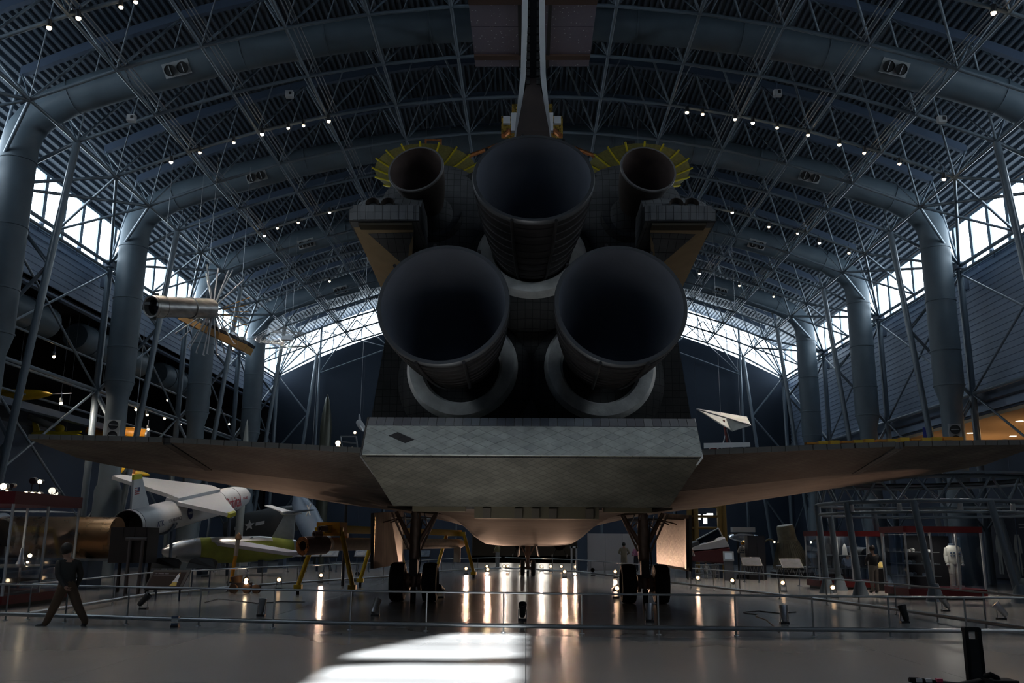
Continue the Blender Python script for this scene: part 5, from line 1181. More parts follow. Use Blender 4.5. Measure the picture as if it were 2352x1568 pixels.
for f in (0.0, 0.36, 1.0):
    c = gA.lerp(gB, f)
    for s in (-1, 1):
        ft = c + Vector((s * 0.9, -0.2 if f == 0 else 0, 0)); hd = c + Vector((s * 0.42, 0, zb1 - 0.1))
        MB().path([hd, ft + Vector((0, 0, 0.3)), ], [0.085, 0.075], 10).build('gantry_leg', YELLOW, ga, smooth=40, world=True)
        MB().box(ft + Vector((0, 0, 0.24)), (0.26, 0.2, 0.14)).build('foot_bracket', YELLOW, ga, world=True)
        MB().lathe([(0, -0.05), (0.11, -0.05), (0.11, 0.05), (0, 0.05)], ft + Vector((0, 0, 0.11)), (1, 0.2, 0), 16).build('castor', BLACKP, ga, smooth=40, world=True)
    MB().box(c + Vector((0, 0, zb1 - 0.05)), (0.95, 0.18, 0.2)).build('cross_head', YELLOW, ga, world=True)
za = 1.62
a, b = gA - dA * 0.9, gB + dA * 0.4
MB().lathe([(0, 0), (0.22, 0.0), (0.22, (b - a).length * 0.96), (0.12, (b - a).length), (0, (b - a).length)], a + Vector((0, 0, za)) + dA * 0.9, dA, 24).build('arm_boom', BEI, ga, smooth=40, world=True)
MB().lathe([(0.16, 0.3), (0.2, 0.0), (0.28, 0.0), (0.3, 0.08), (0.3, 0.9), (0.24, 1.0), (0.0, 1.0)], a + Vector((-0.3, -0.5, za - 0.05)), dA + Vector((0.5, 0.1, 0.05)), 24).build('end_effector', mat('effector_taupe', (0.22, 0.14, 0.12), 0.55, var=0.2), ga, smooth=40, world=True)
MB().lathe([(0.16, 0.02), (0.29, 0.0), (0.30, -0.05), (0.16, -0.03)], a + Vector((-0.3, -0.5, za - 0.05)), dA + Vector((0.5, 0.1, 0.05)), 24).build('effector_rim', FOILP, ga, smooth=40, world=True)
for q in ((0.0, -0.2, 0.32), (0.12, 0, 0.5)): MB().lathe([(0.06, 0.02), (0.1, 0), (0.1, 0.3), (0, 0.3)], a + Vector((q[0], q[1] - 0.2, za + q[2])), dA + Vector((0.5, 0, 0)), 14).build('camera_head', mat('effector_taupe', (0, 0, 0)), ga, smooth=40, world=True)
for f in (0.1, 0.38, 0.9): MB().box(gA.lerp(gB, f) + Vector((0, 0, za + 0.2)), (0.12, 0.3, 0.5)).build('sling', ORANGE, ga, world=True)
MB().box(gB + Vector((0.1, 0, 1.1)), (0.3, 0.3, 0.7)).build('wrist_block', BEI, ga, world=True)

# slim orange and white rocket standing among the lecterns
p = FL(531, 1338)
sr = thing('slim_rocket', 'slim upright orange and white rocket with a brown nose', 'rocket', p)
hgt = at(540, 1226, p.y).z
MB().tube((0, 0, 0.0), (0.1, 0, hgt * 0.55), 0.075, n=16).build('booster', ORANGE, sr, smooth=40)
MB().tube((0.1, 0, hgt * 0.55), (0.16, 0, hgt * 0.9), 0.085, n=16).build('upper_stage', mat('peach_white', (0.55, 0.42, 0.34), 0.5), sr, smooth=40)
MB().lathe([(0.1, 0), (0.14, 0.05), (0.1, 0.2), (0, 0.32)], (0.16, 0, hgt * 0.88), (0.05, 0, 1), 16).build('nose', mat('nose_brown', (0.25, 0.13, 0.05), 0.5), sr, smooth=40)
MB().box((0, 0, 0.03), (0.3, 0.3, 0.06)).build('foot', BLACKP, sr)
p = FL(562, 1362)
mc = thing('small_machine', 'small rusty brown machine with a glowing lamp on the floor', 'machine', p)
MB().box((-0.15, 0.1, 0.22), (0.6, 0.4, 0.24)).build('machine_body', DBR, mc)
for x in (-0.35, 0.1, 0.42): MB().lathe([(0, -0.06), (0.15, -0.06), (0.15, 0.06), (0, 0.06)], (x, -0.1, 0.15), (0.2, 1, 0), 16).build('wheel', mat('rust_brown', (0.10, 0.05, 0.025), 0.7), mc, smooth=40)
MB().lathe([(0, 0), (0.16, 0.02), (0.2, 0.25), (0, 0.3)], (-0.3, 0.1, 0.3), (-0.2, 0, 1), 14).build('drum', mat('rust_brown', (0, 0, 0)), mc, smooth=40)
MB().sphere((0.08, -0.2, 0.36), 0.06, 12, 8).build('lamp_bulb', WARM, mc, smooth=60)

# tall missiles at the back
def rocket(name, label, cat, p, h, r, m, fins=True, tipf=0.3, cone=None):
    t = thing(name, label, cat, p)
    MB().lathe([(0, 0.0), (r, 0.0), (r, h * (1 - tipf)), (r * 0.8, h * (1 - tipf * 0.6)), (r * 0.35, h * (1 - tipf * 0.15)), (0, h)], (0, 0, 0), (0, 0, 1), 24).build('body', m, t, smooth=45)
    if fins:
        for k in range(4):
            th = PI / 2 * k + 0.5; u = Vector((math.cos(th), math.sin(th), 0)); n = Vector((-u.y, u.x, 0)) * 0.05
            MB().prism([u * r + Vector((0, 0, h * 0.52)), u * r * 3.2 + Vector((0, 0, h * 0.52)), u * r + Vector((0, 0, h * 0.72))], n).build('fin', m, t)
            MB().prism([u * r + Vector((0, 0, 0.1)), u * r * 3.0 + Vector((0, 0, 0.1)), u * r + Vector((0, 0, h * 0.15))], n).build('fin', m, t)
    return t
p = at(548, 1240, 57); rocket('tall_missile', 'tall pale finned missile standing behind the left wing', 'missile', (p.x, p.y, 0), at(550, 962, 57).z, 0.24, mat('missile_cream', (0.55, 0.55, 0.50), 0.5))
p = at(735, 1240, 66); rocket('tall_missile', 'tall dark olive missile standing by the far left wall', 'missile', (p.x, p.y, 0), at(738, 905, 66).z, 0.42, mat('missile_olive', (0.07, 0.07, 0.05), 0.35, 0.3), fins=False, tipf=0.2)
# little white shuttle model and the cluster of stage lamps beside the flap
md = thing('shuttle_model', 'little white shuttle model hanging left of the body flap', 'model', at(826, 975, 38))
spindle(md, at(821, 965, 38), at(838, 990, 38), 0.14, 'hull', WHITE); MB().prism([at(824, 950, 38), at(827, 950, 38), at(830, 972, 38), at(823, 968, 38)], (0, 0.04, 0)).build('fin', WHITE, md, world=True)
MB().plate([at(828, 976, 37.8), at(838, 986, 37.8), at(835, 990, 37.3)], 0.03).build('wing', WHITE, md, world=True); hang(md, [at(827, 965, 38)], 19.8)
ll = thing('stage_lamp_frame', 'grey frame with two bright stage lamps left of the body flap', 'lamp', (at(800, 1040, 36).x, 36, 0))
fA, fB = at(782, 1002, 36), at(818, 1002, 36)
for p_, q_ in ((fA, fB), (fA, at(786, 1030, 36)), (fB, at(822, 1034, 36)), (at(786, 1030, 36), at(822, 1034, 36)), (at(784, 1014, 36), at(820, 1018, 36))): bar('frame_tube', p_, q_, 0.03, ll, RAILM, 6)
bar('mast', (at(800, 1032, 36).x, 36.1, 0), at(800, 1032, 36) + Vector((0, 0.1, 0)), 0.06, ll, BLACKP, 8)
for px, py, r in ((776, 1017, 0.10), (776, 1026, 0.09), (815, 993, 0.05), (809, 1029, 0.05)):
    c = at(px, py, 35.8); MB().lathe([(0, 0.25), (r, 0.2), (r * 1.15, 0.0)], c, (0, 1, 0), 14).build('lamp_can', BLACKP, ll, smooth=40, world=True)
    MB().lathe([(0, 0.0), (r, 0.005)], c, (0, 1, 0), 14).build('lamp_lens', WARM, ll, world=True)
# red exit sign
ex = thing('exit_sign', 'small red lit exit sign on the far left wall', 'sign', at(492, 1207, 73))
MB().box((0, 0, 0), (0.6, 0.08, 0.3)).build('sign_box', emit_mat('exit_red', (0.9, 0.05, 0.07), 1.4), ex)
for s in (-1, 1): MB().box((s * 0.36, 0, 0), (0.14, 0.1, 0.24)).build('sign_cap', RAILM, ex)
letter('EXIT', 0.22, WHITE, ex, at(492, 1207, 73) + Vector((-0.25, -0.06, -0.08)), (1, 0, 0), (0, 0, 1))
bar('sign_hanger', at(492, 1207, 73) + Vector((0, 0, .15)), at(492, 1207, 73) + Vector((0, 0, 3.0)), 0.015, ex, BEAM, 6)

# ================================================================== READING LECTERNS
PRINT = mat('print_blue', (0.20, 0.24, 0.30), 0.35, var=0.35, vscale=7); PRINTL = mat('print_light', (0.42, 0.43, 0.45), 0.4, var=0.25, vscale=9); PRINTD = mat('print_dark', (0.035, 0.022, 0.02), 0.8, spec=0.1)
def lectern(label, p, w=0.9, d=0.6, h=0.95, tilt=38, rz=0.0, face=PRINT, group=None, bars=True):
    t = thing('reading_lectern', label, 'lectern', p, rz, group)
    rot = Euler((R(tilt), 0, 0)).to_matrix()
    MB().box((0, 0, h), (w, d, 0.035), rot).build('board', BLACKP, t)
    MB().box(Vector((0, 0, h)) + rot @ Vector((0, 0, 0.022)), (w * 0.92, d * 0.88, 0.008), rot).build('print_sheet', face, t)
    if bars:
        for k in range(3): MB().box(Vector((0, 0, h)) + rot @ Vector((-w * 0.12, d * (0.1 - 0.13 * k), 0.028)), (w * 0.5, d * 0.025, 0.002), rot).build('text_line', WHITE, t)
    for s in (-1, 1):
        MB().tube((s * w * 0.36, 0.05, 0), (s * w * 0.36, 0.02, h - 0.03), 0.025, n=8).build('leg', BEAM, t, smooth=40)
        MB().box((s * w * 0.36, 0, 0.012), (0.08, 0.4, 0.024)).build('foot', BEAM, t)
    return t
GL = 'lecterns along the left railing'
for px, where in ((508, 'before the green missile body'), (582, 'before the tail of the cruise missile'), (674, 'left of the yellow gantry'), (715, 'just behind the near gantry leg'), (757, 'between the near gantry legs'), (832, 'right of the near gantry legs'), (968, 'behind the left main wheels')):
    p = FL(px, 1313); lectern('reading lectern with pale blue board, ' + where, (p.x, p.y, 0), 0.95, 0.62, 1.0, face=PRINTL if px < 520 else PRINT, group=GL)
# the large brown shuttle panel just inside the left railing
p = at(385, 1331, 27.0)
bp_ = thing('reading_board', 'large brown reading panel with a launching shuttle picture at the left railing', 'lectern', (p.x, 27.0, 0))
rot = Euler((R(42), 0, R(-3))).to_matrix(); c0 = Vector((0, 0, p.z))
MB().box(c0, (1.12, 0.78, 0.04), rot).build('panel_frame', mat('panel_grey', (0.07, 0.06, 0.06), 0.7, spec=0.2), bp_)
MB().box(c0 + rot @ Vector((-0.02, -0.02, 0.024)), (0.98, 0.62, 0.01), rot).build('panel_print', PRINTD, bp_)
wp = Vector((p.x, 27.0, 0)) + c0
letter('The Shuttle Stack', 0.062, mat('print_letters', (0.35, 0.33, 0.36), 0.5), bp_, wp + rot @ Vector((-0.48, 0.2, 0.032)), rot @ Vector((1, 0, 0)), rot @ Vector((0, 1, 0)))
MB().box(c0 + rot @ Vector((-0.15, 0.15, 0.031)), (0.66, 0.008, 0.002), rot).build('print_rule', mat('print_letters', (0, 0, 0)), bp_)
def pq(x, y): return c0 + rot @ Vector((0.28 + x, y, 0.03))
MB().prism([pq(-0.06, -0.08), pq(0.06, -0.08), pq(0.04, 0.18), pq(0.0, 0.24), pq(-0.04, 0.18)], rot @ Vector((0, 0, 0.006))).build('printed_shuttle', WHITE, bp_)
MB().prism([pq(-0.10, -0.13), pq(0.10, -0.13), pq(0.06, -0.04), pq(-0.06, -0.04)], rot @ Vector((0, 0, 0.005))).build('printed_wing', WHITE, bp_)
MB().prism([pq(-0.12, -0.28), pq(0.10, -0.28), pq(0.05, -0.09), pq(-0.05, -0.09)], rot @ Vector((0, 0, 0.004))).build('printed_flame', YELLOW, bp_)
MB().prism([pq(0.0, 0.18), pq(0.03, 0.18), pq(0.02, 0.27)], rot @ Vector((0, 0, 0.008))).build('printed_tank', ORANGE, bp_)
for s in (-1, 1): MB().tube((s * 0.35, 0.1, 0), (s * 0.35, 0.1, p.z), 0.03, n=8).build('leg', BEAM, bp_, smooth=40)
# two dark round-backed lecterns seen from behind
def arch_lectern(label, p, w=0.95, rz=0.0, hgt=0.95):
    t = thing('arched_lectern', label, 'lectern', p, rz)
    pts = [(-w / 2, 0, hgt - 0.32)] + [(w / 2 * math.cos(th), 0.16 + 0.0 * th, hgt - 0.14 + 0.18 * math.sin(th)) for th in [PI - PI * k / 10 for k in range(11)]] + [(w / 2, 0, hgt - 0.32)]
    MB().prism(pts, (0, 0.05, -0.01)).build('board', mat('lectern_back', (0.014, 0.011, 0.012), 0.6), t)
    for s in (-1, 1): MB().tube((s * w * 0.3, 0.08, 0), (s * w * 0.3, 0.08, hgt - 0.3), 0.025, n=8).build('leg', BEAM, t, smooth=40)
    return t
for px, lb in ((378, 'dark arched lectern back left of the big brown panel top'), (462, 'dark arched lectern back below the cruise missile nose')):
    p = at(px, 1297, 31.0); arch_lectern(lb, (p.x, 31.0, 0), 1.0, hgt=at(px, 1282, 31).z)

def case_fill(x, y, z, w, e):  # unseen fill lamp added to brighten what stands in a case
    l = bpy.data.lights.new('case_fill', 'AREA'); l.energy = e; l.size = w; l.color = (1.0, 0.88, 0.72)
    o = bpy.data.objects.new('case_fill', l); COL.objects.link(o); o.location = (x, y, z)
case_fill(-15.6, 25.1, 2.58, 2.0, 22)
# ================================================================== RIGHT SIDE
# kite-winged glider hanging above the right wing root
SAIL = mat('sail_cloth', (0.60, 0.60, 0.56), 0.7, var=0.1)
kg = thing('kite_glider', 'white folding-wing kite glider with red mast above the right wing root', 'glider', at(1672, 1040, 44))
nose = at(1600, 939, 43); kl = at(1716, 958, 45); kr = at(1726, 977, 42); kb = at(1690, 962, 43.5); kd = at(1683, 990, 43)
MB().add([nose, kl, at(1668, 965, 44.5), at(1660, 950, 44.2)], [(0, 1, 2), (0, 3, 1)]).build('sail', SAIL, kg, world=True)
MB().plate([nose, at(1668, 965, 43.6), kl], 0.03).build('sail_panel', SAIL, kg, world=True)
MB().plate([nose, at(1655, 975, 43), kd, at(1668, 962, 43.6)], 0.03).build('sail_panel', SAIL, kg, world=True)
MB().plate([at(1668, 962, 43.6), kd, kr, kl], 0.03).build('sail_panel', SAIL, kg, world=True)
for e in (kl, kr, kd): bar('spar', nose, e, 0.03, kg, RAILM, 6)
RMAST = mat('mast_red', (0.14, 0.02, 0.015), 0.5)
bar('mast', at(1662, 965, 43.3), at(1672, 1030, 43.3), 0.06, kg, RMAST); bar('mast_stay', at(1668, 985, 43.3), at(1685, 1040, 43.3), 0.03, kg, RAILM); bar('mast_stay', at(1670, 985, 43.3), at(1655, 1040, 43.3), 0.03, kg, RAILM)
MB().box(at(1675, 1040, 43.3), (0.9, 0.7, 0.35)).build('seat_frame', mat('seat_dark', (0.03, 0.02, 0.02), 0.6), kg, world=True)
MB().lathe([(0, -0.15), (0.3, -0.15), (0.34, 0.1), (0, 0.12)], at(1640, 1042, 43.3), (0.3, 1, 0.1), 16).build('front_wheel', RED, kg, smooth=40, world=True)
hang(kg, [at(1655, 950, 43.5), at(1700, 956, 44)])

# blocks along the right outer elevon edge, gallery banner and notice boards
wr_ = WINGS[1]
for k in range(13):
    x = 6.0 + k * 0.27; yt = 19.1 + (x - 5.7) * 0.2 if x < 8 else 19.55 + (x - 8.12) * 0.27; zt = 3.70 + (x - 5.7) * 0.062 if x < 8 else 3.85 + (x - 8.12) * 0.047
    MB().box((SX + x, yt + 0.12, zt + 0.15), (0.2, 0.18, 0.045 + 0.02 * (k % 3))).build('seal_block', YELLOW if k % 3 else ORANGE, wr_, world=True)
MB().box((SX + 9.35, 20.05, 4.06), (0.5, 0.2, 0.10)).build('seal_block', ORANGE, wr_, world=True)
bn_ = thing('hanging_banner', 'tall blue and cream banner in the right upper gallery', 'banner', at(2135, 1020, 45.5))
MB().box(at(2131, 1003, 45.5), (0.42, 0.05, 0.95)).build('blue_cloth', mat('banner_blue', (0.02, 0.05, 0.35), 0.6), bn_, world=True)
MB().box(at(2142, 1003, 45.45), (0.12, 0.05, 0.95)).build('cream_strip', mat('banner_cream', (0.5, 0.48, 0.25), 0.6), bn_, world=True)
bar('banner_rod', at(2124, 984, 45.5), at(2146, 984, 45.5), 0.02, bn_, BEAM, 6)
bd = thing('notice_board', 'pale notice board at the right gallery rail', 'board', at(2312, 1024, 39)); MB().box(at(2312, 1018, 39), (0.28, 0.04, 0.34)).build('board_sheet', WHITE, bd, world=True); bar('board_leg', at(2312, 1018, 39), (at(2312, 1018, 39).x, 39, 0), 0.02, bd, BEAM, 6)

# ring-shaped lighting pavilion on raked columns
cx_, cy_, rr_ = 14.5, 33.2, 3.75
pv = thing('lighting_pavilion', 'round lattice lighting truss on raked blue-grey columns with cone feet', 'pavilion', (cx_, cy_, 0))
PAV = mat('pavilion_paint', (0.13, 0.165, 0.20), 0.45)
zlo, zhi = 3.15, 3.95; N = 20
def rp(k, z, r=rr_): return Vector((cx_ + r * math.cos(2 * PI * k / N), cy_ + r * math.sin(2 * PI * k / N), z))
for z, r_ in ((zlo, 0.07), (zhi, 0.07), (zlo - 0.35, 0.05)): MB().path([rp(k, z) for k in range(N + 1)], r_, 8, cap=False).build('ring_chord', PAV, pv, smooth=50, world=True)
for k in range(N):
    bar('ring_web', rp(k, zlo), rp(k + 0.5, zhi), 0.04, pv, PAV, 6); bar('ring_web', rp(k + 0.5, zhi), rp(k + 1, zlo), 0.04, pv, PAV, 6)
MB().lathe([(rr_ - 0.35, zhi + 0.12), (rr_ + 0.3, zhi + 0.08), (rr_ + 0.3, zhi + 0.14), (rr_ - 0.35, zhi + 0.18)], (cx_, cy_, 0), (0, 0, 1), 40).build('ring_cap', PAV, pv, smooth=30, world=True)
for k in range(0, N, 2):
    f_ = rp(k - 0.6, 0, rr_ + 0.25) + Vector((0.4, -0.1, 0)); t_ = rp(k - 0.6, zlo, rr_)
    bar('column', f_, t_, 0.11, pv, PAV, 12)
    MB().lathe([(0.3, 0.0), (0.28, 0.03), (0.13, 0.55), (0.0, 0.55)], f_, (0, 0, 1), 20).build('column_foot', PAV, pv, smooth=40, world=True)
for i, k in enumerate((11.5, 13.0, 14.6, 16.2, 17.6)):
    p = rp(k, zlo - 0.25, rr_ - 0.1)
    t = thing('pavilion_spotlight', ORD[i] + ' small spotlight from the left on the round lighting truss', 'spotlight', p, 0, 'pavilion spotlights')
    MB().lathe([(0, -0.2), (0.07, -0.18), (0.085, 0.05)], (0, 0, 0), (0.1, 0.3, -1), 12).build('can', CANW, t, smooth=40); MB().lathe([(0, 0.02), (0.08, 0.02)], (0, 0, 0), (0.1, 0.3, -1), 12).build('lens', DIMWARM, t)

# glass case with the white suit
c1 = glass_case('red-topped glass case holding the white spacesuit', 12.6, 15.1, 30.6, 32.6, 2.35, band=0.2, base=0.3, nx=3, ny=1, shelves=())
CSH = mat('case_shelf', (0.40, 0.42, 0.42), 0.2)
for z in (0.72, 1.12, 1.5): MB().box((13.25, 31.6, z), (1.15, 1.4, 0.02)).build('shelf', CSH, c1, world=True)
rg = random.Random(21); k_ = 0
for z in (0.73, 1.13, 1.51):
    for i in range(6):
        x = 12.78 + i * 0.19; s_ = rg.uniform(0.05, 0.085); k_ += 1
        b_ = MB().sphere((x, 31.1 + 0.18 * (i % 3), z + s_ * 0.8), (s_ * 1.2, s_, s_ * 0.8), 10, 6).lathe([(s_, 0), (s_ * 0.9, 0.02)], (x, 31.1 + 0.18 * (i % 3), z), (0, 0, 1), 10)
        tag(b_.build('helmet_item', WHITE if i % 2 else mat('item_grey', (0.3, 0.3, 0.29), 0.5), None, smooth=50), ORD[i] + ' pale piece from the left on the ' + {0.73: 'bottom', 1.13: 'middle', 1.51: 'top'}[z] + ' shelf beside the spacesuit', 'exhibit piece', 'pieces on the suit case shelves')
MB().box((14.1, 32.5, 1.2), (1.6, 0.05, 1.7)).build('case_backdrop', mat('backdrop_black', (0.012, 0.012, 0.016), 0.8), c1, world=True)
c2 = glass_case('low red-topped glass case behind the dark capsule', 11.6, 14.2, 36.6, 38.2, 2.25, band=0.2, base=0.3, nx=4, ny=1, shelves=(0.8, 1.3))
for i in range(5):
    rgx = 11.9 + i * 0.48
    tag(MB().lathe([(0, 0), (0.1, 0), (0.08, 0.3), (0.03, 0.42), (0, 0.45)], (rgx, 37.2, 0.81 if i % 2 else 1.31), (0, 0, 1), 12).build('display_model', CANW, None, smooth=40), ORD[i] + ' pale model from the left in the case behind the dark capsule', 'model', 'models in the rear case')

# white moon-rocket model
p = FL(2036, 1352)
mr_ = thing('rocket_model', 'slim white rocket model with black bands left of the suit case', 'model', (p.x, p.y + 0.2, 0))
hz = at(2028, 1222, p.y).z
MB().box((0, 0, 0.4), (0.3, 0.3, 0.8)).build('pedestal', BLACKP, mr_)
MB().lathe([(0.0, 0.8), (0.12, 0.8), (0.12, 1.5), (0.115, 1.62), (0.085, 1.68), (0.085, 1.95), (0.05, 2.05), (0.03, 2.2), (0.012, hz - 0.05), (0, hz)], (0, 0, 0), (0, 0, 1), 20).build('stages', WHITE, mr_, smooth=40)
for z, r in ((1.0, 0.123), (1.3, 0.123), (1.62, 0.117)): MB().lathe([(r - .01, z - 0.03), (r, z - 0.03), (r, z + 0.03), (r - .01, z + 0.03)], (0, 0, 0), (0, 0, 1), 20).build('black_band', BLACKP, mr_, smooth=40)
for k in range(4): MB().lathe([(0.045, -0.02), (0.02, 0.08), (0, 0.09)], (0.06 * math.cos(k * PI / 2), 0.06 * math.sin(k * PI / 2), 0.76), (0, 0, 1), 10).build('engine_bell', SILVER, mr_, smooth=40)

# capsules
CAPM = mat('capsule_shingle', (0.17, 0.15, 0.10), 0.45, 0.4, var=0.25, vscale=4)
CAPD = mat('capsule_dark', (0.045, 0.045, 0.05), 0.4, 0.4, var=0.3, vscale=3)
p = FL(1822, 1326)
cp1 = thing('ribbed_capsule', 'ribbed bell-shaped space capsule tilted on a round base', 'capsule', (p.x, p.y, 0))
ax = Vector((-0.16, -0.1, 1)).normalized(); o_ = Vector((0, 0, 0.48))
MB().lathe([(0, -0.06), (0.55, -0.02), (0.93, 0.1), (0.96, 0.16), (0.5, 1.42), (0.47, 1.5), (0.45, 2.1), (0.40, 2.22), (0, 2.25)], o_, ax, 40).build('capsule_shell', CAPM, cp1, smooth=30)
a_, b_, _ = basis(ax)
for k in range(40):
    th = 2 * PI * k / 40; u = a_ * math.cos(th) + b_ * math.sin(th)
    MB().path([o_ + ax * 0.2 + u * 0.955, o_ + ax * 1.40 + u * 0.515], 0.014, 5).build('rib', CAPM, cp1, smooth=50)
    if k % 1 == 0: MB().box(o_ + ax * 0.13 + u * 0.965, (0.05, 0.05, 0.05)).build('rivet_block', CANW, cp1)
MB().lathe([(0.47, 1.43), (0.5, 1.46), (0.48, 1.52)], o_, ax, 40).build('neck_ring', CAPM, cp1, smooth=30)
MB().lathe([(1.15, 0.0), (1.15, 0.3), (0.9, 0.45), (0, 0.45)], (0, 0, 0), (0, 0, 1), 36).build('display_base', BLACKP, cp1, smooth=30)
def gooseneck(lab, p, rz):
    t = thing('arched_lamp', lab, 'lamp', p, rz)
    MB().path([(0, 0, 0), (0.1, 0, 0.8), (0.0, 0, 1.4), (-0.25, 0, 1.8), (-0.5, 0, 1.95), (-0.75, 0, 1.85)], 0.05, 8).build('arched_arm', mat('brass_brown', (0.12, 0.09, 0.04), 0.35, 0.5), t, smooth=50)
    MB().sphere((-0.78, 0, 1.8), 0.05, 10, 6).build('bulb', DIMWARM, t, smooth=60); MB().lathe([(0.2, 0), (0.18, 0.03), (0, 0.03)], (0, 0, 0), (0, 0, 1), 16).build('foot', BLACKP, t)
gooseneck('arched lamp arm right of the ribbed capsule', (p.x + 1.75, p.y - 0.2, 0), 0); gooseneck('arched lamp arm left of the ribbed capsule', (p.x - 1.6, p.y + 0.2, 0), PI)
p = FL(1940, 1338)
cp2 = thing('dark_capsule', 'large dark round capsule partly behind the raked columns', 'capsule', (p.x, p.y + 1.2, 0))
MB().lathe([(0, 0), (0.7, 0.1), (1.05, 0.5), (1.15, 0.95), (0.95, 1.5), (0.55, 1.9), (0, 2.0)], (0, 0, 0.25), (0.1, -0.15, 1), 32).build('capsule_shell', CAPD, cp2, smooth=45)
MB().box((0, 0, 0.15), (1.6, 1.4, 0.3)).build('display_base', BLACKP, cp2)
MB().box((-0.1, -1.12, 1.25), (0.35, 0.1, 0.1)).build('chrome_fitting', SILVER, cp2)
for k in range(10): MB().box((-0.25 + 0.055 * k, -1.1, 0.7 + 0.09 * ((k * 7) % 5)), (0.05, 0.06, 0.06)).build('instrument', SILVER if k % 2 else CANW, cp2)
p = FL(1992, 1346)
cp3 = thing('engine_barrel', 'dark barrel-shaped capsule end tipped towards the visitors', 'capsule', (p.x, p.y + 0.6, 0))
MB().lathe([(0.30, 0.25), (0.36, 0.0), (0.42, 0.0), (0.45, 0.06), (0.43, 0.7), (0.38, 1.1), (0, 1.15)], (0.12, -0.45, 1.15), (-0.45, 0.85, 0.1), 28).build('barrel', CAPD, cp3, smooth=40); MB().lathe([(0, 0.06), (0.36, 0.05)], (0.12, -0.45, 1.15), (-0.45, 0.85, 0.1), 24).build('barrel_mouth', BLACKP, cp3)
for x in (-0.3, 0.15): MB().box((x, 0, 0.4), (0.1, 0.6, 0.8)).build('trestle', BEAM, cp3)
p = FL(2022, 1356)
yl = thing('yellow_kiosk', 'small kiosk with a bright yellow screen beside the barrel capsule', 'kiosk', (p.x, p.y, 0)); MB().box((0, 0, 0.45), (0.3, 0.2, 0.9)).build('kiosk_post', BLACKP, yl)
rot = Euler((R(50), 0, 0)).to_matrix(); MB().box((0, 0, 0.95), (0.42, 0.36, 0.04), rot).build('kiosk_head', BLACKP, yl); MB().box(Vector((0, 0, 0.95)) + rot @ Vector((0, 0, .024)), (0.36, 0.28, 0.01), rot).build('kiosk_screen', mat('screen_yellow', (0.4, 0.28, 0.02), 0.4, emit=(0.9, 0.6, 0.05), estr=0.06), yl)

# cockpit section, white over dark red
p = FL(1640, 1326)
ck = thing('cockpit_section', 'white and dark red aircraft cockpit section with a raised canopy', 'aircraft', (p.x, p.y, 0))
Yc = p.y; MAR = mat('maroon_paint', (0.09, 0.014, 0.016), 0.45)
def cpx(px, py, dy=0.0): return at(px, py, Yc + dy)
def hull(prof, nm, m, wd=0.85):     # side outline with rounded flanks
    secs = []
    for dy, k in ((-wd, 0.80), (-wd * 0.85, 0.93), (-wd * 0.4, 1.0), (wd * 0.4, 1.0), (wd * 0.85, 0.93), (wd, 0.80)):
        pts = [cpx(*q) for q in prof]; c_ = sum(pts, Vector()) / len(pts)
        secs.append([Vector((c_.x + (q.x - c_.x), Yc + dy, c_.z + (q.z - c_.z) * k)) for q in pts])
    MB().loft(secs).build(nm, m, ck, smooth=35, world=True)
hull([(1574, 1268), (1574, 1288), (1668, 1296), (1668, 1255), (1620, 1261)], 'lower_hull', MAR)
hull([(1572, 1266), (1592, 1254), (1634, 1242), (1658, 1232), (1668, 1255), (1620, 1263)], 'upper_hull', WHITE, 0.8)
hull([(1545, 1262), (1574, 1250), (1600, 1240), (1603, 1252), (1574, 1266)], 'nose_fairing', mat('nose_black', (0.03, 0.034, 0.04), 0.5), 0.55)
for q in (('1600', (1599, 1240), (1650, 1213)), ('b', (1650, 1213), (1660, 1233)), ('c', (1599, 1240), (1604, 1250))): bar('canopy_frame', cpx(*q[1], -0.5), cpx(*q[2], -0.5), 0.035, ck, SILVER, 6)
MB().plate([cpx(1600, 1240, -.45), cpx(1604, 1250, -.5), cpx(1634, 1241, -.5), cpx(1658, 1230, -.5), cpx(1650, 1214, -.45)], 0.01).build('canopy_glass', glass_mat('canopy_tint', (0.25, 0.3, 0.4)), ck, world=True)
MB().plate([cpx(1600, 1240, .45), cpx(1604, 1250, .5), cpx(1634, 1241, .5), cpx(1658, 1230, .5), cpx(1650, 1214, .45)], 0.01).build('canopy_glass', glass_mat('canopy_tint', (0.25, 0.3, 0.4)), ck, world=True)
MB().box(cpx(1630, 1238), (0.5, 0.5, 0.5)).build('seat', BLACKP, ck, world=True)
for px in (1590, 1650): MB().box((cpx(px, 1300).x, Yc, 0.4), (0.2, 1.0, 0.8)).build('trestle', BEAM, ck, world=True)
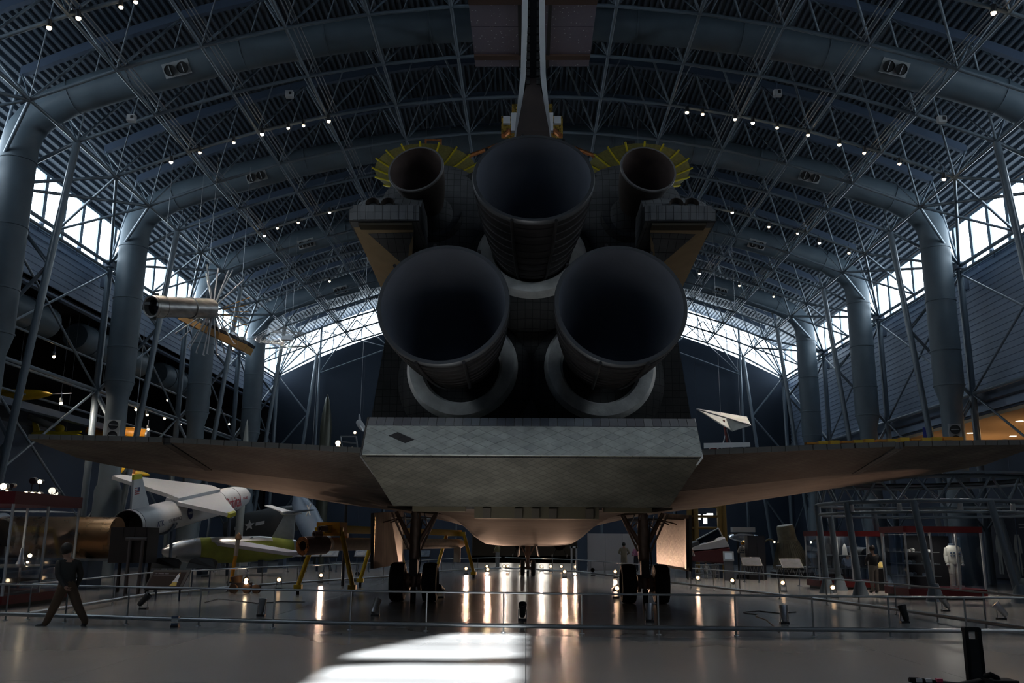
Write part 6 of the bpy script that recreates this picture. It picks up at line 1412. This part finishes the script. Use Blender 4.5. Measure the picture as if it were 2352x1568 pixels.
# yellow service tower behind it, in front of bright panes
yt = thing('service_tower', 'tall yellow-brown service tower behind the cockpit section', 'tower', (at(1640, 1240, 56).x, 56, 0))
OCH = mat('ochre_paint', (0.24, 0.14, 0.03), 0.6, var=0.15)
for px in (1585, 1600, 1655, 1665): bar('tower_post', (at(px, 1240, 56).x, 56, 0), (at(px, 1240, 56).x, 56, 5.2), 0.16, yt, OCH)
for z in (1.2, 2.6, 3.3, 3.9, 4.6): bar('tower_beam', (at(1580, 1240, 56).x, 56, z), (at(1670, 1240, 56).x, 56, z), 0.08, yt, OCH)
MB().box((at(1592, 1240, 56).x, 56.3, 2.4), (0.5, 0.3, 4.4)).build('tower_panel', OCH, yt, world=True); MB().box((at(1660, 1240, 56).x, 56.3, 2.4), (0.42, 0.3, 4.8)).build('tower_panel', OCH, yt, world=True)
for i, (px, py, w, h) in enumerate(((1605, 1187, 0.13, 0.22), (1620, 1192, 0.14, 0.46), (1631, 1183, 0.3, 0.16), (1583, 1195, 0.1, 0.25))):
    MB().box(at(px, py, 56.6), (w, 0.04, h)).box(at(px, py, 56.6) + Vector((0, 0.05, 0)), (w + 0.1, 0.04, h + 0.1)).build('lit_panel', emit_mat('lit_panel_white', (0.95, 1.0, 0.95), 2.2), yt, world=True)

# kiosks and lecterns on the right, low lattice barriers
p = FL(1675, 1333)
kk = thing('screen_kiosk', 'grey kiosk with a pale blue screen before the cockpit section', 'kiosk', (p.x, p.y, 0))
MB().box((0, 0, 0.48), (0.42, 0.25, 0.96)).build('kiosk_body', mat('kiosk_grey', (0.09, 0.10, 0.12), 0.5), kk); rot = Euler((R(60), 0, R(-10))).to_matrix()
MB().box((0, -0.06, 1.12), (0.5, 0.5, 0.07), rot).build('screen_frame', mat('frame_blue', (0.12, 0.15, 0.19), 0.5), kk); MB().box(Vector((0, -0.06, 1.12)) + rot @ Vector((0, 0, 0.04)), (0.34, 0.32, 0.01), rot).build('screen', mat('screen_blue', (0.2, 0.26, 0.33), 0.3, emit=(0.3, 0.42, 0.55), estr=0.12), kk)
MB().box((-0.45, 0, 0.75), (0.4, 0.3, 0.03)).build('side_shelf', mat('frame_blue', (0, 0, 0)), kk)
for px, py, lb, rz in ((1728, 1337, 'rounded grey lectern beside the astronaut figure', 0.0), (1820, 1345, 'rounded grey lectern before the ribbed capsule', 0.0)):
    p = FL(px, py); lectern(lb, (p.x, p.y, 0), 0.9, 0.6, 0.92, rz=rz, face=mat('print_slate', (0.075, 0.08, 0.10), 0.6, var=0.4, vscale=8, spec=0.2), bars=False)
p = FL(1910, 1347); arch_lectern('dark arched lectern back before the large dark capsule', (p.x, p.y, 0), 1.05, hgt=0.85)
def lattice(lab, p0, p1, h=0.42, z0=0.28):
    t = thing('lattice_barrier', lab, 'barrier', ((p0.x + p1.x) / 2, (p0.y + p1.y) / 2, 0)); p0 = Vector((p0.x, p0.y, 0)); p1 = Vector((p1.x, p1.y, 0)); n = 6
    bar('top_bar', p0 + Vector((0, 0, z0 + h)), p1 + Vector((0, 0, z0 + h)), 0.03, t, RAILM); bar('low_bar', p0 + Vector((0, 0, z0)), p1 + Vector((0, 0, z0)), 0.02, t, RAILM)
    for k in range(n): bar('lattice_web', p0.lerp(p1, k / n) + Vector((0, 0, z0)), p0.lerp(p1, (k + .5) / n) + Vector((0, 0, z0 + h)), 0.012, t, RAILM, 5); bar('lattice_web', p0.lerp(p1, (k + .5) / n) + Vector((0, 0, z0 + h)), p0.lerp(p1, (k + 1) / n) + Vector((0, 0, z0)), 0.012, t, RAILM, 5)
    for q in (p0, p1): bar('leg', q, q + Vector((0, 0, z0 + h)), 0.02, t, RAILM)
lattice('low lattice barrier before the cockpit section', FL(1598, 1331), FL(1652, 1333)); lattice('low lattice barrier before the astronaut figure', FL(1704, 1331), FL(1755, 1334)); lattice('low lattice barrier before the ribbed capsule', FL(1785, 1334), FL(1875, 1340))
# black cabinet beside the astronaut
p = FL(1748, 1335)
bk = thing('black_cabinet', 'tall black cabinet between astronaut figure and ribbed capsule', 'cabinet', (p.x + 0.35, p.y + 2.2, 0)); MB().box((0, 0, 1.05), (0.85, 0.6, 2.1)).build('cabinet_body', BLACKP, bk)
for s in (-1, 1): MB().box((s * 0.2, -0.31, 1.1), (0.38, 0.02, 1.9)).build('cabinet_door', mat('cabinet_dark', (0.02, 0.02, 0.028), 0.4), bk)
# silver dome over the astronaut
p = FL(1712, 1328)
dm = thing('silver_canopy', 'polished silver shell behind the astronaut figure', 'exhibit', (at(1716, 1240, p.y + 2.2).x, p.y + 2.2, 0)); z_ = at(1716, 1236, p.y + 2.2).z
MB().lathe([(0, 0.28), (0.5, 0.24), (0.9, 0.1), (1.0, 0.0), (0.95, -0.08), (0, -0.05)], (0, 0, z_), (0.1, -0.2, 1), 32).build('shell', mat('polished_silver', (0.7, 0.74, 0.8), 0.15, 0.95), dm, smooth=45)
for x in (-0.5, 0.5): MB().tube((x, 0, 0), (x, 0, z_ - 0.02), 0.05).build('support', BLACKP, dm, smooth=40)
MB().box((-0.15, 0.2, z_ + 0.45), (1.2, 0.5, 0.25)).build('equipment_tray', CANW, dm)
# poster panels with suits on the right wall
ps = thing('suit_poster', 'dark wall panel with pale flight suit pictures at the right edge', 'poster', (21.72, 39.6, 0))
MB().box((0, 1.5, 1.62), (0.08, 5.2, 2.7)).build('poster_board', mat('poster_navy', (0.012, 0.014, 0.028), 0.6), ps)
SUITP = mat('poster_print', (0.26, 0.26, 0.24), 0.7)
for yy in (-0.3, 1.1, 2.7):
    def sp_(a, b): return (-0.045, yy + a, b)
    MB().prism([sp_(-0.16, 2.2), sp_(-0.3, 1.9), sp_(-0.32, 1.4), sp_(-0.22, 1.4), sp_(-0.2, 1.75), sp_(-0.18, 1.3), sp_(-0.2, 0.45), sp_(-0.05, 0.45), sp_(0, 1.2), sp_(0.05, 0.45), sp_(0.2, 0.45), sp_(0.18, 1.3), sp_(0.2, 1.75), sp_(0.22, 1.4), sp_(0.32, 1.4), sp_(0.3, 1.9), sp_(0.16, 2.2)], (-0.006, 0, 0)).build('printed_suit', SUITP, ps)
for z in (2.62, 2.5, 0.75, 0.65): MB().box((-0.045, 0.3, z), (0.006, 1.1, 0.045)).build('print_line', SUITP, ps)
cmr = thing('wall_camera', 'small pale camera on the right wall above the suit poster', 'camera', at(2315, 1187, 40)); MB().box((0, 0, 0), (0.3, 0.12, 0.1)).build('camera_body', CANW, cmr); MB().tube((0.15, 0, 0), (1.2, 0.3, 0), 0.02, n=6).build('camera_arm', BEAM, cmr)

# far end: white display wall, portal, lecterns
p = FL(1405, 1301)
dw = thing('display_wall', 'plain white display wall beyond the right main gear', 'wall panel', (at(1405, 1250, 58).x, 58, 0))
xw0, xw1 = at(1349, 1250, 58).x, at(1470, 1250, 58).x; zt_ = at(1400, 1225, 58).z
for k in range(3):
    a_ = xw0 + (xw1 - xw0) * k / 3; b_ = xw0 + (xw1 - xw0) * (k + 1) / 3; MB().box(((a_ + b_) / 2, 58, zt_ / 2), (b_ - a_ - 0.02, 0.25, zt_)).build('wall_board', mat('board_pink_white', (0.50, 0.46, 0.46), 0.7), dw, world=True)
MB().box((xw0 - 0.35, 57.9, zt_ / 2), (0.6, 0.3, zt_)).build('end_pier', BEAM, dw, world=True)
p = FL(1320, 1315)
po = thing('white_portal', 'white security portal standing right of the nose wheels', 'portal', (p.x, p.y + 0.6, 0)); zt_ = at(1320, 1254, p.y + .6).z
for s in (-1, 1): MB().box((s * 0.14, 0, zt_ / 2), (0.09, 0.35, zt_)).build('portal_post', WHITE, po)
MB().box((0, 0, zt_ - 0.06), (0.42, 0.35, 0.12)).build('portal_head', WHITE, po); MB().box((0, 0, zt_ * 0.55), (0.2, 0.1, 0.1)).build('portal_belt', BLACKP, po)
for i, px in enumerate((1362, 1382, 1400, 1424)):
    q = FL(px, 1306); lectern(ORD[i] + ' dark slanted lectern from the left before the white display wall', (q.x, q.y + 1.6, 0), 0.5, 0.75, 1.0, 50, face=PRINT if i < 2 else PRINTD, group='lecterns before the white wall', bars=False)
q = FL(1390, 1305); lattice('grey barrier below the slanted lecterns at the white wall', FL(1345, 1305), FL(1432, 1307), 0.45, 0.1)
# dark aircraft shapes in the hall beyond
for i, (px, w, h) in enumerate(((1195, 2.2, 1.5), (1285, 2.6, 1.3))):
    c_ = at(px, 1240, 88)
    t = thing('distant_aircraft', ('left', 'right')[i] + ' dark small aircraft in the next hall beyond the doorway', 'aircraft', (c_.x, 88, 0))
    MB().lathe([(0, -1.6), (0.35, -1.2), (0.55, 0), (0.4, 1.4), (0.1, 3.0), (0, 3.1)], (0, 0, 1.4), (0.2, 1, 0), 16).build('fuselage', mat('far_dark', (0.04, 0.035, 0.03), 0.5), t, smooth=40)
    MB().box((0, 0, 1.7), (w * 2, 0.7, 0.12)).build('wing', mat('far_dark', (0, 0, 0)), t); MB().box((0.4, 2.7, 1.9), (0.08, 0.5, 0.8)).build('fin', mat('far_dark', (0, 0, 0)), t)
    for s in (-1, 1): MB().lathe([(0, -0.06), (0.25, -0.06), (0.25, 0.06), (0, 0.06)], (s * 0.7, -0.3, 0.25), (1, 0, 0), 14).tube((s * 0.7, -0.3, 0.25), (s * 0.3, -0.3, 1.2), 0.04).build('wheel', BLACK, t, smooth=40)

# ================================================================== FOREGROUND CLEANING MACHINE
mh = thing('floor_machine', 'black upright machine handle with a hand slot at the lower right', 'machine', at(2250, 1568, 8.6) * Vector((1, 1, 0)) if False else (at(2250, 1568, 8.6).x, 8.6, 0))
BM = mat('machine_black', (0.004, 0.004, 0.005), 0.8, spec=0.15)
b0, t0_ = at(2250, 1600, 8.6), at(2234, 1440, 8.9)
uh = (t0_ - b0).normalized(); H_ = (t0_ - b0).length; xh = Vector((1, 0, 0)); wh = 0.078
def hp(x, h): return b0 + xh * x + uh * h
for x in (-1, 1): MB().prism([hp(x * wh, 0), hp(x * (wh - 0.035), 0), hp(x * (wh - 0.035), H_ - 0.02), hp(x * wh, H_ - 0.02)], (0, 0.06, 0)).build('side_rail', BM, mh, world=True)
MB().prism([hp(-wh, H_ - 0.045), hp(wh, H_ - 0.045), hp(wh, H_ - 0.015), hp(wh - 0.02, H_), hp(-wh + 0.01, H_), hp(-wh, H_ - 0.01)], (0, 0.07, 0)).build('grip_bar', BM, mh, world=True)
MB().prism([hp(-wh, 0), hp(wh, 0), hp(wh, H_ - 0.12), hp(-wh, H_ - 0.12)], (0, 0.045, 0)).build('back_panel', BM, mh, world=True)
bx = Vector((b0.x, 8.55, 0)); MB().box((bx.x, 8.5, 0.17), (0.5, 0.6, 0.34)).box((bx.x, 8.6, 0.36), (0.26, 0.25, 0.3)).build('machine_body', BM, mh, world=True)
MB().path([at(2264, 1552, 8.5), at(2276, 1549, 8.4), at(2290, 1556, 8.4), at(2298, 1572, 8.4)], 0.025, 8).build('hose', BM, mh, smooth=50, world=True)
MB().box(at(2300, 1576, 8.4), (0.22, 0.2, 0.12)).build('tool_tray', BM, mh, world=True)
for x in (-0.2, 0.2): MB().lathe([(0, -0.03), (0.08, -0.03), (0.08, 0.03), (0, 0.03)], (bx.x + x, 8.3, 0.08), (1, 0, 0), 16).build('castor', BLACKP, mh, smooth=40, world=True)
MB().path([at(2252, 1570, 8.5), at(2200, 1580, 8.4), at(2150, 1572, 8.4), at(2105, 1563, 8.4), at(2088, 1560, 8.4)], [0.05, 0.05, 0.04, 0.03, 0.02], 8).build('squeegee_arm', BM, mh, smooth=50, world=True)
for px, m_ in ((2110, CANW), (2132, CANW), (2157, mat('pink_knob', (0.35, 0.02, 0.08), 0.5))): MB().box(at(px, 1562, 8.38), (0.05, 0.04, 0.03)).build('arm_clip', m_, mh, world=True)

case_fill(13.9, 31.2, 2.1, 1.2, 16); case_fill(12.9, 37.3, 2.0, 1.2, 10)
# ================================================================== PEOPLE
SKIN = mat('skin', (0.36, 0.20, 0.14), 0.55); HAIRD = mat('dark_hair', (0.012, 0.009, 0.008), 0.6); HAIRB = mat('brown_hair', (0.05, 0.025, 0.012), 0.6)
def figure(name, label, J, S, mats, hair=HAIRD, long_hair=False, cat='person', fingers=True, face=Vector((0, -1, 0)), base=None):
    """one skinned body from joints J (world), scale S; mats: top, legs, shoes, skin"""
    top_, legs_, shoe_, skin_ = mats
    V, E_, Rr_, part_ = [], [], [], []
    idx = {}
    def jv(k, p, r, pt): idx[k] = len(V); V.append(Vector(p)); Rr_.append(r * S); part_.append(pt); return idx[k]
    def ed(*ks):
        for a, b in zip(ks[:-1], ks[1:]): E_.append((idx[a], idx[b]))
    hd = J['head']; nk = J['neck']; ch = J['chest']; pv_ = J['pelvis']
    up_ = (hd - nk).normalized()
    jv('pelvis', pv_, 0.145, 1); jv('waist', pv_.lerp(ch, 0.4), 0.14, 0); jv('chest', ch, 0.155, 0); jv('neck', nk, 0.058, 3); jv('jaw', nk.lerp(hd, 0.62) + face * 0.02 * S, 0.08, 3); jv('head', hd, 0.098, 3); jv('crown', hd + up_ * 0.085 * S - face * 0.01 * S, 0.075, 3)
    ed('pelvis', 'waist', 'chest', 'neck', 'jaw', 'head', 'crown')
    for s in ('l', 'r'):
        jv('sh' + s, J['sh' + s], 0.078, 0); jv('el' + s, J['el' + s], 0.058, 0 if not J.get('bare') else 3); jv('wr' + s, J['wr' + s], 0.033, 3 if J.get('bare') else 0)
        hand = J['wr' + s] + (J['wr' + s] - J['el' + s]).normalized() * 0.07 * S; jv('pm' + s, hand, 0.036, 3)
        ed('chest', 'sh' + s, 'el' + s, 'wr' + s, 'pm' + s)
        jv('hp' + s, J['hp' + s], 0.115, 1); jv('kn' + s, J['kn' + s], 0.085, 1); jv('an' + s, J['an' + s], 0.065, 1); jv('he' + s, J['an' + s].lerp(J['to' + s], 0.3) + Vector((0, 0, -0.03 * S)), 0.046, 2); jv('to' + s, J['to' + s], 0.034, 2)
        ed('pelvis', 'hp' + s, 'kn' + s, 'an' + s, 'he' + s, 'to' + s)
    me = bpy.data.meshes.new(name); me.from_pydata([tuple(v) for v in V], E_, []); ob = bpy.data.objects.new(name, me); COL.objects.link(ob)
    sk = ob.modifiers.new('skin', 'SKIN'); sk.branch_smoothing = 0.4
    for i, r in enumerate(Rr_): me.skin_vertices[0].data[i].radius = (r * (1.45 if part_[i] in (0,) and i in (idx['chest'], idx['waist']) else 1.0), r)
    me.skin_vertices[0].data[0].use_root = True
    ob.modifiers.new('smooth', 'SUBSURF').levels = 2
    dg = bpy.context.evaluated_depsgraph_get(); dg.update()
    bm = bmesh.new(); bm.from_mesh(bpy.data.meshes.new_from_object(ob.evaluated_get(dg))); bpy.data.objects.remove(ob)
    segs = [(V[a], V[b], part_[a], part_[b]) for a, b in E_]
    def classify(c):
        best = None
        for a, b, pa, pb in segs:
            d = b - a; t = max(0, min(1, (c - a).dot(d) / max(d.length_squared, 1e-9))); q = (a + d * t - c).length
            if best is None or q < best[0]: best = (q, pb if t > 0.5 else pa)
        return best[1]
    for f in bm.faces: f.material_index = classify(f.calc_center_median()); f.smooth = True
    # five fingers rooted in each palm
    if fingers:
        for s in ('l', 'r'):
            w = J['wr' + s]; d = (w - J['el' + s]).normalized(); a, b, _ = basis(d); pm = w + d * 0.095 * S
            for k, (off, ln) in enumerate(((-0.030, 0.062), (-0.010, 0.074), (0.010, 0.070), (0.029, 0.056), (-0.04, 0.05))):
                st_ = pm + a * off * S if k < 4 else w + d * 0.05 * S + a * -0.034 * S
                dd = d if k < 4 else (d - a * 0.7).normalized()
                fb = MB().path([st_, st_ + dd * ln * S * 0.55 + b * 0.006 * S, st_ + dd * ln * S * 0.85 + b * 0.022 * S, st_ + dd * ln * S + b * 0.036 * S], [0.010 * S, 0.0095 * S, 0.008 * S, 0.005 * S], 6)
                vs = [bm.verts.new(v) for v in fb.v]
                for f in fb.f:
                    try: nf = bm.faces.new([vs[i] for i in f]); nf.material_index = 3; nf.smooth = True
                    except ValueError: pass
    # nose and ears grown on the same mesh
    sd_ = up_.cross(face).normalized()
    for c_, r_ in ((hd + face * 0.092 * S - up_ * 0.02 * S, (0.014, 0.018, 0.02)), (hd + sd_ * 0.088 * S - up_ * 0.015 * S, (0.014, 0.02, 0.03)), (hd - sd_ * 0.088 * S - up_ * 0.015 * S, (0.014, 0.02, 0.03))):
        fb = MB().sphere(c_, tuple(q * S for q in r_), 8, 6); vs = [bm.verts.new(v) for v in fb.v]
        for f in fb.f:
            try: nf = bm.faces.new([vs[i] for i in f]); nf.material_index = 3; nf.smooth = True
            except ValueError: pass
    base = base or Vector((pv_.x, pv_.y, 0)); t = thing(name, label, cat, base)
    for v in bm.verts: v.co -= base
    m2 = bpy.data.meshes.new('body'); bm.to_mesh(m2); bm.free()
    for m_ in (top_, legs_, shoe_, skin_): m2.materials.append(m_)
    bo = bpy.data.objects.new('body', m2); COL.objects.link(bo); bo.parent = t
    if hair:
        hb = MB(); c_ = hd + up_ * 0.018 * S - face * 0.032 * S
        hb.sphere(c_, (0.108 * S, 0.112 * S, 0.122 * S), 18, 12)
        hb.v = [v + face * 0.03 * S if (v - c_).dot(up_) < -0.07 * S and (v - c_).dot(face) < 0 else v for v in hb.v]
        if long_hair: hb.sphere(hd - face * 0.06 * S - up_ * 0.12 * S, (0.085 * S, 0.06 * S, 0.16 * S), 14, 8)
        hb.build('hair', hair, t, smooth=60, world=True)
    for q in (-1, 1): MB().sphere(hd + face * 0.086 * S + sd_ * q * 0.032 * S + up_ * 0.008 * S, 0.011 * S, 8, 6).build('eye', BLACKP, t, smooth=60, world=True)
    MB().box(hd + face * 0.088 * S - up_ * 0.055 * S, (0.035 * S, 0.012 * S, 0.008 * S)).build('mouth', mat('lips', (0.25, 0.09, 0.07), 0.5), t, world=True)
    return t
def standing(p, h, facing, arms='down', stride=0.0):
    """joints of an upright person at floor point p, height h, facing an angle (0 = away)"""
    S = h / 1.75; f = Vector((math.sin(facing), math.cos(facing), 0)); r = Vector((f.y, -f.x, 0)); p = Vector((p.x, p.y, 0))
    def q(x, y, z): return p + r * x * S + f * y * S + Vector((0, 0, z * S))
    J = dict(head=q(0, 0.03, 1.63), neck=q(0, 0, 1.47), chest=q(0, 0, 1.28), pelvis=q(0, 0, 0.95))
    for s, k in (('l', -1), ('r', 1)):
        J['sh' + s] = q(k * 0.19, 0, 1.40)
        if arms == 'down': J['el' + s] = q(k * 0.25, -0.02, 1.12); J['wr' + s] = q(k * 0.26, 0.07, 0.88)
        elif arms == 'up': J['el' + s] = q(k * 0.26, 0.14, 1.16); J['wr' + s] = q(k * 0.12, 0.28, 1.36)
        else: J['el' + s] = q(k * 0.30, 0.05, 1.14); J['wr' + s] = q(k * 0.12, 0.22, 1.05)
        J['hp' + s] = q(k * 0.095, 0, 0.90); J['kn' + s] = q(k * 0.105, 0.03 + k * stride * .5, 0.49); J['an' + s] = q(k * 0.11, k * stride, 0.085); J['to' + s] = q(k * 0.13, 0.17 + k * stride, 0.035)
    return J, S, f
# the walking man
CHAR = mat('charcoal_sweater', (0.022, 0.021, 0.020), 0.85, var=0.1, vscale=30); KHAKI = mat('brown_trousers', (0.075, 0.045, 0.026), 0.8, var=0.1, vscale=20); SHOE = mat('black_shoe', (0.012, 0.012, 0.016), 0.5)
Ym_ = 19.15
def mj(px, py, dy=0.0): return at(px, py, Ym_ + dy)
J = dict(head=mj(152, 1262), neck=mj(156, 1282), chest=mj(157, 1302), pelvis=mj(153, 1344), shl=mj(137, 1291, -0.1), shr=mj(181, 1292, 0.1), ell=mj(133, 1322, -0.16), wrl=mj(149, 1345, -0.28), elr=mj(186, 1322, 0.15), wrr=mj(176, 1346, 0.2),
         hpl=mj(144, 1348, -0.06), hpr=mj(164, 1348, 0.08), knl=mj(125, 1392, -0.05), anl=mj(106, 1430, -0.05), tol=mj(80, 1438, -0.05), knr=mj(180, 1394, 0.08), anr=mj(197, 1428, 0.08), tor=mj(182, 1444, 0.05))
figure('person', 'walking person in charcoal sweater and brown trousers at lower left', J, 1.12, (CHAR, KHAKI, SHOE, SKIN), HAIRD, face=Vector((-0.85, 0.5, 0)).normalized())
for px, py in ((80, 1441), (181, 1449)):
    pass
CLOTH = lambda n, c: mat(n, c, 0.8)
def visitor(label, px, py, h, facing, mats, hair=HAIRD, arms='down', long_hair=False, stride=0.0):
    p = FL(px, py); J, S, f = standing(p, h, facing, arms, stride); return figure('person', label, J, S, mats, hair, long_hair, face=f, fingers=h > 1.4)
visitor('person in pale blouse and dark trousers by the cockpit section', 1583, 1330, 1.66, R(160), (CLOTH('pale_blouse', (0.42, 0.40, 0.38)), CLOTH('dark_navy_cloth', (0.012, 0.012, 0.022)), SHOE, SKIN), HAIRD, 'up', True)
visitor('person in dark top with white sleeves crouched low at the cockpit section', 1640, 1327, 1.18, R(60), (CLOTH('dark_jacket', (0.03, 0.035, 0.045)), CLOTH('pale_trousers', (0.35, 0.34, 0.32)), SHOE, SKIN), HAIRB, 'in')
visitor('small child in white shirt beside the cockpit section barrier', 1622, 1329, 0.85, R(30), (CLOTH('white_shirt', (0.5, 0.5, 0.48)), CLOTH('pale_trousers', (0, 0, 0)), SHOE, SKIN), HAIRB, 'in')
visitor('person in black top and pale trousers before the yellow kiosk', 2011, 1361, 1.70, R(-20), (CLOTH('black_cloth', (0.01, 0.01, 0.014)), CLOTH('stone_trousers', (0.20, 0.18, 0.16)), SHOE, SKIN), HAIRD, 'in')
visitor('person in pale blue shirt behind the raked column', 1952, 1346, 1.42, R(20), (CLOTH('pale_blue_shirt', (0.16, 0.18, 0.24)), CLOTH('dark_navy_cloth', (0, 0, 0)), SHOE, SKIN), HAIRD, 'in')
visitor('person in khaki coat left of the right main gear', 1434, 1316, 1.72, R(10), (CLOTH('khaki_coat', (0.30, 0.25, 0.18)), CLOTH('khaki_coat', (0, 0, 0)), SHOE, SKIN), HAIRD, 'in')
visitor('person in pink top beside the right main gear', 1462, 1313, 1.62, R(-120), (CLOTH('pink_top', (0.42, 0.14, 0.24)), CLOTH('dark_navy_cloth', (0, 0, 0)), SHOE, SKIN), HAIRB, 'in')
visitor('person in olive jacket beyond the nose wheels', 1143, 1304, 1.72, R(-60), (CLOTH('olive_jacket', (0.16, 0.13, 0.06)), CLOTH('grey_trousers', (0.2, 0.19, 0.18)), SHOE, SKIN), HAIRD, 'in')
# empty white spacesuit in its case, and the astronaut figure
SUIT = mat('suit_white', (0.50, 0.49, 0.45), 0.8, var=0.08, vscale=12)
def suit(label, p, h, facing, arms, helmet=None, z0=0.0):
    J, S, f = standing(p, h, facing, arms)
    for k in J: J[k] = J[k] + Vector((0, 0, z0))
    V = {}
    t = thing('spacesuit', label, 'spacesuit', Vector((p.x, p.y, z0)))
    def tube(a, b, r0, r1, nm, n=14):
        a, b = Vector(a), Vector(b); m_ = [a.lerp(b, k / 6) for k in range(7)]
        MB().path(m_, [(r0 + (r1 - r0) * k / 6) * S * (1.06 if k % 2 else 1.0) for k in range(7)], n).build(nm, SUIT, t, smooth=55, world=True)
    r = Vector((f.y, -f.x, 0))
    secs = []
    for z, w, d in ((0.84, 0.20, 0.16), (0.95, 0.235, 0.18), (1.08, 0.225, 0.175), (1.22, 0.26, 0.19), (1.36, 0.275, 0.19), (1.44, 0.22, 0.16), (1.50, 0.13, 0.12)):
        c_ = Vector((p.x, p.y, z0 + z * S)); secs.append([c_ + r * w * S * math.cos(th) + f * d * S * math.sin(th) for th in [2 * PI * k / 20 for k in range(20)]])
    MB().loft(secs).build('suit_torso', SUIT, t, smooth=55, world=True)
    MB().lathe([(0.13 * S, 0), (0.14 * S, 0.02), (0.14 * S, 0.05), (0.12 * S, 0.06)], Vector((p.x, p.y, z0 + 1.49 * S)), (0, 0, 1), 20).build('neck_ring', BEAM, t, smooth=40, world=True)
    for s in ('l', 'r'):
        tube(J['sh' + s], J['el' + s], 0.095, 0.08, 'suit_arm'); tube(J['el' + s], J['wr' + s], 0.08, 0.06, 'suit_forearm')
        hd_ = (J['wr' + s] - J['el' + s]).normalized(); MB().sphere(J['wr' + s] + hd_ * 0.06 * S, 0.055 * S, 12, 8).build('suit_glove', CANW, t, smooth=60, world=True)
        tube(J['hp' + s], J['kn' + s], 0.125, 0.10, 'suit_thigh'); tube(J['kn' + s], J['an' + s] + Vector((0, 0, 0.04)), 0.10, 0.085, 'suit_shin')
        MB().box(J['an' + s].lerp(J['to' + s], 0.5) + Vector((0, 0, -0.0)), (0.14 * S, 0.30 * S, 0.12 * S), (0, 0, -facing)).build('suit_boot', CANW, t, world=True)
    for k in range(8):
        c_ = Vector((p.x, p.y, z0)) + r * (0.15 - 0.1 * (k % 4)) * S + f * 0.19 * S + Vector((0, 0, (1.14 + 0.1 * (k // 4)) * S)); MB().lathe([(0.028 * S, 0.03), (0.03 * S, -0.03)], c_, f, 10).lathe([(0, 0.03), (0.028 * S, 0.03)], c_, f, 10).build('hose_port', BEAM, t, world=True)
    if helmet:
        MB().sphere(J['head'] + Vector((0, 0, 0.0)), 0.17 * S, 20, 14).build('helmet', SUIT, t, smooth=60, world=True); MB().sphere(J['head'] + f * 0.07 * S, (0.13 * S, 0.13 * S, 0.11 * S), 18, 12).build('visor', helmet, t, smooth=60, world=True)
        MB().box(Vector((p.x, p.y, z0 + 1.2 * S)) - f * 0.28 * S, (0.5 * S, 0.25 * S, 0.75 * S), (0, 0, -facing)).build('backpack', WHITE, t, world=True)
    return t
suit('empty white spacesuit standing in the right glass case', Vector((14.55, 31.5, 0)), 1.68, PI, 'down', None, 0.30)
p_ = FL(1718, 1330)
suit('white astronaut figure with golden visor and backpack', Vector((p_.x, p_.y + 0.5, 0)), 1.62, R(215), 'up', mat('gold_visor', (0.45, 0.22, 0.03), 0.15, 0.9), 0.22)
sb = thing('figure_stand', 'low dark stand under the white astronaut figure', 'stand', (p_.x, p_.y + 0.5, 0)); MB().lathe([(0.45, 0), (0.42, 0.2), (0, 0.22)], (0, 0, 0), (0, 0, 1), 24).build('stand_disc', BLACKP, sb, smooth=30); MB().lathe([(0.47, 0), (0.47, 0.03), (0.44, 0.03)], (0, 0, 0), (0, 0, 1), 24).build('stand_rim', RAILM, sb)
